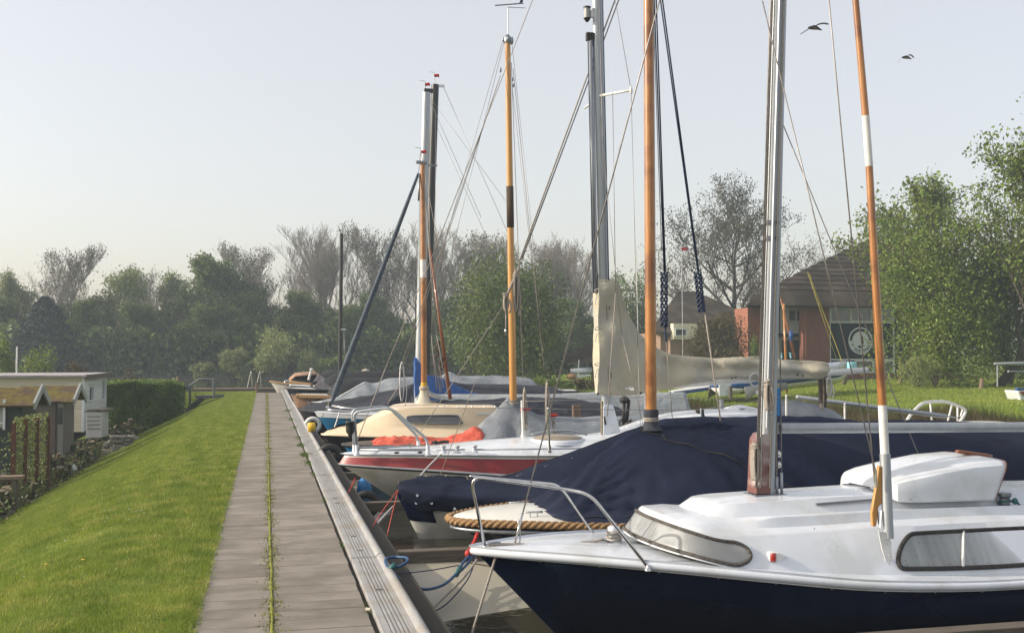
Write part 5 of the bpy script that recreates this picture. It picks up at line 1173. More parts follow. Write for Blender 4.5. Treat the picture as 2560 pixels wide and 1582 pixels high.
for x_, y_, s_ in ((1196, 168, 1), (1223, 98, 1.6), (1225, 190, .8), (1227, 205, .8)):
    b = MB(); b.ball(dt(x_, y_, Y=Y5 - .05), .03 * s_, 8, (.7, .6, 1.6)); b.build('block', 'alu_dark', b5, smooth=True)
coil(b5, k3(1770, 600, Y=16.7), .62, .075, .009, 'rope_grey', 4, seed=31); coil(b5, k3(2055, 520, Y=16.6), .75, .085, .009, 'rope_grey', 4, seed=32)
coil(b5, k3(225, 400, Y=16.9) + Vector((0, 0, .15)), .62, .13, .008, 'rope_white', 3, seed=33)
wire(b5, k3(200, 560, Y=16.9), k3(40, 815, Y=16.8), .008, 'rope_grey', 'halyard')
for x_, y_, Y_ in ((1780, 870, 16.7), (2130, 945, 16.6)):
    b = MB(); b.ball(k3(x_, y_, Y=Y_), .10, 10, (1, .4, .35)); b.build('toggle', 'rope_red', b5, smooth=True)
    knot_tail(b5, k3(x_, y_ + 60, Y=Y_), .3, .009, 'rope_grey', seed=int(x_))

# ================================================================== cream cabin yacht (y = 20.5)
Y6 = 20.5
B6 = Hull(1.08, Y6, 6.6, 2.1, [(0, .135), (.15, .12), (.4, .10), (1, .12)], rake=.55, tm=.45, e=.7, stern=.85, nb=1.2)
b6 = empty('sailing_yacht', (1.08, Y6, ZW), 'cream cabin yacht with a black hull, long side window and varnished mast', 'yacht')
B6.shell(0, 1, 0, 40, 10).build('hull', 'dark_hull', b6, smooth=True)
B6.rail(.022, 0, .01).build('rub_rail', 'cream', b6, smooth=True)
XS = (1.08, 1.12, 1.35, 1.8, 2.6, 3.6, 4.6, 5.6, 7.4)
def r6_(ins, zf, x0=0):
    P = []
    for i in range(90):
        t = i / 89; x = 1.09 + x0 + (7.4 - 1.09 - x0) * t ** 1.4; P.append(Vector((x, max(0, B6.half(B6.tx(x - x0 * .9)) - ins), zf(x))))
    return P
q0 = r6_(.0, lambda x: B6.zsh(B6.tx(x)) + .02)
q1_ = r6_(.17, lambda x: sinterp(x, [(1.1, .2), (1.4, .26), (2, .30), (3, .30), (7, .3)]), .1)
q2_ = r6_(.24, lambda x: interp(x, [(1.1, .28), (1.5, .30), (1.80, .31), (2.52, .64), (2.75, .66), (4.35, .655), (4.45, .64), (4.9, .32), (7, .32)]), .25)
q3_ = r6_(.46, lambda x: interp(x, [(1.1, .29), (1.5, .315), (1.74, .325), (2.5, .695), (2.7, .72), (4.35, .715), (4.45, .69), (4.9, .33), (7, .33)]), .3)
q4_ = [Vector((p.x, 0, p.z + .02)) for p in q3_]
b = MB()
for sd in (-1, 1):
    rows = [[Vector((p.x, Y6 + sd * p.y, p.z)) for p in rg] for rg in (q0, q1_, q2_, q3_, q4_)]; b.grid(rows if sd > 0 else rows[::-1])
b.build('cabin', 'cream', b6, smooth=True, angle=.22)
def S6(x, z):
    """point on the near cabin side at height z"""
    i = min(range(len(q1_)), key=lambda i: abs(q1_[i].x - x)); a_, c_ = q1_[i], q2_[min(range(len(q2_)), key=lambda i: abs(q2_[i].x - x))]
    t = (z - a_.z) / max(.05, c_.z - a_.z); return Vector((x, Y6 - lerp(a_.y, c_.y, t) - .045, z))
W = [k3(290, 1000, Y=19.8), k3(345, 955, Y=19.8), k3(860, 940, Y=19.8), k3(930, 965, Y=19.8), k3(950, 1010, Y=19.8), k3(920, 1040, Y=19.8), k3(350, 1040, Y=19.8), k3(305, 1025, Y=19.8)]
W = [S6(p.x, p.z) for p in cr(W + W[:1], 40)[:-1]]
b = MB(); b.poly(W); b.build('window_pane', 'dark_pane', b6); b = MB(); b.tube([p + Vector((0, -.008, 0)) for p in W + W[:2]], .012, 6, caps=False); b.build('window_frame', 'alu_dark', b6, smooth=True)
for zz_ in (.345, .30):
    pass
b = MB(); b.bar(S6(4.0, .555) , S6(4.3, .555), .012, .035); b.build('name_plate', 'sign_white', b6)
cb6 = [(3.35, .42, .69, .74, 1.3), (3.6, .66, .66, .79, 1.4), (4.4, .72, .64, .80, 1.4), (4.6, .80, .55, .81, 1.4), (5.0, .86, .30, .83, 1.4), (6.0, .88, .2, .80, 1.4), (7.2, .82, .2, .62, 1.4), (7.5, .75, .2, .35, 1.2)]
cover(b6, cb6, 'dark_canvas', name='cockpit_canopy', folds=.02, apex=(5.9, .9), seed=15, yc=Y6, flap=True, wr=.012)
b = MB(); P = [k3(x_, y_, Y=19.75) for x_, y_ in ((745, 815), (1370, 815), (1520, 945))]; 
for x_ in (760, 940, 1110, 1270, 1400): b.ball(k3(x_, 838 - (2 if x_ < 1300 else 8), Y=19.72), .018, 6)
b.build('canopy_studs', 'steel', b6)
mf6 = k3(505, 640, Y=Y6); mt6 = dt(1010, 392, Y=Y6)
mast(b6, mf6, mt6, .062, .05, 'varnish'); 
L6 = (mt6 - mf6)
def seg6(y0, y1, m_, name, r=.0635):
    v0 = (925 - y0) / (925 - 392.); v1 = (925 - y1) / (925 - 392.); b = MB(); b.tube([mf6 + L6 * v0, mf6 + L6 * v1], [r * .98, r * .95], 14); b.build(name, m_, b6, smooth=True, angle=1)
seg6(660, 618, 'white_metal', 'painted_band', .062); seg6(925, 905, 'yellow', 'yellow_band', .066)
b = MB(); b.lathe(mf6 + Vector((-.0, 0, -.42)), [(.34, 0), (.22, .12), (.12, .25), (.09, .4), (.085, .52)], 14); b.v = [(x + .02 * nz(x * 9, z * 9), y + .02 * nz(y * 9, z * 9, 4), z) for x, y, z in b.v]; b.build('mast_boot', 'white_cloth', b6, smooth=True)
b = MB(); b.lathe(mf6 + Vector((0, 0, .02)), [(.095, 0), (.105, .03), (.09, .06)], 12); b.build('boot_lashing', 'rope_grey', b6)
b = MB(); b.box(mt6 + Vector((-.02, 0, .03)), (.22, .1, .05)); b.box(mt6 + Vector((.2, 0, -.02)), (.2, .03, .03)); b.build('masthead', 'alu_dark', b6)
# long pale boom tent sheet
rows = []; n = 60
for i in range(n):
    t = i / (n - 1); x = 3.2 + 5.6 * t; zt = sinterp(x, [(3.2, 1.0), (3.35, .91), (3.8, .90), (5, .885), (6, .885), (6.3, .90), (7, .92), (7.8, .90), (8.8, .9)]); zb_ = sinterp(x, [(3.2, .9), (3.5, .80), (4.5, .74), (5.3, .72), (5.9, .62), (6.2, .35), (7, .15), (8.8, .1)])
    row = []
    for j in range(17):
        u = 2 * j / 16 - 1; a = abs(u); row.append((x, Y6 + .15 + (.10 + .45 * (1 - (zb_ / zt) * .7)) * u, zt - (zt - zb_) * a ** 1.3 + .015 * nz(x * 4, u * 3) * a + .02 * sin(x * 3 + u) * a * a))
    rows.append(row)
b = MB(); b.grid(rows); b.build('boom_sheet', 'pale_tarp', b6, smooth=True, solid=.006)
b = MB(); b.box(k4(375, 940, Y=19.6), (.16, .1, .34)); tag(b.build('berth_post', 'post_wood', origin=k4(375, 1000, Y=19.6)), 'square wooden post top showing against the long pale grey sheet', 'post')
A_ = k2(1400, 1100, Y=20.1); 
fr_ = [k2(1010, 912, Y=22.0), k2(1300, 935, Y=21.9), k2(1740, 985, Y=21.7), k2(1900, 1060, Y=21.6), k2(2000, 1210, Y=21.4)]
b = MB(); b.tube([k2(1110, 1190, Y=20.6), k2(1190, 950, Y=20.6)], .012, 6); b.build('stem_fitting', 'steel', b6)
wire(b6, k2(790, 1260, Y=21.3), k2(945, 960, Y=21.9), .008, 'rope_green', 'bow_line') 
wire(b6, mt6, dt(1070, 700, Y=19.9), .006, 'rope_grey', 'shroud'); wire(b6, mt6 + Vector((0, 0, -.1)), dt(1052, 930, Y=19.8), .006, 'wire', 'shroud'); wire(b6, mt6, dt(1055, 935, Y=21.2), .005, 'wire', 'shroud')
wire(b6, mt6 + Vector((-.06, 0, -.2)), dt(1000, 480, Y=20.4), .02, 'wire', 'halyard')
# brown gaff leaning beside the varnished mast
g0 = k3(835, 745, Y=20.2); g1 = dt(1027, 590, Y=20.3)
b = MB(); b.tube([g0, g1], [.038, .02], 9); b.build('gaff', 'teak', b6, smooth=True); braid_y = 0
for x0, y0, y1 in ((1045, 815, 855), (1055, 855, 885)):
    b = MB(); b.tube(cr([dt(x0 + 4 * sin(k * 1.3), y0 + (y1 - y0) * k / 9, Y=20.15) for k in range(10)], 30), .03, 6); b.build('gaff_tackle', 'brown_wrap', b6, smooth=True)
for x0, y0, x1, y1 in ((1030, 800, 1044, 930), (1036, 850, 1052, 935), (1048, 870, 1060, 925), (1043, 800, 1070, 940)):
    wire(b6, dt(x0, y0, Y=20.0), dt(x1, y1, Y=20.0), .009, 'rope_grey', 'sheet')
# dark rolled sail stay leading down to the blue boat's bow
# ================================================================== light blue boat with metal mast (y = 23.3)
Y7 = 23.3
B7 = Hull(1.12, Y7, 7.6, 2.1, [(0, .36), (.2, .32), (.5, .26), (1, .3)], rake=.55, tm=.45, e=.75, stern=.85)
b7 = empty('sailing_boat', (1.12, Y7, ZW), 'light blue boat with a white rail, dark rolled headsail and blue sail cover', 'boat')
B7.shell(0, 1, 0, 40, 10).build('hull', 'blue_paint', b7, smooth=True)
B7.shell(-.1, .05, .01, 40, 3).build('white_rail', 'gelcoat', b7, smooth=True); B7.rail(.03, 0, .06).build('cap_rail', 'gelcoat', b7, smooth=True)
B7.deck(.06, 0, .03).build('deck', 'gelcoat', b7, smooth=True)
b = MB(); b.tube(cr([k2(1010, 908, Y=23.2), k2(1100, 915, Y=23.0), k2(1760, 988, Y=22.7), k2(1900, 1050, Y=22.6), k2(2010, 1215, Y=22.5)], 30), .028, 7)
b.tube([k2(1060, 830, Y=23.4), k2(1900, 960, Y=23.5)], .012, 5); b.tube([k2(1060, 850, Y=23.2), k2(2000, 965, Y=22.8)], .012, 5)
b.tube([k2(1220, 935, Y=23.0), k2(1310, 1090, Y=22.9)], .02, 5); b.build('pulpit', 'steel', b7, smooth=True)
st0 = k2(1030, 880, Y=23.3); st1 = dt(1000, 415, Y=23.3); b = MB()
b.tube([st0 + (st1 - st0) * t for t in (0, .03, .06, .3, .6, .85, 1)], [.03, .03, .075, .065, .055, .045, .03], 8); b.build('rolled_headsail', 'rope_navy', b7, smooth=True); COL.objects[-1].data.materials[0] = mat('rolled_sail', (.05, .075, .10), (.02, .035, .06), .7, scale=6, stretch=(1, 1, 3), bump=.6, bscale=8)
b = MB(); b.lathe(st0 + Vector((-.03, 0, -.05)), [(.05, 0), (.06, .06), (.03, .1), (.04, .2)], 8); b.build('furling_drum', 'steel', b7)
mf7 = dt(1000, 960, Y=Y7); mt7 = dt(1019, 222, Y=Y7); mast(b7, mf7 + Vector((0, 0, -.3)), mt7, .105, .095, 'alu')
b = MB(); b.box(mt7 + Vector((.05, 0, .05)), (.2, .1, .08)); b.build('masthead', 'black_paint', b7)
rows = []
for i in range(30):
    x = mf7.x - .10 + 1.9 * (i / 29) ** 1.2; t = i / 29; zt = sinterp(x - mf7.x, [(-.1, 1.66), (.04, 1.64), (.12, 1.3), (.4, 1.22), (.8, 1.05), (1.2, .86), (1.8, .72)]); zb_ = sinterp(x - mf7.x, [(-.1, .70), (.1, .66), (1.8, .66)])
    rows.append([(x + .03 * nz(k * 2, x * 9), Y7 + .13 * (abs(sin(2 * pi * k / 16)) ** .6) * (1 if sin(2 * pi * k / 16) > 0 else -1), zb_ + (zt - zb_) * (1 - cos(2 * pi * k / 16)) / 2 + .02 * nz(x * 8, k)) for k in range(16)])
b = MB(); b.grid(rows, True); b.poly(rows[0]); b.build('sail_cover', 'blue_canvas', b7, smooth=True)
wire(b7, mt7, dt(1208, 480, Y=22.4), .004, 'wire', 'shroud'); wire(b7, mt7, st1, .006, 'wire', 'forestay'); wire(b7, mt7, dt(1035, 900, Y=22.4), .006, 'wire', 'shroud'); wire(b7, mt7, dt(1150, 520, Y=24), .005, 'wire', 'shroud')
# ================================================================== dark covered boats further along
def covered_boat(xb, yc, L, B, zs, rows_def, hm, cm, label, folds=.03, apex=None, seed=1, rm='rubber', stem=.45, name='covered_boat', k_=12):
    H = Hull(xb, yc, L, B, zs, rake=stem, tm=.42, e=.65, stern=.85); r_ = empty(name, (xb, yc, ZW), label, 'boat')
    H.shell(0, 1, 0, 30, 9).build('hull', hm, r_, smooth=True); H.rail(.03, 0, 0, n=8).build('rub_rail', rm, r_, smooth=True); H.deck(.05, 0, .0).build('deck', 'gelcoat_old', r_, smooth=True)
    if rows_def: cover(r_, rows_def, cm, folds=folds, apex=apex, seed=seed, yc=yc, flap=True, nw=37, wr=.015, fold_k=k_)
    return r_, H
b8, H8 = covered_boat(.83, 26.6, 7.2, 2.3, [(0, .30), (.3, .25), (1, .28)], [(.88, .08, .30, .34, 1.0), (1.2, .55, .27, .40, 1.0), (2.0, .92, .24, .52, 1.0), (2.8, 1.1, .22, .68, 1.0), (3.3, 1.16, .22, .83, .9), (4.1, 1.18, .22, 1.0, .8), (5, 1.18, .22, .95, 1.1), (7.6, 1.05, .24, .85, 1.3), (7.9, .95, .25, .5, 1.2)], 'dark_hull', 'dark_canvas', 'black hulled boat under a charcoal cover with fan folds and a black mast', folds=.07, apex=(4.1, 1.0), seed=4)
mt8 = dt(1040, 203, Y=26.5); mast(b8, Vector((4.02, 26.5, .5)), mt8, .11, .10, 'black_paint')
b = MB(); b.box(mt8 + Vector((.12, 0, -.02)), (.25, .06, .06)); b.build('masthead', 'steel', b8)
wire(b8, mt8 + Vector((.2, 0, 0)), dt(1250, 640, Y=25.5), .006, 'wire', 'shroud'); wire(b8, mt8, dt(1042, 820, Y=25.5), .006, 'wire', 'shroud'); wire(b8, dt(1038, 290, Y=26.5), dt(1160, 560, Y=25.6), .005, 'wire', 'shroud')
b9, H9 = covered_boat(1.15, 29.8, 7.0, 2.3, [(0, .34), (.3, .3), (1, .3)], [(1.5, .3, .35, .38, 1), (2.0, .8, .32, .50, 1), (2.4, 1.0, .31, .72, 1.1), (2.78, 1.05, .3, .93, 1.3), (3.0, 1.08, .3, .88, 1.4), (3.6, 1.1, .3, 1.03, 1.6), (5.5, 1.1, .3, 1.08, 1.7), (7.7, 1.0, .3, 1.0, 1.6), (8.1, .9, .3, .6, 1.3)], 'gelcoat_old', 'grey_canvas', 'sloop under a grey-blue cover with a pale windscreen edge', folds=.02, apex=(2.8, .95), seed=6)
b = MB(); b.tube(cr([k2(1195, 700, Y=28.9), k2(1420, 575, Y=29.0), k2(1590, 478, Y=29.4)], 16), .03, 6); b.build('windscreen_edge', 'white_metal', b9, smooth=True)
b10, H10 = covered_boat(.80, 33.2, 7.2, 2.3, [(0, .44), (.2, .40), (.5, .36), (1, .36)], [(1.9, .75, .42, .46, 1.2), (2.05, .95, .41, .70, 1.5), (2.3, 1.04, .40, .93, 1.7), (4, 1.08, .38, .95, 1.8), (7.0, 1.0, .38, .9, 1.7), (7.8, .9, .38, .6, 1.3)], 'dark_hull', 'black_canvas', 'dark sloop with tan leather stem cover, rope fender and black cover', folds=.01, apex=(3, 1), seed=9)
H10.shell(-.02, .55, .03, 14, 6, t0=0, t1=.09).build('stem_cover', 'hypalon_brown', b10, smooth=True); a_ = H10.sheer(-1, 30, .03, .6, .04, -.03); c_ = H10.sheer(1, 30, .03, .6, .04, -.03)
rope_tube(b10, a_[::-1] + c_[1:], .07, .3, 'manila', 'rope_fender')
b = MB(); P = [k2(745, 570, Y=32.2), k2(895, 440, Y=32.2), k2(1060, 560, Y=32.2), k2(1070, 585, Y=32.2), k2(1040, 595, Y=32.2), k2(900, 580, Y=32.2)]; b.poly(P, .03, (0, 1, 0)); b.build('triangular_windscreen', 'roof_felt', b10, bev=.01)
b11, H11 = covered_boat(.72, 37.5, 7.0, 2.2, [(0, .50), (.2, .46), (1, .42)], [(1.7, .7, .48, .52, 1.2), (2.0, .9, .46, .8, 1.5), (2.6, 1.0, .45, 1.06, 1.6), (5.5, 1.0, .45, 1.08, 1.7), (7.4, .9, .45, .7, 1.4)], 'panel_navy', 'black_canvas', 'navy bowed boat with a black cover and white triangular windscreen, beyond the rope fendered one', folds=.01, apex=(3, 1), seed=10)
b = MB(); P = [k2(775, 465, Y=36.4), k2(860, 340, Y=36.4), k2(960, 415, Y=36.4), k2(940, 470, Y=36.4)]; b.poly(P, .03, (0, 1, 0)); b.build('triangular_windscreen', 'roof_felt', b11, bev=.01)
b = MB(); b.tube(cr([k2(400, 520, Y=36.4), k2(600, 530, Y=36.3), k2(740, 540, Y=36.2)], 10), .04, 6); b.build('white_strake', 'gelcoat', b11, smooth=True)
b13, H13 = covered_boat(.85, 42.5, 6.5, 2.0, [(0, .45), (.2, .42), (1, .4)], None, 'gelcoat', 'rubber', 'small white open boat with an upright white rod near its bow', seed=11)
b = MB(); b.tube([k2(700, 440, Y=42), k2(745, 285, Y=42)], .045, 6); b.ball(k2(745, 275, Y=42), .07, 8); b.build('rod', 'white_metal', b13)
b = MB(); b.tube(cr([k2(410, 470, Y=41.8), k2(560, 500, Y=41.6), k2(760, 520, Y=41.4)], 10), .09, 6); b.build('deck_tube', 'manila', b13, smooth=True)
b14, H14 = covered_boat(.95, 46.2, 7.5, 2.4, [(0, .42), (.3, .4), (1, .4)], [(1.0, .3, .5, .70, 1.2), (1.3, .8, .5, .84, 1.5), (2.0, 1.0, .48, .93, 1.6), (2.15, 1.0, .48, .80, 1.6), (2.6, 1.1, .45, 1.0, 1.7), (3.4, 1.1, .45, 1.05, 1.7), (4.2, 1.1, .45, .82, 1.5), (6.8, 1.0, .45, .7, 1.4), (8, .8, .45, .5, 1.2)], 'dark_hull', 'black_canvas', 'farthest covered boat, with a low tan and black canopy', folds=.01, apex=(3, 1), seed=14)
b = MB(); rows = [[Vector((x, 46.2 + 1.05 * u * s_, z_ + .12 * (1 - u * u))) for u in (-1, -.6, 0, .6, 1)] for x, z_, s_ in ((1.0, .55, .5), (1.25, .78, .8), (2.1, .86, 1.0), (2.4, .6, 1.0))]; b.grid(rows); b.build('tan_canopy', 'hypalon_brown', b14, smooth=True, solid=.03)
m1b = dt(812, 905, Y=42.4); m1t = dt(816, 558, Y=42.4); b = MB(); mast(b14, m1b + Vector((0, 0, -.6)), m1t, .085, .075, 'black_paint')
ORG_m = None
b = MB(); b.tube([dt(815, 787, Y=42.3), dt(826, 787, Y=42.3)], .03, 6); b.build('spreader', 'white_metal', b14); wire(b14, dt(822, 790, Y=42.3), dt(824, 905, Y=42.3), .012, 'wire', 'shroud')
b = MB(); b.lathe(k2(1590, 430, Y=38), [(.24, -.1), (.22, .1), (.18, .24), (.12, .34), (.06, .39), (0.001, .40)], 14); b.v = [(x + .03 * sin(k * 1.7), y + .03 * cos(k * 2.3), z) for k, (x, y, z) in enumerate(b.v)]
oc = b.build('outboard_cover', 'white_cloth', origin=k2(1590, 430, Y=38), smooth=True); tag(oc, 'off white cloth hood over an outboard motor behind the black covers', 'motor cover')
# white clinker dinghy at the end of the walkway
B12 = Hull(.22, 52, 4.4, 1.7, [(0, .40), (.15, .30), (.4, .22), (1, .3)], rake=.5, tm=.42, e=.65, stern=.75)
b12 = empty('rowing_boat', (.22, 52, ZW), 'small cream clinker dinghy lying across the far end of the walkway', 'boat')
rows = []; b = MB()
for sd in (-1, 1):
    for k in range(7):
        q_0, q_1 = k / 7, (k + 1) / 7
        rr2 = [[B12.P(t, lerp(q_0, q_1, j), sd) + Vector((0, sd * (.018 * (j)) , 0)) for j in (0, 1)] for t in B12.ts(24)]; b.grid(rr2 if sd < 0 else [r[::-1] for r in rr2])
b.build('hull', 'gelcoat_old', b12, smooth=True, angle=.4); B12.rail(.045, .02, 0).build('rub_rail', 'manila', b12, smooth=True); B12.deck(.0, .05, -.12).build('floor', 'gelcoat', b12)
b = MB(); b.tube(cr([(.9, 51.8, .3), (.95, 51.8, .42), (1.15, 51.8, .42), (1.2, 51.8, .3)], 10), .04, 6); b.build('bow_hoop', 'steel', b12, smooth=True)
# small fittings between cream and blue boats: yellow fender, orange plank, grey tyre shapes
b = MB(); b.tube([k2(690, 1185, Y=22.4), k2(810, 1175, Y=22.4)], .10, 12); tag(b.build('fender', 'yellow', origin=k2(690, 1185, Y=22.4), smooth=True), 'yellow fender hanging by the walkway before the light blue hull', 'fender')
def ring_thing(c, R0, r, m_, lab, cat='tyre'):
    b = MB(); b.tube([Vector(c) + Vector((R0 * cos(a), 0.25 * R0 * sin(a) * 0, R0 * sin(a))) for a in [2 * pi * i / 20 for i in range(21)]], r, 8, caps=False); return tag(b.build('tyre' if cat == 'tyre' else cat, m_, origin=c, smooth=True), lab, cat)
ring_thing((1.12, 25.4, .0), .16, .05, 'white_metal', 'pale ring fender beside the black hull at the walkway', 'fender')
ring_thing((1.1, 18.3, -.08), .17, .06, 'rubber', 'black tyre fender on the walkway edge before the cream yacht', 'tyre')
ring_thing((1.22, 12.9, -.16), .13, .05, 'rubber', 'black tyre fender at the timber beam under the red banded bow', 'tyre')
b = MB(); b.lathe(c3(245, 760, Y=15.2), [(.02, -.08), (.10, 0), (.115, .08), (.09, .24), (.03, .29)], 14); 
tag(b.build('fender', 'blue_plastic', origin=c3(245, 760, Y=15.2), smooth=True), 'blue and white fender hanging behind the red banded bow', 'fender')
# flags on the mastheads
for (mx, my, Y_, par, fx, fy, m_, lab) in ((1019, 222, 23.3, b7, 1015, 198, 'flag_red', 0), (1040, 203, 26.5, b8, 1037, 177, 'flag_red', 0), (1010, 392, 20.5, b6, 1006, 359, 'flag_red', 0)):
    p = dt(mx, my, Y=Y_); q = dt(fx, fy, Y=Y_); b = MB(); b.tube([p, q], .008, 5); b.tube([q + Vector((-.12, 0, .05)), q + Vector((.02, 0, .03))], .005, 4); b.build('flag_staff', 'wire', par)
    e = dt(fx + 12, fy + 8, Y=Y_); h = q.z - e.z; w_ = e.x - q.x; rows = [[q + Vector((.01 + w_ * i / 6, .03 * sin(i * 1.3), -h * j)) for j in (0, 1)] for i in range(7)]; b = MB(); b.grid(rows); b.build('flag', 'flag_red', par, smooth=True, solid=.004)
# yellow boxed post, ladder hoops behind the pale sheet
p = k3(1250, 620, Y=31); b = MB(); b.box(p, (.34, .3, .8)); tag(b.build('bollard', 'yellow', origin=p, bev=.04), 'yellow bollard standing behind the pale grey boom sheet', 'bollard')
for dx, lab in ((0, 'left hoop'), (90, 'right hoop')):
    pass
hp = empty('ladder_hoops', k3(1350, 690, Y=30), 'pair of steel ladder hoops right of the yellow bollard', 'ladder')
for dx in (0, 75):
    b = MB(); b.tube(arc([k3(1285 + dx, 720, Y=30), k3(1290 + dx, 620, Y=30), k3(1345 + dx, 615, Y=30.3), k3(1355 + dx, 720, Y=30.3)], .12), .03, 6); b.build('hoop', 'steel', hp, smooth=True)
bb, HH = covered_boat(5.0, 33, 5, 1.8, [(0, .5), (1, .5)], [(5.05, .1, .55, .6, 1), (5.4, .5, .55, .85, 1), (5.8, .7, .55, 1.15, .7), (6.3, .8, .55, .9, 1), (9.5, .7, .55, .6, 1)], 'gelcoat_old', 'pale_tarp', 'boat under a mauve grey pleated tarp behind the blue sail cover', folds=.06, apex=(5.8, 1.15), seed=41)
# ------------------------------------------------------------------ boat on the far side with a white stern rail and grey spar
Yf = 17.5
bf, Hf = covered_boat(8.9, Yf, 5.2, 2.0, [(0, .3), (1, .34)], None, 'gelcoat', 'rubber', 'boat behind the navy cover with a white curved rail and a long grey spar', stem=.4)
pts = [(395, 675), (440, 610), (520, 535), (600, 518), (720, 518), (820, 550), (880, 585), (880, 620), (840, 685)]
def kk(x, y, **k): return at(2150 + x / 3.361, 850 + y / 3.361, **k)
b = MB(); b.tube(cr([kk(x_, y_, Y=Yf + (x_ - 600) / 400.) for x_, y_ in pts], 50), .030, 8)
for x_, y_, x2, y2 in ((590, 520, 605, 690), (820, 550, 820, 690), (775, 535, 735, 690), (865, 575, 845, 640)): b.tube([kk(x_, y_, Y=Yf + (x_ - 600) / 400.), kk(x2, y2, Y=Yf + (x2 - 600) / 400.)], .02, 6)
b.build('stern_rail', 'white_metal', bf, smooth=True)
b = MB(); b.tube([k5(1300, 722, Y=15.6), kk(720, 640, Y=16.6)], [.035, .045], 8); b.build('spar', 'alu', bf, smooth=True); b = MB(); b.tube([kk(715, 635, Y=16.6), kk(830, 655, Y=17)], .014, 5); b.build('spar_end', 'alu_dark', bf)
# outboard motor and clutter behind the white tabernacle
po = k4(1215, 900, Y=21.5); ob = empty('outboard_motor', po, 'dark blue-grey outboard motor seen past the white mast foot', 'motor')
b = MB(); b.ball(po, .26, 14, (1.15, .8, .85)); b.build('cowl', 'outboard_grey', ob, smooth=True); b = MB(); b.box(po + Vector((-.55, 0, -.05)), (.5, .5, .3)); b.build('bracket', 'gelcoat_old', ob, bev=.08); b = MB(); b.box(po + Vector((0, 0, -.55)), (.16, .14, .9)); b.build('leg', 'outboard_grey', ob, bev=.03)
p = k4(1340, 920, Y=23); b = MB(); b.ball(p, .16, 10); tag(b.build('buoy', 'orange_tarp', origin=p, smooth=True), 'orange buoy just left of the varnished mast base', 'buoy')
b = MB(); p = k4(1105, 730, Y=15.5); b.tube([p, k4(1090, 1120, Y=15.5)], .028, 7); b.tube([p + Vector((.08, 0, 0)), k4(1140, 1080, Y=15.5)], .028, 7); b.ball(p, .09, 8, (1, 1, .7)); tag(b.build('engine_bracket', 'rubber', origin=p, smooth=True), 'black upright tube fitting behind the white mast foot', 'fitting')
q = random.Random(3); b = MB(); P = [k4(1000 + 230 * q.random(), 1020 + 180 * q.random(), Y=15.0 + .2 * q.random()) for _ in range(14)]; b.tube(cr(P, 100), .013, 5); tag(b.build('cable_tangle', 'rubber', origin=P[0], smooth=True), 'tangle of dark cables beside the white mast foot', 'cable')
# ================================================================== trees
def skeleton(seed, H, spread, up=.55, levels=4, nb=(9, 5, 4, 3), r0=.16, first=.25, droop=0, jit=.22, multi=1, drift=.05, fan=0):
    q = random.Random(seed); SEG = []; TIPS = []
    def branch(p, d, L, r, lv):
        k = 4 if lv < 2 else (3 if lv < 3 else 2); pts = [p]; dd = d.copy()
        for i in range(k):
            jj = jit * (1 if lv < 2 or not fan else .55); dd = (dd + Vector((q.gauss(0, jj), q.gauss(0, jj), q.gauss(0, jj) * .6 + (.04, .10, drift, drift, 0)[min(lv, 4)] - droop * (lv > 1)))).normalized(); pts.append(pts[-1] + dd * L / k)
        rs = [lerp(r, r * (.25 if lv else .2), i / k) for i in range(k + 1)]
        SEG.append((pts, rs, lv))
        if lv >= levels: TIPS.extend(pts[1:]); return
        if lv == levels - 1: TIPS.append(pts[-1])
        n_ = nb[lv]
        for j in range(n_):
            t = (first + (1 - first) * (j + q.random()) / n_) if lv == 0 else (.2 + .8 * (j + q.random()) / n_)
            i = min(int(t * k), k - 1); b0 = pts[i].lerp(pts[i + 1], t * k - i); a = q.uniform(0, 2 * pi) if lv else (j * 2.4 + q.uniform(-.5, .5))
            out = Vector((cos(a), sin(a), 0)); nd = (out * (1 - up) * (1.25 if lv == 0 else 1) + Vector((0, 0, up)) + (dd * .5 if lv else Vector((0, 0, 0)))).normalized()
            l_ = (spread * (1.1 - .55 * t) if lv == 0 else L * (q.uniform(.38, .6) if not fan else q.uniform(.44, .66))); branch(b0, nd, l_, max(.008, rs[i] * .55), lv + 1)
        if lv == 0:
            for _ in range(2): branch(pts[-1], (dd + Vector((q.gauss(0, .4), q.gauss(0, .4), .5))).normalized(), spread * .5, rs[-1] * 1.0, 1)
    for m_ in range(multi):
        a = q.uniform(0, 6.28); branch(Vector((0, 0, 0)) + Vector((cos(a), sin(a), 0)) * .25 * (multi > 1), Vector((cos(a) * .18 * (multi > 1), sin(a) * .18 * (multi > 1), 1)).normalized(), H * (.82 if spread < H * .5 else .7), r0, 0)
    return SEG, TIPS
def wood_mesh(name, SEG, m_, parent, minr=.014, maxlv=9):
    b = MB()
    for pts, rs, lv in SEG:
        if lv > maxlv: continue
        b.tube(pts, [max(minr, r) for r in rs], 7 if lv == 0 else (5 if lv == 1 else 3), caps=False)
    return b.build(name, m_, parent, smooth=True)
def leaf_np(C, size, rs, flat=.5):
    n = len(C); A = rs.normal(size=(n, 3)); A /= np.linalg.norm(A, axis=1)[:, None]; B_ = rs.normal(size=(n, 3)); B_ -= A * (A * B_).sum(1)[:, None]; B_ /= np.linalg.norm(B_, axis=1)[:, None]
    s = size * rs.uniform(.6, 1.3, n)[:, None]; V = np.stack([C - A * s, C + B_ * s * flat, C + A * s, C - B_ * s * flat], 1)
    return V.reshape(-1, 3), np.arange(n * 4).reshape(-1, 4)
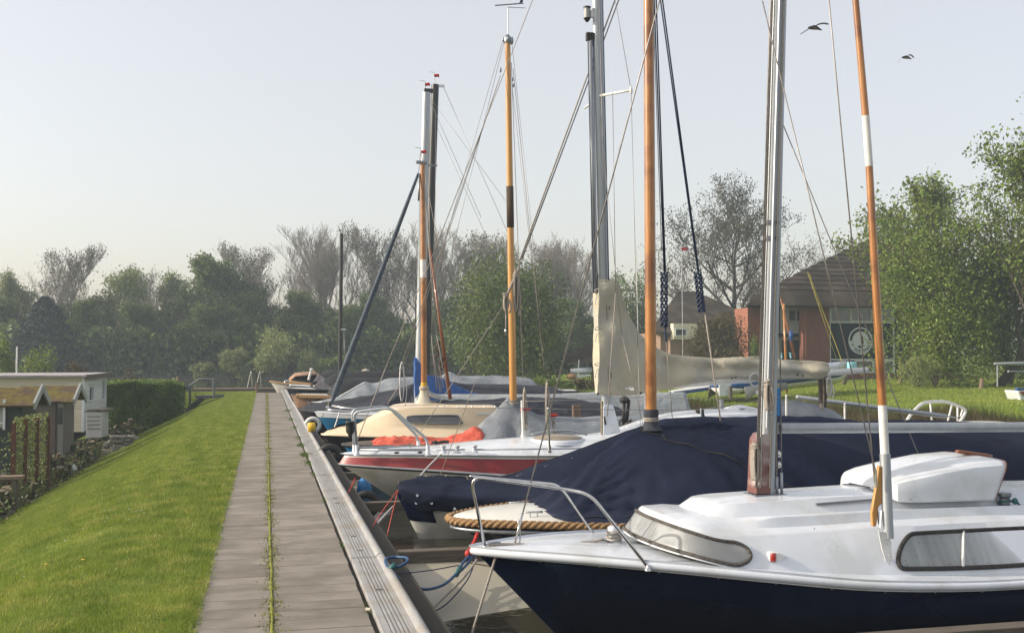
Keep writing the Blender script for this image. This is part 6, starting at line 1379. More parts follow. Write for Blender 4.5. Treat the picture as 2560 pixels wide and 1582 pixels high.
def crown(name, TIPS, per, sig, size, m_, parent, seed, flat=.55, keep=1.0, zmin=.5):
    rs = np.random.RandomState(seed); T = np.array([list(t) for t in TIPS])
    if keep < 1: T = T[rs.rand(len(T)) < keep]
    C = np.repeat(T, per, axis=0) + rs.normal(0, sig, (len(T) * per, 3)) * np.array([1, 1, .8]); C = C[C[:, 2] > zmin]
    V, F = leaf_np(C, size, rs, flat); return np_mesh(name, V, F, m_, parent)
def bushcloud(n, rx, ry, h, rs, lobes=14, z0=0.0, fill=.35):
    """points in the shell of a lumpy mass"""
    Lc = []; 
    for i in range(lobes):
        a = rs.uniform(0, 2 * pi); rr = sqrt(rs.rand()) * .72; zz = rs.uniform(.18, .86); k = sqrt(max(.05, 1 - (max(0, zz - .35) / .75) ** 2)); Lc.append((rx * rr * cos(a) * k, ry * rr * sin(a) * k, z0 + h * zz, rs.uniform(.18, .34)))
    C = []; per = n // lobes
    for (x, y, z, s) in Lc:
        D = rs.normal(size=(per, 3)); D /= np.linalg.norm(D, axis=1)[:, None]; R = (fill + (1 - fill) * rs.rand(per) ** .4)[:, None]
        sc = np.array([rx * s * 1.6, ry * s * 1.6, h * s * .95]); C.append(np.array([x, y, z]) + D * R * sc + rs.normal(0, .03 * h, (per, 3)))
    C = np.concatenate(C); return C[C[:, 2] > z0]
def tree(label, cat='tree', name='tree', loc=(0, 0, 0), kind='leafy', H=10, spread=3, seed=1, leaf='leaf_mid', size=.12, per=6, sig=.3, bark='bark', keep=1, levels=3, group=None, **kw):
    root = empty(name, (0, 0, 0), label, cat, group)
    SEG, T = skeleton(seed, H, spread, levels=levels, **kw); wood_mesh('trunk', SEG, bark, root, minr=.012)
    if leaf: crown('crown', T, per, sig, size, leaf, root, seed + 5, keep=keep)
    root.location = loc; return root
def place(proto, used, loc, rz, sc, label, group='trees of the wood across the water'):
    if used[0] == 0: used[0] = 1; proto.location = loc; proto.rotation_euler = (0, 0, rz); proto.scale = sc; proto['label'] = label; proto['group'] = group; return proto
    return copy_tree(proto, None, loc, rz, sc, label, group)
G_ = 'trees of the wood across the water'
PA = tree('x', H=12, spread=4.9, seed=21, levels=4, nb=(15, 7, 6, 4), leaf=None, bark='bark_grey', up=.50, r0=.22, first=.22, jit=.21, drift=.035, fan=1)
PB = tree('x', H=12, spread=4.3, seed=33, levels=4, nb=(14, 7, 5, 4), leaf='leaf_grey', size=.09, per=2, sig=.25, keep=.35, bark='bark_grey', up=.52, r0=.19, first=.2, jit=.21, drift=.035, fan=1)
PC = tree('x', H=12, spread=4.4, seed=45, levels=3, nb=(16, 7, 5), leaf='leaf_mid', size=.16, per=11, sig=.42, up=.5, r0=.18, first=.14)
PD = tree('x', H=12, spread=4.0, seed=57, levels=3, nb=(15, 7, 5), leaf='leaf_pale', size=.15, per=8, sig=.45, up=.55, r0=.16, first=.12, keep=.8)
PE = tree('x', H=12, spread=3.6, seed=69, levels=3, nb=(16, 8, 5), leaf='leaf_dark', size=.17, per=12, sig=.4, up=.45, r0=.18, first=.08)
# conifer prototype
PF = empty('conifer', (0, 0, 0), 'x', 'tree'); b = MB(); b.tube([(0, 0, 0), (0, 0, 12)], [.25, .03], 7); b.build('trunk', 'bark', PF)
rs = np.random.RandomState(3); n = 9000; h = rs.rand(n) ** .8; a = rs.uniform(0, 2 * pi, n); lay = .82 + .18 * np.sin(h * 60 + a * 3); R0 = (1 - h) ** .75 * 3.3 * lay * (.45 + .55 * rs.rand(n) ** .4) + .1
C = np.stack([R0 * np.cos(a), R0 * np.sin(a), .3 + 11.8 * h - R0 * .12], 1); V, F = leaf_np(C, .22, rs, .3); np_mesh('crown', V, F, 'leaf_conifer', PF)
UA, UB, UC, UD, UE, UF = [0], [0], [0], [0], [0], [0]
def topz(v, Y, x): return dt(x, v, Y=Y).z
def wood(proto, used, x, ytop, Y, lab, wsc=1.0, Hp=12.0, base=-.2, rz=None, name=None):
    p = dt(x, 900, Y=Y); z = topz(ytop, Y, x) - base; s = z / Hp
    o = place(proto, used, (p.x, Y, base), rng.uniform(0, 6.28) if rz is None else rz, (s * wsc, s * wsc, s), lab); 
    if name: o.name = name
    return o
def H_of(o): # real top of the proto crown/trunk
    z = 0
    for c in o.children: z = max(z, max(v.co.z for v in c.data.vertices))
    return z
hA, hB, hC, hD, hE, hF = [H_of(o) for o in (PA, PB, PC, PD, PE, PF)]
wood(PF, UF, 105, 705, 92, 'broad blue-black conifer standing low in the left of the wood', 2.3, hF, name='conifer')
wood(PD, UD, 10, 635, 100, 'slim pale pointed tree at the left edge of the far wood', .5, hD)
wood(PB, UB, 157, 578, 98, 'tall airy birch rising alone above the left of the wood', .95, hB, name='birch_tree')
wood(PD, UD, 60, 672, 103, 'pale leafing tree between the pointed conifer and the airy birch', 1.0, hD)
wood(PD, UD, 272, 622, 98, 'yellow-green tree right of the airy birch', 1.0, hD)
wood(PB, UB, 352, 630, 104, 'thin crowned tree just right of the yellow-green one', .7, hB)
wood(PD, UD, 424, 642, 106, 'small pale tree in the dip of the skyline', .8, hD)
wood(PC, UC, 505, 602, 97, 'broad fresh green tree at the left foot of the bare trees', 1.1, hC)
wood(PC, UC, 210, 700, 95, 'low green tree below the airy birch', 1.1, hC)
wood(PC, UC, 340, 715, 94, 'low green tree left of the broad fresh green one', 1.2, hC)
wood(PE, UE, 430, 705, 96, 'dark leafy tree under the dip of the skyline', 1.1, hE)
for i, (x, y, w_, lab) in enumerate([(592, 567, .95, 'leftmost bare crowned tree of the wood'), (712, 543, 1.0, 'second bare crowned tree from the left, above the pale bush'), (826, 524, 1.0, 'bare tree behind the thin black far mast'), (905, 520, .9, 'tallest bare tree, left of the rolled headsail'),
    (965, 530, .9, 'bare tree just left of the metal and black masts'), (1068, 540, .95, 'bare tree just right of the black mast'), (1140, 535, .95, 'bare tree left of the pine mast'), (1195, 548, .8, 'bare tree close behind the pine mast, left side'), (1262, 548, .95, 'bare tree close behind the pine mast, right side'), (1330, 566, .95, 'bare tree above the right half of the round willow'), (1392, 592, .9, 'rightmost bare tree, beside the metal mast of the red banded yacht')]):
    wood(PA if i % 3 else PB, UA if i % 3 else UB, x, y, 100 + (i * 3) % 7, lab, w_, hA if i % 3 else hB)
for x, y, pr, us, hh, Y, lab in ((560, 690, PC, UC, hC, 95, 'green tree under the leftmost bare crown'), (640, 660, PE, UE, hE, 97, 'dark green tree above the small round bush'), (760, 700, PE, UE, hE, 96, 'dark green tree right of the pale bush'), (850, 720, PC, UC, hC, 95, 'green tree behind the dark rolled headsail foot'), (930, 690, PE, UE, hE, 97, 'dark tree left of the varnished mast'), (1030, 700, PE, UE, hE, 96, 'dark tree behind the three clustered masts'), (1400, 700, PE, UE, hE, 92, 'dark tree left of the beige sail cover'), (700, 690, PC, UC, hC, 95, 'green tree behind the pale bush'), (120, 720, PE, UE, hE, 99, 'dark tree behind the blue-black conifer'), (20, 700, PC, UC, hC, 96, 'green tree at the left picture edge'), (480, 720, PC, UC, hC, 93, 'green tree above the handrail steps'), (260, 740, PE, UE, hE, 95, 'dark tree right of the blue-black conifer')):
    wood(pr, us, x, y, Y, lab, 1.15, hh)
# understorey mass along the far shore
rs = np.random.RandomState(8); n = 125000; X = rs.uniform(-62, 36, n); Y = rs.uniform(91, 112, n); 
top = np.interp(X, np.linspace(-62, 36, 60), [3.6 + 2.6 * nz(i * .55, 3) + .9 * (i % 2) for i in range(60)]) + (Y - 91) * .12
Z = -.3 + top * rs.rand(n) ** .8; V, F = leaf_np(np.stack([X, Y, Z], 1), .25, rs, .5); sel = rs.rand(len(F)) < .62
tag(np_mesh('undergrowth', V, F[sel], 'leaf_dark'), kind='stuff'); tag(np_mesh('undergrowth', V, F[~sel], 'leaf_mid'), kind='stuff')
b = MB(); 
for i in range(260):
    x = -60 + 96 * rng.random(); y = rng.uniform(90, 97); hh = rng.uniform(3, 8); b.tube([(x, y, -.3), (x + rng.gauss(0, .3), y, hh * .5), (x + rng.gauss(0, .6), y, hh)], [.05, .04, .02], 3, caps=False)
tag(b.build('saplings', 'bark'), kind='stuff')
# shore bank under the far wood
b = MB(); rows = [[(x, y, z + .15 * nz(x * .4, y)) for y, z in ((88.6, -.6), (90, -.2), (92, .1), (97, .3))] for x in range(-150, 60, 2)]; b.grid([r[::-1] for r in rows]); tag(b.build('far_shore', 'shore_ground', smooth=True), kind='structure')
# rounded bushes on the far shore
def bush(label, x, ytop, ybase, wpx, Y, leaf, n, size, seed, name='bush', gz=None, cat='bush', lobes=14, ry=None, stems=True, group=None):
    c = dt(x, ybase, Y=Y); top = dt(x, ytop, Y=Y).z; rx = (dt(x + wpx / 2, ybase, Y=Y).x - c.x); z0 = c.z if gz is None else gz; rs = np.random.RandomState(seed)
    root = empty(name, (c.x, Y, z0), label, cat, group); C = bushcloud(n, rx, ry or rx, top - z0, rs, lobes) ; C[:, 2] += z0; C[:, 0] += c.x; C[:, 1] += Y
    V, F = leaf_np(C, size, rs, .55); np_mesh('crown', V, F, leaf, root)
    if stems:
        b = MB()
        for k in range(7):
            a = rs.uniform(0, 6.28); r_ = rx * .5; b.tube([(c.x, Y, z0), (c.x + r_ * cos(a) * .5, Y + r_ * sin(a) * .5, z0 + (top - z0) * .4), (c.x + r_ * cos(a), Y + r_ * sin(a), z0 + (top - z0) * .75)], [.09, .06, .02], 5)
        b.build('stems', 'bark', root)
    return root
bush('large pale willow bush on the far shore above the boat bows', 690, 792, 905, 165, 86, 'leaf_pale', 9000, .11, 3, gz=-.4)
bush('small round pale bush on the far shore left of the large one', 562, 838, 905, 75, 87, 'leaf_pale', 4200, .11, 4, gz=-.4)
bush('low pale bush on the far shore behind the handrail', 485, 868, 905, 70, 87, 'leaf_pale', 3000, .11, 5, gz=-.4)
bush('dark bush low on the shore left of the large pale one', 615, 860, 905, 60, 88, 'leaf_mid', 2600, .11, 6, gz=-.4)
bush('green bush on the shore behind the black far covers', 800, 850, 905, 130, 88, 'leaf_mid', 4500, .12, 66, gz=-.4)
# round willow on the right bank
rw_ = bush('big round bright green willow behind the pine mast', 1213, 635, 935, 280, 62, 'leaf_mid', 40000, .10, 7, name='willow_tree', gz=-.3, lobes=34, cat='tree', ry=5)
bush('small green tree behind the beige sail cover head', 1512, 640, 900, 120, 92, 'leaf_mid', 9000, .12, 9, name='tree', gz=-.2, cat='tree', lobes=16)
# rough plants on the bank foot behind the pale sheet
for i, (x, yt, w_, l_) in enumerate(((1290, 905, 60, 'leaf_fresh'), (1345, 915, 70, 'weed'), (1400, 905, 60, 'leaf_brown'), (1170, 915, 60, 'leaf_mid'))):
    bush(('pale nettle clump', 'fresh green weed clump', 'brownish reed clump', 'dark weed clump')[i] + ' on the bank ' + ('right of the pine mast', 'between pine mast and sail cover', 'left of the beige sail cover', 'at the foot of the round willow')[i], x, yt, 950, w_, 50, l_, 2600, .06, 90 + i, gz=-.15, name='weed_clump', cat='plant', stems=False)
# sparse tree behind the club house and its neighbour
t_ = tree('tall half-leafed tree behind the brown thatched roof', name='tree', H=13, spread=6.6, seed=72, levels=4, nb=(16, 7, 5, 3), leaf='leaf_grey', size=.08, per=4, sig=.24, keep=.8, bark='bark', up=.34, r0=.34, first=.16, jit=.18)
hh = H_of(t_); p = dt(1772, 905, Y=86); zt = dt(1772, 420, Y=86).z; s_ = zt / hh; t_.location = (p.x, 86, 0); t_.scale = (s_ * .86, s_ * .86, s_)
t2_ = copy_tree(t_, None, (dt(1925, 905, Y=90).x, 90, 0), 2.0, (s_ * .62, s_ * .62, dt(1925, 552, Y=90).z / hh), 'lower half-leafed tree behind the metal mast of the near yacht')
# bushes in front of the low brick building
bush('olive and rust coloured shrub in front of the brown roofed house', 1728, 752, 905, 165, 62, 'leaf_brown', 14000, .07, 14, gz=0, lobes=22)
bush('small yellow-green shrub at the corner of the brick club house', 1800, 800, 905, 30, 60, 'leaf_fresh', 1600, .06, 15, gz=0, lobes=6)
# big tree group on the right
ta = tree('maple with bright leaf clumps above the club house roof', name='maple_tree', H=10, spread=4.2, seed=91, levels=3, nb=(16, 8, 6), leaf='leaf_fresh', size=.095, per=13, sig=.24, up=.5, r0=.2, first=.12, keep=.5, jit=.26)
hh = H_of(ta); ta.location = (dt(2190, 905, Y=50).x, 50, 0); s_ = dt(2165, 408, Y=50).z / hh; ta.scale = (s_ * 1.08, s_ * 1.08, s_ * 1.12)
tb = tree('tall feathery birch at the right edge of the picture', name='birch_tree', H=13, spread=4.6, seed=95, levels=4, nb=(16, 7, 5, 3), leaf='leaf_fresh', size=.085, per=8, sig=.26, up=.5, r0=.2, first=.14, droop=.06)
hh = H_of(tb); tb.location = (dt(2385, 905, Y=47).x, 47, 0); s_ = dt(2425, 190, Y=47).z / hh; tb.scale = (s_ * .95, s_ * .95, s_); tb.rotation_euler = (0, 0, 1.7)
bush('dense green thicket beside the sign wall of the club house', 2235, 575, 930, 235, 48, 'leaf_fresh', 34000, .085, 16, name='thicket', gz=-.1, lobes=30, ry=3.2)
bush('darker green thicket filling the right edge under the birch', 2415, 560, 930, 230, 50, 'leaf_fresh', 34000, .088, 17, name='thicket', gz=-.1, lobes=30, ry=3.2)
bush('pale lower shrub at the foot of the thicket', 2190, 850, 932, 90, 46, 'leaf_pale', 5000, .05, 18, gz=-.05, lobes=10)
# left garden shrubs
bush('yellow-green shrub rising behind the caravan roof', 88, 835, 925, 105, 52, 'leaf_fresh', 6500, .06, 19, gz=-1.4, lobes=14)
bush('tall green shrub at the left picture edge behind the caravan', 8, 792, 925, 60, 54, 'leaf_fresh', 3800, .06, 20, gz=-1.4, lobes=10)
bush('rust brown shrub behind the right end of the caravan roof', 182, 855, 925, 80, 52, 'leaf_brown', 4200, .055, 21, gz=-1.4, lobes=10)
bush('thin brownish shrub behind the hedge', 300, 885, 925, 90, 53, 'leaf_brown', 3000, .05, 22, gz=-1.4, lobes=10)
bush('small green shrub at the left end of the hedge top', 245, 885, 925, 40, 51, 'leaf_mid', 1800, .05, 23, gz=-1.4, lobes=6)
# ================================================================== hedge
h0 = dt(252, 1010, Z=-1.45); hz = dt(330, 920, Y=h0.y + .5).z
hx0 = dt(250, 1000, Y=43).x; hx1 = dt(425, 1000, Y=43).x
hedge = empty('hedge', ((hx0 + hx1) / 2, 43, -1.45), 'clipped dark green hedge with a lit flat top, right of the caravan', 'hedge')
hz0, hz1 = -1.45, dt(330, 918, Y=43).z; 
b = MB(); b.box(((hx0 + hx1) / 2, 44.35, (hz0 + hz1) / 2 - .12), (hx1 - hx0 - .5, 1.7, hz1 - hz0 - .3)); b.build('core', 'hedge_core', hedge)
rs = np.random.RandomState(31); n = 52000; f = rs.rand(n); X = np.where(f < .85, rs.uniform(hx0, hx1, n), hx1 + rs.normal(0, .05, n)); side = f < .5; topm = (f >= .5) & (f < .85); end = f >= .85
Y = np.where(side, 43 + np.abs(rs.normal(0, .09, n)), rs.uniform(43, 45.2, n)); Z = np.where(topm, hz1 + rs.normal(0, .045, n), rs.uniform(hz0, hz1, n))
bump = .10 * np.sin(X * 2.3 + Z * 1.7) + .07 * np.sin(X * 5.1 - Z * 3); Y = np.where(side, Y + bump, Y); rnd = np.maximum(0, X - (hx1 - .5)) ** 2 * .8; Z = np.where(topm, Z - rnd + .05 * np.sin(X * 4 + Y * 3), Z)
V, F = leaf_np(np.stack([X, Y, Z], 1), .055, rs, .6); np_mesh('foliage', V, F, 'hedge_leaf', hedge)
# ================================================================== caravan
cv_ = empty('caravan', (-15, 40, -1.45), 'long cream static caravan with horizontal siding beside the hedge', 'caravan')
Yc = 36.5
fx0 = dt(163, 900, Y=Yc).x; fx1 = dt(200, 900, Y=Yc).x; zt = dt(180, 898, Y=Yc).z; zb_ = dt(180, 1032, Y=Yc).z
# receding side wall: from the near corner to the far corner
cA = Vector((fx1, Yc, 0)); cB = dt(250, 960, Y=41.5); cB = Vector((cB.x, 41.5, 0))
def wall_planks(root, A, B_, z0, z1, nrow, m_, skip=(), name='board', th=.02):
    d = (B_ - A); L_ = d.length; dn = d.normalized(); nrm = Vector((dn.y, -dn.x, 0)); h_ = (z1 - z0) / nrow
    for i in range(nrow):
        segs = [(0, L_)]
        for (s0, s1, k0, k1) in skip:
            zc = z0 + (i + .5) * h_
            if k0 < zc < k1: segs = [q2 for q1 in segs for q2 in ([(q1[0], max(q1[0], s0)), (min(q1[1], s1), q1[1])] if q1[0] < s1 and q1[1] > s0 else [q1])]
        for (s0, s1) in segs:
            if s1 - s0 < .05: continue
            za, zb2 = z0 + i * h_ + .006, z0 + (i + 1) * h_ - .002; b = MB()
            P = [A + dn * s0 + nrm * (th + .006), A + dn * s1 + nrm * (th + .006), A + dn * s1 + nrm * (th - .006), A + dn * s0 + nrm * (th - .006)]
            lo4 = [Vector((p.x, p.y, za)) for p in (P[0], P[1])]; hi4 = [Vector((p.x, p.y, zb2)) for p in (P[2], P[3])]; bk = [Vector((p.x, p.y, z_)) - nrm * .02 for p, z_ in ((P[0], za), (P[1], za), (P[2], zb2), (P[3], zb2))]
            b.add(lo4 + hi4 + bk, [(0, 1, 2, 3), (1, 0, 4, 5), (3, 2, 6, 7), (0, 3, 7, 4), (2, 1, 5, 6)]); b.build(name, m_, root)
b = MB(); b.box(((fx0 + fx1) / 2 - .5, Yc + 2.6, (zt + zb_) / 2), (.1, .1, .1)); 
# body prism behind the planks
P = [Vector((fx0 - 9, Yc + .02, zb_)), Vector((fx1 - .02, Yc + .02, zb_)), Vector((cB.x - .02, cB.y, zb_)), Vector((cB.x - 9, cB.y, zb_))]
b = MB(); b.poly([p + Vector((0, 0, zt - zb_ - .04)) for p in P], zt - zb_ - .04); b.build('body', 'siding', cv_)
wall_planks(cv_, Vector((fx0, Yc, 0)), Vector((fx1, Yc, 0)), zb_, zt - .03, 12, 'siding')
LS = (cB - cA).length
def sp(x): # distance along side for pixel column
    lo_, hi_ = 0, LS
    for _ in range(30):
        m_ = (lo_ + hi_) / 2; p = cA.lerp(cB, m_ / LS); d = p - CAM; u_ = 1280 + FPX * d.dot(_R) / d.dot(_F)
        if u_ < x * K: lo_ = m_
        else: hi_ = m_
    return (lo_ + hi_) / 2
wins = [(sp(211), sp(221), dt(215, 1006 - 0, Y=38).z, dt(215, 972, Y=38).z), (sp(242), sp(248), .0, .9)]
wz0 = dt(216, 956 + 50, Y=38).z; wz0, wz1 = dt(216, 1007, Y=37.6).z, dt(216, 972, Y=37.6).z
wz0, wz1 = dt(216, 958, Y=37.8).z, dt(216, 923, Y=37.8).z; vz0, vz1 = dt(245, 955, Y=40.8).z, dt(245, 908, Y=40.8).z
wins = [(sp(210), sp(220), wz0, wz1), (sp(241), sp(248), vz0, vz1)]
wall_planks(cv_, cA, cB, zb_, zt - .03, 12, 'siding_white', skip=wins)
dn = (cB - cA).normalized(); nrm = Vector((dn.y, -dn.x, 0))
for (s0, s1, z0_, z1_) in wins:
    P = [cA + dn * s0, cA + dn * s1]; b = MB(); b.poly([Vector((P[0].x, P[0].y, z0_)), Vector((P[1].x, P[1].y, z0_)), Vector((P[1].x, P[1].y, z1_)), Vector((P[0].x, P[0].y, z1_))]); b.v = [tuple(Vector(v) + nrm * .012) for v in b.v]; wn = b.build('window', 'dark_pane', cv_)
    b = MB(); cs = [Vector((P[0].x, P[0].y, z0_)), Vector((P[1].x, P[1].y, z0_)), Vector((P[1].x, P[1].y, z1_)), Vector((P[0].x, P[0].y, z1_))]
    for i in range(4): b.bar(cs[i] + nrm * .03, cs[(i + 1) % 4] + nrm * .03, .05, .05)
    b.build('frame', 'frame_white', wn)
b = MB(); b.bar(Vector((fx1, Yc - .03, zb_)), Vector((fx1, Yc - .03, zt)), .09, .09); b.bar(Vector((cB.x + .02, cB.y, zb_)), Vector((cB.x + .02, cB.y, zt)), .08, .08); b.build('corner_post', 'frame_white', cv_)
b = MB(); P = [Vector((fx0 - 10, Yc - .25, zt + .02)), Vector((fx1 + .12, Yc - .25, zt + .02)), Vector((cB.x + .3, cB.y + .2, zt + .02)), Vector((cB.x - 10, cB.y + .2, zt + .10))]; P = [p - Vector((0, 0, .05)) for p in P]; P[3].z -= .08; P[2].x -= .22; b.poly([p + Vector((0, 0, .06)) for p in P], .06); b.build('roof', 'roof_felt', cv_)
b = MB(); b.bar(Vector((fx1 + .1, Yc - .24, zt - .04)), Vector((cB.x + .28, cB.y + .1, zt - .04)), .06, .16); b.build('roof_fascia', 'weathered_wood', cv_)
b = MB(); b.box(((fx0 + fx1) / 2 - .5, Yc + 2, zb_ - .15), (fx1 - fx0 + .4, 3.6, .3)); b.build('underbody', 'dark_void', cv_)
# awning wing left of the front panel
az0, az1 = dt(80, 950, Y=36.3).z, dt(80, 905, Y=36.3).z
wl = dt(-30, 900, Y=Yc + .35).x
b = MB(); b.box(((wl + fx0) / 2 - 1, Yc + .5, (zt + zb_) / 2 - .2), (fx0 - wl + 2, .1, zt - zb_ - .1)); b.build('awning_wall', 'siding_white', cv_)
for i in range(3):
    b = MB(); b.box(((wl + fx0) / 2 - .2, Yc + .43, az0 + (az1 - az0) * (i + .5) / 3), (fx0 - wl, .04, (az1 - az0) / 3 - .02)); b.build('awning_panel', 'siding_white' if i != 1 else 'panel_grey', cv_)
b = MB(); b.box((fx0 - 2.4, Yc + .40, zt - .35), (5.0, .02, .30)); b.build('awning_window', 'dark_pane', cv_)
# locker
lk = empty('garden_locker', (dt(232, 1048, Y=35.5).x, 35.5, -1.45), 'pale grey plastic garden locker with slatted doors against the caravan', 'locker')
lx0, lx1 = dt(205, 1040, Y=35.2).x, dt(243, 1040, Y=35.2).x; lz0, lz1 = dt(220, 1046, Y=35.2).z, dt(220, 984, Y=35.2).z; lx2 = dt(259, 1040, Y=36.4).x
b = MB(); b.poly([Vector((lx0, 35.2, lz1)), Vector((lx1, 35.2, lz1)), Vector((lx2, 36.4, lz1)), Vector((lx0 + .3, 36.4, lz1))], lz1 - lz0); b.build('body', 'locker', lk, bev=.01)
for i in range(4):
    b = MB(); z_ = lz0 + (lz1 - lz0) * (.36 + .155 * i); b.box(((lx0 + lx1) / 2, 35.19, z_), ((lx1 - lx0) * .78, .03, .018)); b.build('slat', 'weathered_wood', lk)
b = MB(); rows = [[(lerp(lx0 - .05, lx1 + .0, t) + dx, 35.15 + dy, lz1 + .02 + .05 * sin(pi * t)) for t in [i / 8 for i in range(9)]] for dx, dy in ((0, 0), (.22, 1.2))]; b.grid(rows); b.build('lid', 'weathered_wood', lk, solid=.04, smooth=True)
# ================================================================== sheds
def shed(x0, x1, xr, Yf, ztop, zeave, zb2, wm, label, rm='mossy_roof', xg=None, door=None, depth=2.0, ridge_x0=None, gw=.9):
    """shed with its ridge running left-right; the right gable end faces the lawn"""
    r_ = empty('garden_shed', ((x0 + x1) / 2, Yf, zb2), label, 'shed')
    yb = Yf + depth; ym = (Yf + yb) / 2
    b = MB(); b.box(((x0 + x1) / 2, ym, (zb2 + zeave) / 2), (x1 - x0, depth, zeave - zb2)); b.build('wall', wm, r_)
    b = MB(); b.poly([Vector((x1 - .03, Yf + .05, zeave)), Vector((x1 - .03, yb - .05, zeave)), Vector((x1 - .03, ym, ztop - .12))], .06, (-1, 0, 0)); b.build('gable', wm, r_)
    ov = .28; 
    for s_ in (-1, 1):
        ye = ym + s_ * (depth / 2 + .16); ze = zeave - .06; b = MB(); n_ = 9; rows = []
        for k in range(n_ + 1):
            t = k / n_; y = lerp(ym, ye, t); z = lerp(ztop, ze, t); rows.append([(xx, y, z + .012 * nz(xx * 6, y * 9) - .0) for xx in np.linspace(x0 - .3, x1 + ov, 40)])
            if 0 < k < n_: rows.append([(xx, y, z + .028 + .012 * nz(xx * 8, y * 9 + 3)) for xx in np.linspace(x0 - .3, x1 + ov, 40)])
        b.grid(rows); b.build('roof', rm, r_, smooth=False, solid=.05)
        b = MB(); b.bar(Vector((x1 + ov + .02, ym, ztop + .02)), Vector((x1 + ov + .02, ye, ze)), .05, .18); b.build('barge_board', 'panel_grey', r_)
    return r_
Ys = 30.0
sx0 = dt(60, 1000, Y=Ys).x; sx1 = dt(150, 1000, Y=Ys).x; 
s2 = shed(sx0, sx1, None, Ys, dt(100, 924, Y=Ys + .8).z, dt(100, 956, Y=Ys).z, -1.47, 'grey_boards', 'weathered grey timber shed with a mossy roof', depth=1.7)
zse = dt(100, 958, Y=Ys).z
wall_planks(s2, Vector((sx0 + .02, Ys - .01, 0)), Vector((dt(133, 1000, Y=Ys).x, Ys - .01, 0)), -1.46, zse - .03, 15, 'grey_boards', th=.015)
b = MB(); dx0, dx1 = dt(139, 1000, Y=Ys).x, dt(152, 1000, Y=Ys).x; b.box(((dx0 + dx1) / 2, Ys - .06, (-1.4 + zse) / 2), (dx1 - dx0, .05, zse + 1.35)); b.build('door', 'door_grey', s2)
b = MB(); b.box(((dx0 + dx1) / 2, Ys - .095, zse - .4), (.13, .02, .45)); b.build('door_window', 'dark_pane', s2)
Yg = 26.6; gx0 = dt(-60, 1000, Y=Yg).x; gx1 = dt(52, 1000, Y=Yg).x
s1_ = shed(gx0, gx1, None, Yg, dt(30, 928, Y=Yg + .7).z, dt(30, 964, Y=Yg).z, -1.46, 'green_paint', 'dark green shed with a mossy roof, cut by the left picture edge', depth=1.5)
wz = dt(3, 1015, Y=Yg - .05); wn = empty('x', wz, 'x', 'x') if False else None
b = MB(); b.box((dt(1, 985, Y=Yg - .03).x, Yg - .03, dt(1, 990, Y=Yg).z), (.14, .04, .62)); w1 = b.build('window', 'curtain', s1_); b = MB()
c_ = Vector((dt(1, 985, Y=Yg - .03).x, Yg - .06, dt(1, 990, Y=Yg).z)); b.bar(c_ + Vector((.09, 0, -.36)), c_ + Vector((.09, 0, .36)), .05, .05); b.bar(c_ + Vector((-.2, 0, -.2)), c_ + Vector((.09, 0, -.2)), .04, .04); b.build('frame', 'frame_white', w1)
# metal basket/bucket by the green shed
p = dt(8, 1150 - 62, Y=25.8); bk = empty('bucket', (p.x, 25.8, -1.46), 'grey metal bucket with a wire handle beside the green shed', 'bucket')
b = MB(); b.lathe((p.x, 25.8, -1.46), [(.11, 0), (.15, .28), (.155, .28), (.12, .02)], 14); b.build('body', 'alu_dark', bk, smooth=True); b = MB(); b.tube([(p.x + .15 * cos(a), 25.8, -1.18 + .15 * sin(a)) for a in [pi * i / 10 for i in range(11)]], .008, 5); b.build('handle', 'alu_dark', bk)
# trellis with climbing plant
tr = empty('trellis', (dt(70, 1120, Y=25).x, 25, -1.45), 'red-brown trellis screen with climbing plants in front of the sheds', 'trellis')
tx = [31, 59, 87, 114]; Yt = [24.2, 24.6, 25.0, 25.4]; tp = []
for i, (x_, Y_) in enumerate(zip(tx, Yt)):
    a_ = dt(x_, 1130 - i * 12, Y=Y_); top = dt(x_, (1008, 1002, 998, 996)[i], Y=Y_).z; b = MB(); b.box((a_.x, Y_, (top - 1.5) / 2), (.085, .085, top + 1.5)); b.build('post', 'trellis_red', tr); tp.append((a_.x, Y_, top))
for i in range(3):
    (xa, ya, za), (xb_, yb2, zb3) = tp[i], tp[i + 1]; b = MB(); 
    for k in range(6): t = (k + .5) / 6; b.bar((lerp(xa, xb_, t), lerp(ya, yb2, t) + .03, -1.42), (lerp(xa, xb_, t), lerp(ya, yb2, t) + .03, za - .05), .012, .012)
    for k in range(8): z_ = -1.35 + (za + 1.3) * k / 8; b.bar((xa, ya + .04, z_), (xb_, yb2 + .04, z_), .012, .012)
    b.build('lattice', 'weathered_wood', tr)
rs = np.random.RandomState(6); C = []
for i in range(3):
    (xa, ya, za), (xb_, yb2, zb3) = tp[i], tp[i + 1]; n = 750; t = rs.rand(n); z = -1.4 + (za + 1.5) * rs.rand(n) ** .9; C.append(np.stack([xa + (xb_ - xa) * t, ya + (yb2 - ya) * t + rs.normal(0, .05, n), z], 1))
C = np.concatenate(C + [np.stack([np.full(120, tp[0][0] - .12) + rs.normal(0, .07, 120), np.full(120, 24.2), rs.uniform(-1.2, .0, 120)], 1)]); V, F = leaf_np(C, .028, rs, .7); np_mesh('climbing_plant', V, F, 'leaf_pale', tr); tag(tr.children[-1], kind='stuff')
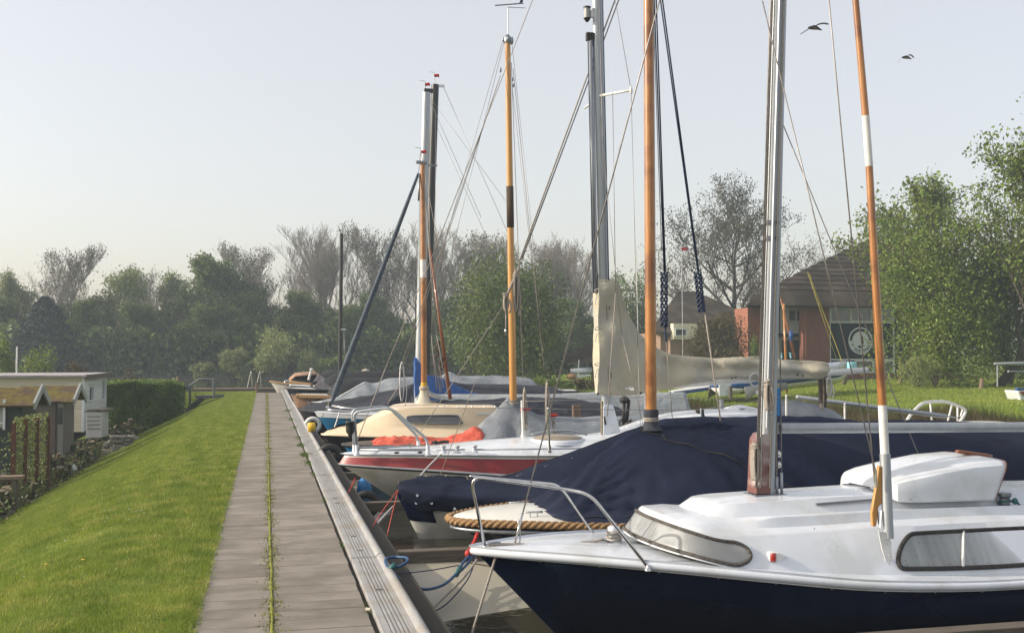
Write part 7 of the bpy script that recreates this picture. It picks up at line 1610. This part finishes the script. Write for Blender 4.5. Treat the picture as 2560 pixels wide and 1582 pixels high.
# stacked stones, white tarp lump, bench plank, logs
ps = dt(278, 1046, Y=33.5); cs_ = empty('stone_pile', (ps.x, 33.5, -1.45), 'pile of stacked pale paving stones beside the locker', 'stone pile')
q = random.Random(6)
for k in range(30):
    lv = k // 3; b = MB(); b.box((ps.x - .35 + .26 * (k % 3) + q.gauss(0, .05) + .03 * lv, 33.5 + q.gauss(0, .12), -1.42 + .07 * lv), (.26, .22, .055), rz=q.uniform(-.3, .3)); b.build('stone', 'stone', cs_)
p = dt(173, 1120 - 30, Y=29.0); p = Vector((dt(172, 1128, Y=29).x, 28.8, -1.4)); b = MB(); b.ball(p + Vector((0, 0, .12)), .16, 12, (1, .8, 1)); b.v = [(x + .05 * nz(x * 9, z * 9), y, z + .05 * nz(x * 8, y * 8, z * 9)) for x, y, z in b.v]; tag(b.build('plastic_bag', 'sign_white', origin=p, smooth=True), 'crumpled whitish plastic sack on the path before the sheds', 'bag')
p = dt(18, 1140, Y=22.6); b = MB(); b.box((p.x - .35, 22.6, p.z), (1.3, .3, .06)); bn = empty('garden_bench', (p.x, 22.6, -1.45), 'plain plank bench at the left edge by the logs', 'bench'); b.build('seat', 'post_wood', bn)
for dx in (-.8, .15):
    b = MB(); b.box((p.x + dx, 22.6, (p.z - 1.5) / 2), (.08, .25, 1.45 + p.z)); b.build('leg', 'weathered_wood', bn)
shared_log = []
for v in range(5):
    b = MB(); r_ = .055 + .010 * v; prof_ = []
    pts = [Vector((.01 * k * v * .3, 0, -.1 + .12 * k)) for k in range(4)]; b.tube(pts, [r_ * 1.05, r_, r_ * .98, r_], 9, caps=False); b.v = [(x * (1 + .15 * nz(x * 20, y * 20, z * 5 + v)), y * (1 + .15 * nz(x * 20, y * 20, z * 5 + v)), z) for x, y, z in b.v]
    o = b.build('log', 'log_bark', smooth=True); b2_ = MB(); top_ = pts[-1]; b2_.lathe(top_, [(r_ * .95, -.002), (r_ * .9, .006), (0.001, .008)], 9); e_ = b2_.build('cut_end', 'log_end'); e_.parent = o; shared_log.append((o, e_))
q = random.Random(17); y = 15.5; cnt = 0; first = [True] * 5
while y < 45:
    for row_ in range(3):
        v = q.randrange(5); o, e_ = shared_log[v]; x = -4.96 - .22 * row_ + q.gauss(0, .07); yy = y + q.gauss(0, .06); 
        tilt = (q.gauss(0, .25), q.gauss(.1, .25), q.uniform(0, 6))
        if q.random() < .12: tilt = (q.uniform(.7, 1.3), q.uniform(.3, .9), q.uniform(0, 6))
        loc = (x, yy, hfun(x, yy) + q.uniform(-.06, .10) + (.12 if row_ else 0)); sc = q.uniform(.7, 1.15)
        if first[v]: c = o; first[v] = False
        else:
            c = o.copy(); COL.objects.link(c); k_ = e_.copy(); COL.objects.link(k_); k_.parent = c
        c.location = loc; c.rotation_euler = tilt; c.scale = (sc, sc, sc * q.uniform(.9, 1.7)); c['label'] = 'short mossy log stood up in the row at the foot of the lawn'; c['category'] = 'log'; c['group'] = 'short logs edging the foot of the lawn'
        cnt += 1
    y += .24 + q.random() * .16
rs = np.random.RandomState(44); n = 14000; Y = rs.uniform(15, 46.5, n); X = -5.25 + rs.normal(0, .30, n); Z = np.array([hfun(a, c) for a, c in zip(X, Y)]) + .04 + .46 * rs.rand(n) ** 1.5 * (.5 + .5 * np.abs(np.sin(Y * 2.1)))
V, F = leaf_np(np.stack([X, Y, Z], 1), .042, rs, .5); sel = rs.rand(len(F)) < .55; tag(np_mesh('border_plants', V, F[sel], 'leaf_dark'), kind='stuff'); tag(np_mesh('dead_leaves', V, F[~sel], 'leaf_brown'), kind='stuff')
b = MB(); p = dt(40, 865, Y=42); b.tube([(p.x, 42, -1), (p.x, 42, dt(38, 828, Y=42).z)], .03, 6); tag(b.build('flagpole', 'white_metal', origin=(p.x, 42, -1)), 'thin pale pole above the caravan roof at the left', 'pole')
# ================================================================== club house with thatched roof
Yh = 62.0
def hx(x, Y=Yh): return dt(x, 880, Y=Y).x
def hz_(y, x=2060, Y=Yh): return dt(x, y, Y=Y).z
ch = empty('club_house', (hx(2060), Yh, 0), 'brick club house with a hipped thatched roof and a round white sailing emblem', 'building')
zE = hz_(735); x_c = hx(1920); x_s0 = hx(1984); x_s1 = hx(2140)
# front (camera-facing) brick wall part, sign wall, plinth
b = MB(); b.box(((x_c + x_s0) / 2, Yh + .25, zE / 2), (x_s0 - x_c, .5, zE)); b.build('wall', 'brick_dark', ch)
b = MB(); b.bar(Vector((x_c + .10, Yh - .003, zE / 2)), Vector((x_c + 1.3, Yh + 2.9, zE / 2)), .2, zE); b.build('end_wall', 'brick', ch)
b = MB(); b.box(((x_s0 + x_s1) / 2 + 2.5, Yh + .3, hz_(890) / 2), (x_s1 - x_s0 + 5, .5, hz_(890))); b.build('plinth', 'brick_dark', ch)
b = MB(); b.box(((x_s0 + x_s1) / 2 + 2.5, Yh + .28, (zE + hz_(890)) / 2), (x_s1 - x_s0 + 5, .3, zE - hz_(890))); b.build('sign_panel', 'panel_navy', ch)
def window(x0, x1, y0, y1, Y, root, mulls=(), fm='frame_white', th=.07, pane='dark_pane'):
    X0, X1, Z0, Z1 = dt(x0, 880, Y=Y).x, dt(x1, 880, Y=Y).x, dt((x0 + x1) / 2, y0, Y=Y).z, dt((x0 + x1) / 2, y1, Y=Y).z
    if Z0 > Z1: Z0, Z1 = Z1, Z0
    b = MB(); b.box(((X0 + X1) / 2, Y, (Z0 + Z1) / 2), (X1 - X0 - .01, .03, Z1 - Z0 - .01)); wn = b.build('window', pane, root); b = MB()
    b.bar((X0, Y - .04, Z0), (X1, Y - .04, Z0), .07, th); b.bar((X0, Y - .04, Z1), (X1, Y - .04, Z1), .07, th)
    for m_ in [x0, x1] + list(mulls): xx = dt(m_, 880, Y=Y).x; b.bar((xx, Y - .045, Z0 - th / 2), (xx, Y - .045, Z1 + th / 2), .07, th)
    b.build('frame', fm, wn); return wn
window(1986, 2032, 740, 768, Yh + .1, ch, th=.05); window(2034, 2082, 739, 768, Yh + .1, ch, th=.09); window(2084, 2131, 739, 768, Yh + .1, ch, th=.09)
window(2044, 2085, 862, 889, Yh + .1, ch, th=.09); window(2087, 2134, 862, 889, Yh + .1, ch, th=.09)
b = MB()
for x_ in (1985, 2138): b.bar((hx(x_), Yh + .07, hz_(735)), (hx(x_), Yh + .07, hz_(892)), .09, .09)
b.bar((hx(1985), Yh + .06, hz_(771)), (hx(2138), Yh + .06, hz_(771)), .06, .06); b.bar((hx(1985), Yh + .06, hz_(859)), (hx(2138), Yh + .06, hz_(859)), .07, .1); b.bar((hx(1985), Yh + .06, hz_(737)), (hx(2138), Yh + .06, hz_(737)), .06, .07); b.build('trim', 'frame_white', ch)
# emblem
ec = Vector((hx(2059), Yh + .10, hz_(814))); R0 = (hx(2088) - hx(2030)) / 2 * 1.0
emb = MB(); ra_, rb_ = R0, R0 * .90
def ringpoly(b, r0_, r1_, a0, a1, dy, n=48):
    rows = [[ec + Vector((r * cos(a0 + (a1 - a0) * i / n), dy, r * sin(a0 + (a1 - a0) * i / n))) for r in (r0_, r1_)] for i in range(n + 1)]; b.grid(rows)
ringpoly(emb, rb_, ra_, 0, 2 * pi, -.02); ringpoly(emb, 0.001, R0 * .69, 0, 2 * pi, -.021); ringpoly(emb, R0 * .68, R0 * .905, pi + .22, 2 * pi - .22 + .0, -.022); ringpoly(emb, R0 * .68, R0 * .905, -.24, -.0, -.0225) ; ringpoly(emb, R0 * .68, R0 * .905, pi, pi + .24, -.0225)
sg_ = emb.build('emblem', 'sign_white', ch, solid=.01)
b = MB(); s_ = R0
sL = [(.0, .50), (.06, .30), (.085, .10), (.07, -.05), (.02, -.25)]; sR = [(.03, .50), (.15, .34), (.21, .12), (.235, -.05), (.235, -.25)]
b.grid([[ec + Vector((p[0] * s_, -.036, p[1] * s_)) for p in pr] for pr in zip(sL, sR)]); b.build('emblem_sail', 'panel_navy', sg_)
b = MB(); b.poly([ec + Vector((x * s_, -.034, z * s_)) for x, z in ((-.26, -.36), (.22, -.36), (.20, -.42), (.10, -.52), (-.02, -.56), (-.14, -.52), (-.23, -.44))]); b.build('emblem_hull', 'panel_navy', sg_)
b = MB(); b.bar(ec + Vector((-.06 * s_, -.034, .55 * s_)), ec + Vector((.03 * s_, -.034, .52 * s_)), .01, .03 * s_); b.build('emblem_pennant', 'panel_navy', sg_)
txt = "'T VOSSENHOL"; angs = np.linspace(pi + .16, 2 * pi - .16, len(txt)); LV = MB()
for ch_, a in zip(txt, angs):
    if ch_ == ' ': continue
    fc = bpy.data.curves.new('t', 'FONT'); fc.body = ch_; fc.size = R0 * .33; fc.align_x = 'CENTER'; fc.align_y = 'CENTER'; fc.extrude = 0; fc.offset = R0 * .006
    fo = bpy.data.objects.new('t', fc); COL.objects.link(fo); bpy.context.view_layer.update(); me = bpy.data.meshes.new_from_object(fo.evaluated_get(bpy.context.evaluated_depsgraph_get()))
    rot = a + pi / 2; c_ = ec + Vector((R0 * .79 * cos(a), -.040, R0 * .79 * sin(a)))
    base = len(LV.v)
    for v in me.vertices: x_, z_ = v.co.x * cos(rot) - v.co.y * sin(rot), v.co.x * sin(rot) + v.co.y * cos(rot); LV.v.append((c_.x + x_, c_.y, c_.z + z_))
    LV.f += [tuple(base + i for i in p.vertices) for p in me.polygons]
    bpy.data.objects.remove(fo); bpy.data.curves.remove(fc); bpy.data.meshes.remove(me)
LV.build('lettering', 'panel_navy', sg_)
# recessed wing left of the brick corner with balcony, pale wall
xl = hx(1850, 66); xw = hx(1788, 66)
b = MB(); b.box(((hx(1845, 63.2) + x_c) / 2 + .3, 63.2, zE / 2), (x_c - hx(1845, 63.2) + .6, .2, zE)); b.build('rear_wall', 'render_cream', ch)
b = MB(); b.box(((hx(1788, 64) + hx(1855, 64)) / 2, 65.0, zE / 2), (hx(1855, 64) - hx(1788, 64), 2.0, zE)); b.build('left_wing_wall', 'brick', ch)
b = MB(); b.box(((hx(1855, 62.6) + x_c) / 2, 62.6, hz_(782)), (x_c - hx(1855, 62.6), .12, hz_(768) - hz_(797))); b.build('balcony_parapet', 'panel_grey', ch)
b = MB(); b.box(((hx(1855, 62.8) + x_c) / 2, 62.85, hz_(800)), (x_c - hx(1855, 62.8), .5, .3)); b.build('balcony_floor', 'panel_navy', ch)
window(1885, 1919, 741, 768, 63.05, ch, mulls=(1903,), th=.08)
b = MB(); b.box((hx(1893, 63), 63.04, hz_(855, 1880, 63)), (1.5, .08, 2.4)); b.build('entrance_door', 'dark_void', ch)
# thatched hip roof: eave ring -> apex ridge, with layered courses
ex0, ex1 = hx(1782, 61), hx(2300, 61); ey0, ey1 = 60.8, 76.0; xA = hx(2075, 67); zA = dt(2085, 572, Y=67).z; zEv = hz_(735)
NS = 14; b = MB()
per = []
nx, ny = 40, 18
for i in range(nx): per.append((lerp(ex0, ex1, i / nx), ey0))
for i in range(ny): per.append((ex1, lerp(ey0, ey1, i / ny)))
for i in range(nx): per.append((lerp(ex1, ex0, i / nx), ey1))
for i in range(ny): per.append((ex0, lerp(ey1, ey0, i / ny)))
per = [(x + (y - ey0) * .52, y) for x, y in per]; xA = dt(2085, 572, Y=67.5).x
rows = []
rows.append([Vector((x + (1.0 if x < xA else -1.0), y + (.7 if y < 68 else -.7), zEv + .02)) for x, y in per])
rows.append([Vector((x, y, zEv + .02)) for x, y in per])
for k in range(1, NS + 1):
    t = k / NS; zz = zEv + .30 + (zA - zEv - .3) * (t ** .92)
    cx_ = lambda x: lerp(x, lerp(xA, max(xA - .6, min(xA + 2.0, x)), 1), t); ring_ = []
    for x, y in per:
        X_ = lerp(x, max(xA - .5, min(xA + 2.5, x)), t); Y_ = lerp(y, 67.5, t); ring_.append(Vector((X_, Y_, zz + .07 * nz(X_ * 1.3, Y_ * 1.3, zz))))
    rows.append([p + Vector((0, 0, -.05)) for p in ring_] if k > 1 else ring_)
    if k > 1: rows.append([p + Vector((0, 0, .03)) for p in ring_])
b.grid(rows, True); b.poly(rows[-1]); b.build('roof', 'thatch', ch, smooth=True, angle=.9)
# mossy ridge lines on the hips
# second house behind: low thatched roof and brick
h2 = empty('house', (dt(1650, 900, Y=80).x, 80, 0), 'lower house with a dark thatched hip roof behind the varnished mast', 'house')
def hx2(x): return dt(x, 880, Y=80).x
zE2 = dt(1650, 795, Y=80).z; zA2 = dt(1700, 697, Y=84).z
rows = []; per = []; ex0, ex1 = hx2(1545), hx2(1850)
for i in range(24): per.append((lerp(ex0, ex1, i / 24), 79.0))
for i in range(10): per.append((ex1, lerp(79, 90, i / 10)))
for i in range(24): per.append((lerp(ex1, ex0, i / 24), 90))
for i in range(10): per.append((ex0, lerp(90, 79, i / 10)))
per = [(x + (y - 79) * .45, y) for x, y in per]
xA2 = hx2(1695)
for k in range(0, 11):
    t = k / 10; rows.append([Vector((lerp(x, max(xA2 - .8, min(xA2 + .8, x)), t), lerp(y, 84.5, t), zE2 + (zA2 - zE2) * t ** .85 + .08 * nz(x, y, k))) for x, y in per])
b = MB(); b.grid(rows, True); b.poly(rows[-1]); b.build('roof', 'thatch', h2, smooth=True)
b = MB(); b.box((hx2(1690), 84.5, zE2 / 2), (hx2(1800) - hx2(1580), 9, zE2)); b.build('wall', 'brick_pale', h2)
b = MB(); b.box((hx2(1640), 79.6, dt(1640, 855, Y=79.6).z), (hx2(1690) - hx2(1600), .5, 3.4)); b.build('annex_wall', 'brick_pale', h2)
b = MB(); b.box((hx2(1625), 79.1, dt(1625, 795, Y=79.6).z + .1), (hx2(1655) - hx2(1598), .6, 1.3)); b.build('dormer', 'render_cream', h2)
wn = window(1614, 1640, 786, 802, 78.75, h2, th=.1)
# low brick annex right of the beige cover head
# ================================================================== boats and things on the right lawn
d1 = empty('overturned_dinghy', dt(1660, 935, Y=36), 'upturned flat blue dinghy lying on the grass under the boom', 'dinghy')
A0 = at(1380 + 1785 / 6.117, 880 + 590 / 6.117, Y=35); 
P = [k4(1785, 595, Y=35), k4(1860, 605, Y=34.2), k4(2640, 500, Y=37.5), k4(2330, 495, Y=39)]; P2 = [k4(1785, 650, Y=35), k4(1865, 662, Y=34.2), k4(2640, 545, Y=37.5), k4(2330, 520, Y=39)]
b = MB(); b.add(P + P2, [(0, 1, 5, 4), (1, 2, 6, 5), (2, 3, 7, 6), (3, 0, 4, 7)]); b.build('hull', 'blue_canvas', d1, smooth=False); b = MB(); b.poly([p + Vector((0, 0, .01)) for p in P], .03); b.build('bottom', 'siding_white', d1)
# white and blue sailing dinghy on the shore with canvas hood
Yd = 37.0
sx = k5(450, 600, Y=35.2); ex = k5(1830, 320, Y=44)
dg = empty('sailing_dinghy', (sx.x, 36, .0), 'long blue and white open sailboat ashore behind the near mast', 'boat')
def shore_hull(root, A, B_, wa, wb, h0, h1, z0a, z0b, cols, name='hull'):
    d = (B_ - A); dn = d.normalized(); nr = Vector((-dn.y, dn.x, 0)); n_ = 24
    for (q0_, q1__, m_, nm) in cols:
        b = MB(); ends = []
        for sd in (-1, 1):
            rows = []
            for i in range(n_ + 1):
                t = i / n_; c = A + d * t; w_ = lerp(wa, wb, t) * (1 - max(0, (t - .55) / .45) ** 2.2 * .97); zt_ = lerp(z0a + h0, z0b + h1, t ** 1.3); zb4 = lerp(z0a, z0b, t) + max(0, (t - .8) / .2) ** 2 * h1 * .3
                qa, qb = q0_(t), q1__(t)
                rows.append([c + nr * sd * w_ * (1 - .55 * q ** 2) + Vector((0, 0, lerp(zt_, zb4, q) - c.z)) for q in (qa, (qa + qb) / 2, qb)])
            ends.append(rows[0]); b.grid(rows if sd > 0 else [r[::-1] for r in rows])
        b.poly(ends[0] + ends[1][::-1])
        b.build(nm, m_, root, smooth=True, angle=.6, solid=.02)
A = k5(520, 640, Y=35.5); A.z = .0; Bb = k5(1850, 400, Y=44); Bb.z = 0
zA0, zA1 = k5(520, 690, Y=35.5).z, k5(520, 560, Y=35.5).z; zB0, zB1 = k5(1830, 550, Y=44).z, k5(1840, 318, Y=44).z
shore_hull(dg, A, Bb, .75, .95, zA1 - zA0, zB1 - zB0, zA0, zB0, [(lambda t: 0, lambda t: .02 + .36 * t ** 2, 'gelcoat', 'topside'), (lambda t: .02 + .36 * t ** 2, lambda t: .48 + .2 * t, 'blue_canvas', 'blue_band'), (lambda t: .48 + .2 * t, lambda t: 1.0, 'gelcoat_old', 'bottom_band')])
b = MB(); rows = []
for i in range(10):
    t = i / 9; c = A + (Bb - A) * (t * .3); zz = lerp(zA1 + .05, zA1 + .35, t ** .5) + .1 * sin(t * 5) * .3; dn = (Bb - A).normalized(); nr = Vector((-dn.y, dn.x, 0)); rows.append([c + nr * u * .78 + Vector((0, 0, zz - .30 * abs(u) ** 3 - (.38 if abs(u) > .95 else 0))) for u in (-1, -.9, -.6, 0, .6, .9, 1)])
b.grid(rows); b.build('hood', 'roof_felt', dg, smooth=True, solid=.02)
b = MB(); c = k5(500, 640, Y=35.2); b.box(c, (.5, .06, .5)); b.build('rudder', 'gelcoat', dg, bev=.08)
b = MB(); b.bar(k5(565, 600, Y=35.1), k5(568, 745, Y=35.0), .1, .06); b.build('rudder_post', 'weathered_wood', dg)
m0_ = k5(1185, 290, Y=40); m1_ = k5(1170, 0, Y=40); b = MB(); b.tube([m0_ + Vector((0, 0, -1.5)), m0_ + (m1_ - m0_) * 2.1], .055, 8); b.build('mast', 'varnish', dg, smooth=True)
b = MB(); b.tube([k5(1275, 290, Y=40.5), k5(1215, 0, Y=40.5), dt(1862, 700, Y=40.5)], [.06, .055, .03], 8); b.build('gaff', 'teak', dg, smooth=True)
b = MB(); b.ball(k5(1235, 40, Y=40.3), .10, 8, (1, 1, 2.6)); b.build('furled_pennant', 'blue_canvas', dg, smooth=True)
for x_ in (1125, 1225):
    b = MB(); b.tube([k5(x_, 235, Y=41), k5(x_ + 8, 290, Y=41)], .04, 6); b.bar(k5(x_ - 14, 232, Y=41), k5(x_ + 14, 232, Y=41), .03, .03); b.build('rowlock', 'cap_blue', dg)
b = MB(); b.tube(cr([dt(1935, 655, Y=44), dt(1950, 700, Y=44), dt(2007, 850, Y=44), dt(2008, 872, Y=44)], 20), .020, 6); b.tube([dt(1930, 650, Y=44), dt(1998, 855, Y=44)], .012, 5); b.build('stay_rope', 'rope_yellow', dg, smooth=True)
b = MB(); c = k5(1905, 400, Y=45.5); b.box(c, (.42, .5, .62)); tag(b.build('outboard_motor', 'cap_blue', origin=c, bev=.1), 'pale blue covered outboard motor on a stand by the club house', 'motor')
for dx, lab in ((-85, 'left'), (-40, 'right')):
    b = MB(); b.bar(k5(1905 + dx, 450, Y=45.4), k5(1905 + dx + (-8 if dx < -60 else -30), 580, Y=45.2), .08, .08); tag(b.build('trestle_leg', 'weathered_wood', origin=k5(1905 + dx, 580, Y=45.2)), lab + ' leaning timber of the stand under the pale blue motor', 'timber')
# thatched parasol, small white boat, seats on the far lawn
pu = k4(630, 60, Y=60); par = empty('parasol', (pu.x, 60, 0), 'thatched parasol on the bank left of the beige sail cover', 'parasol')
b = MB(); b.lathe(pu + Vector((0.1, 0, -.4)), [(2.6, 0), (1.6, .55), (.1, 1.15)], 16); b.build('canopy', 'thatch', par, smooth=True); b = MB(); b.tube([(pu.x, 60, 0), (pu.x, 60, pu.z)], .07, 7); b.build('pole', 'post_wood', par)
wbt = empty('small_yacht', k4(450, 380, Y=58), 'small white boat with a furled white sail beside the thatched parasol', 'boat')
b = MB(); b.tube([k4(285, 285, Y=58), k4(600, 275, Y=58)], [.12, .2], 8); b.build('furled_sail', 'gelcoat', wbt, smooth=True); b = MB(); b.bar(k4(240, 392, Y=58), k4(560, 352, Y=58), .8, .12); b.build('hull', 'gelcoat', wbt, bev=.04)
b = MB(); b.tube([k4(400, 360, Y=58), k4(412, 120, Y=58)], .035, 6); b.build('mast', 'white_metal', wbt)
b = MB(); b.ball(k4(300, 372, Y=57.5), .33, 10, (1, 1, .6)); tag(b.build('net_bundle', 'manila', origin=k4(300, 400, Y=57.5), smooth=True), 'tan bundle in front of the small white boat', 'bundle')
for i, (x_, lab) in enumerate(((540, 'left dark garden chair under the thatched parasol'), (610, 'right dark garden chair under the thatched parasol'))):
    c = k4(x_, 400, Y=59); gch = empty('garden_chair', (c.x, 59, -.1), lab, 'chair'); z_ = c.z
    b = MB(); b.box((c.x, 59, z_ + .42), (.5, .5, .06)); b.build('seat', 'panel_navy', gch); b = MB(); b.box((c.x + .25, 59, z_ + .75), (.06, .5, .65), ry=.2); b.build('backrest', 'panel_navy', gch)
    for dx, dy in ((-.2, -.2), (.2, -.2), (-.2, .2), (.2, .2)): b = MB(); b.tube([(c.x + dx, 59 + dy, -.08), (c.x + dx, 59 + dy, z_ + .42)], .025, 5); b.build('leg', 'panel_navy', gch)
# distant slender masts behind the boats
for (x0, y0, x1, y1, Y_, m_, lab, r_) in ((1527, 905, 1520, 600, 66, 'white_metal', 'slender white mast left of the varnished mast, before the far tree', .05), (1633, 905, 1629, 598, 66, 'alu_dark', 'slender dark mast with a small red pennant before the dark thatched roof', .045), (1470, 905, 1466, 780, 64, 'post_wood', 'short brown spar beside the beige sail cover', .05)):
    a, c = dt(x0, y0, Y=Y_), dt(x1, y1, Y=Y_); b = MB(); b.tube([a, c], [r_, r_ * .6], 6); o = b.build('slender_mast', m_, origin=a); ORG[o.name] = Vector(a); tag(o, lab, 'mast')
    if 'pennant' in lab: b = MB(); b.poly([c + Vector((0, 0, -.05)), c + Vector((.42, 0, 0)), c + Vector((.42, 0, .2)), c + Vector((0, 0, .2))], .02, (0, 1, 0)); b.build('pennant', 'flag_red', o)
    if 'white mast' in lab: b = MB(); e = dt(1522, 722, Y=Y_); b.bar(e + Vector((-.35, 0, 0)), e + Vector((.35, 0, 0)), .06, .06); b.build('crosstree', 'white_metal', o)
# posts on the right lawn, boats at the right edge
for (x_, yb, yt, Y_, lab) in ((2152, 922, 852, 53, 'brown timber post standing before the club house corner'), (2343, 928, 905, 44, 'short leaning post in the grass before the thicket')):
    a, c = dt(x_, yb, Y=Y_), dt(x_ + (0 if x_ < 2200 else 4), yt, Y=Y_); b = MB(); b.tube([a - Vector((0, 0, .2)), c], .1, 8); tag(b.build('post', 'post_wood', origin=a), lab, 'post')
rb = empty('dinghy', kk(1340, 560, Y=33), 'white bow with a blue rim of a boat ashore, cut by the right picture edge', 'boat')
P = [kk(1325, 425, Y=33), kk(1345, 480, Y=33), kk(1378, 585, Y=33), kk(1500, 600, Y=33), kk(1500, 425, Y=33)]; b = MB(); b.poly(P, 1.0, (.2, 1, 0)); b.build('hull', 'gelcoat', rb, bev=.05); b = MB(); b.tube([kk(1312, 412, Y=32.9), kk(1500, 410, Y=32.9)], .06, 6); b.build('rim', 'blue_canvas', rb)
b = MB(); b.poly([kk(1345, 430, Y=32.95), kk(1378, 465, Y=32.95), kk(1500, 465, Y=32.95), kk(1500, 430, Y=32.95)], .04, (0, 1, 0)); b.build('inner_rim', 'teak', rb)
sp_ = empty('laid_mast', kk(1300, 195, Y=40), 'long grey mast laid level before the thicket at the right edge', 'mast')
b = MB(); b.tube([kk(1130, 198, Y=40), kk(1600, 192, Y=41)], [.05, .13], 8); b.build('spar', 'alu', sp_, smooth=True); b = MB(); b.tube([kk(1245, 262, Y=40), kk(1600, 275, Y=41)], .05, 6); b.tube([kk(1155, 205, Y=40), kk(1155, 390, Y=40)], .04, 6); b.build('trestle', 'alu_dark', sp_)
p = dt(1730, 1000, Y=30)
# ================================================================== birds
def bird(c, sp, wl, wr__, label, yaw=0, size=1.0):
    """gull-like bird: a shaped body and two bent wings at rest in flight; c centre, wl/wr wing polylines (dx, dz)"""
    r_ = empty('bird', c, label, 'bird', 'two birds flying over the masts'); b = MB(); s = size
    b.tube([Vector(c) + Vector((x * s, -.05 * x, z * s)) for x, z in ((-.20, -.02), (-.17, -.015), (-.10, -.02), (0, -.0), (.10, -.015), (.18, -.045), (.26, -.075))], [.006 * s, .03 * s, .055 * s, .07 * s, .055 * s, .03 * s, .012 * s], 10); b.build('body', 'bird_black', r_, smooth=True)
    b = MB(); b.tube([Vector(c) + Vector((x * s, -.05 * x - .015, z * s - .02 * s)) for x, z in ((-.14, -.02), (0, -.01), (.10, -.03))], [.015 * s, .055 * s, .03 * s], 8); b.build('belly', 'bird_belly', r_, smooth=True)
    for w_ in (wl, wr__):
        rows = []; n_ = len(w_)
        P = cr([Vector((x, 0, z)) for x, z in w_], 12)
        for i, p in enumerate(P):
            t = i / 11; ch = (.20 - .10 * t) * s * (1 if t < .95 else .5); y_ = -.04 * t; rows.append([Vector(c) + p * s + Vector((dx * ch * .35, dy * ch, dz * s)) for dx, dy, dz in ((-.3, -.5, .0), (-.1, -.25, .012), (.2, .1, .01), (.6, .55, 0), (.2, .1, -.004), (-.1, -.25, -.004))])
        b = MB(); b.grid(rows, True); b.poly(rows[-1]); b.build('wing', 'bird_grey', r_, smooth=True)
    return r_
bc = dt(1945, 66, Y=24); bird(bc, 0, [(-.05, .0), (-.18, -.06), (-.33, -.16), (-.47, -.25)], [(.02, .03), (.16, .11), (.34, .15), (.5, .13)], 'bird with outstretched wings, nearer of the two right of the near mast', size=.86)
bc = dt(2165, 137, Y=30); bird(bc, 0, [(-.05, .02), (-.18, -.03), (-.30, -.14), (-.38, -.28)], [(.03, .03), (.14, .10), (.26, .09), (.38, -.01)], 'smaller bird with drooping wings, right of the wooden pole', size=.80)
# ================================================================== haze
HAZE = .0012
b = MB(); b.box((5, 40, 9.2), (330, 190, 23.4)); hz = b.build('haze', 'dark_void'); tag(hz, kind='stuff')
hm = bpy.data.materials.new('haze_air'); hm.use_nodes = True; n_, l_ = hm.node_tree.nodes, hm.node_tree.links; n_.remove(n_['Principled BSDF'])
pv_ = n_.new('ShaderNodeVolumePrincipled'); pv_.inputs['Density'].default_value = HAZE; pv_.inputs['Color'].default_value = (.74, .87, 1, 1); pv_.inputs['Anisotropy'].default_value = .2
l_.new(pv_.outputs[0], n_['Material Output'].inputs['Volume']); hz.data.materials[0] = hm
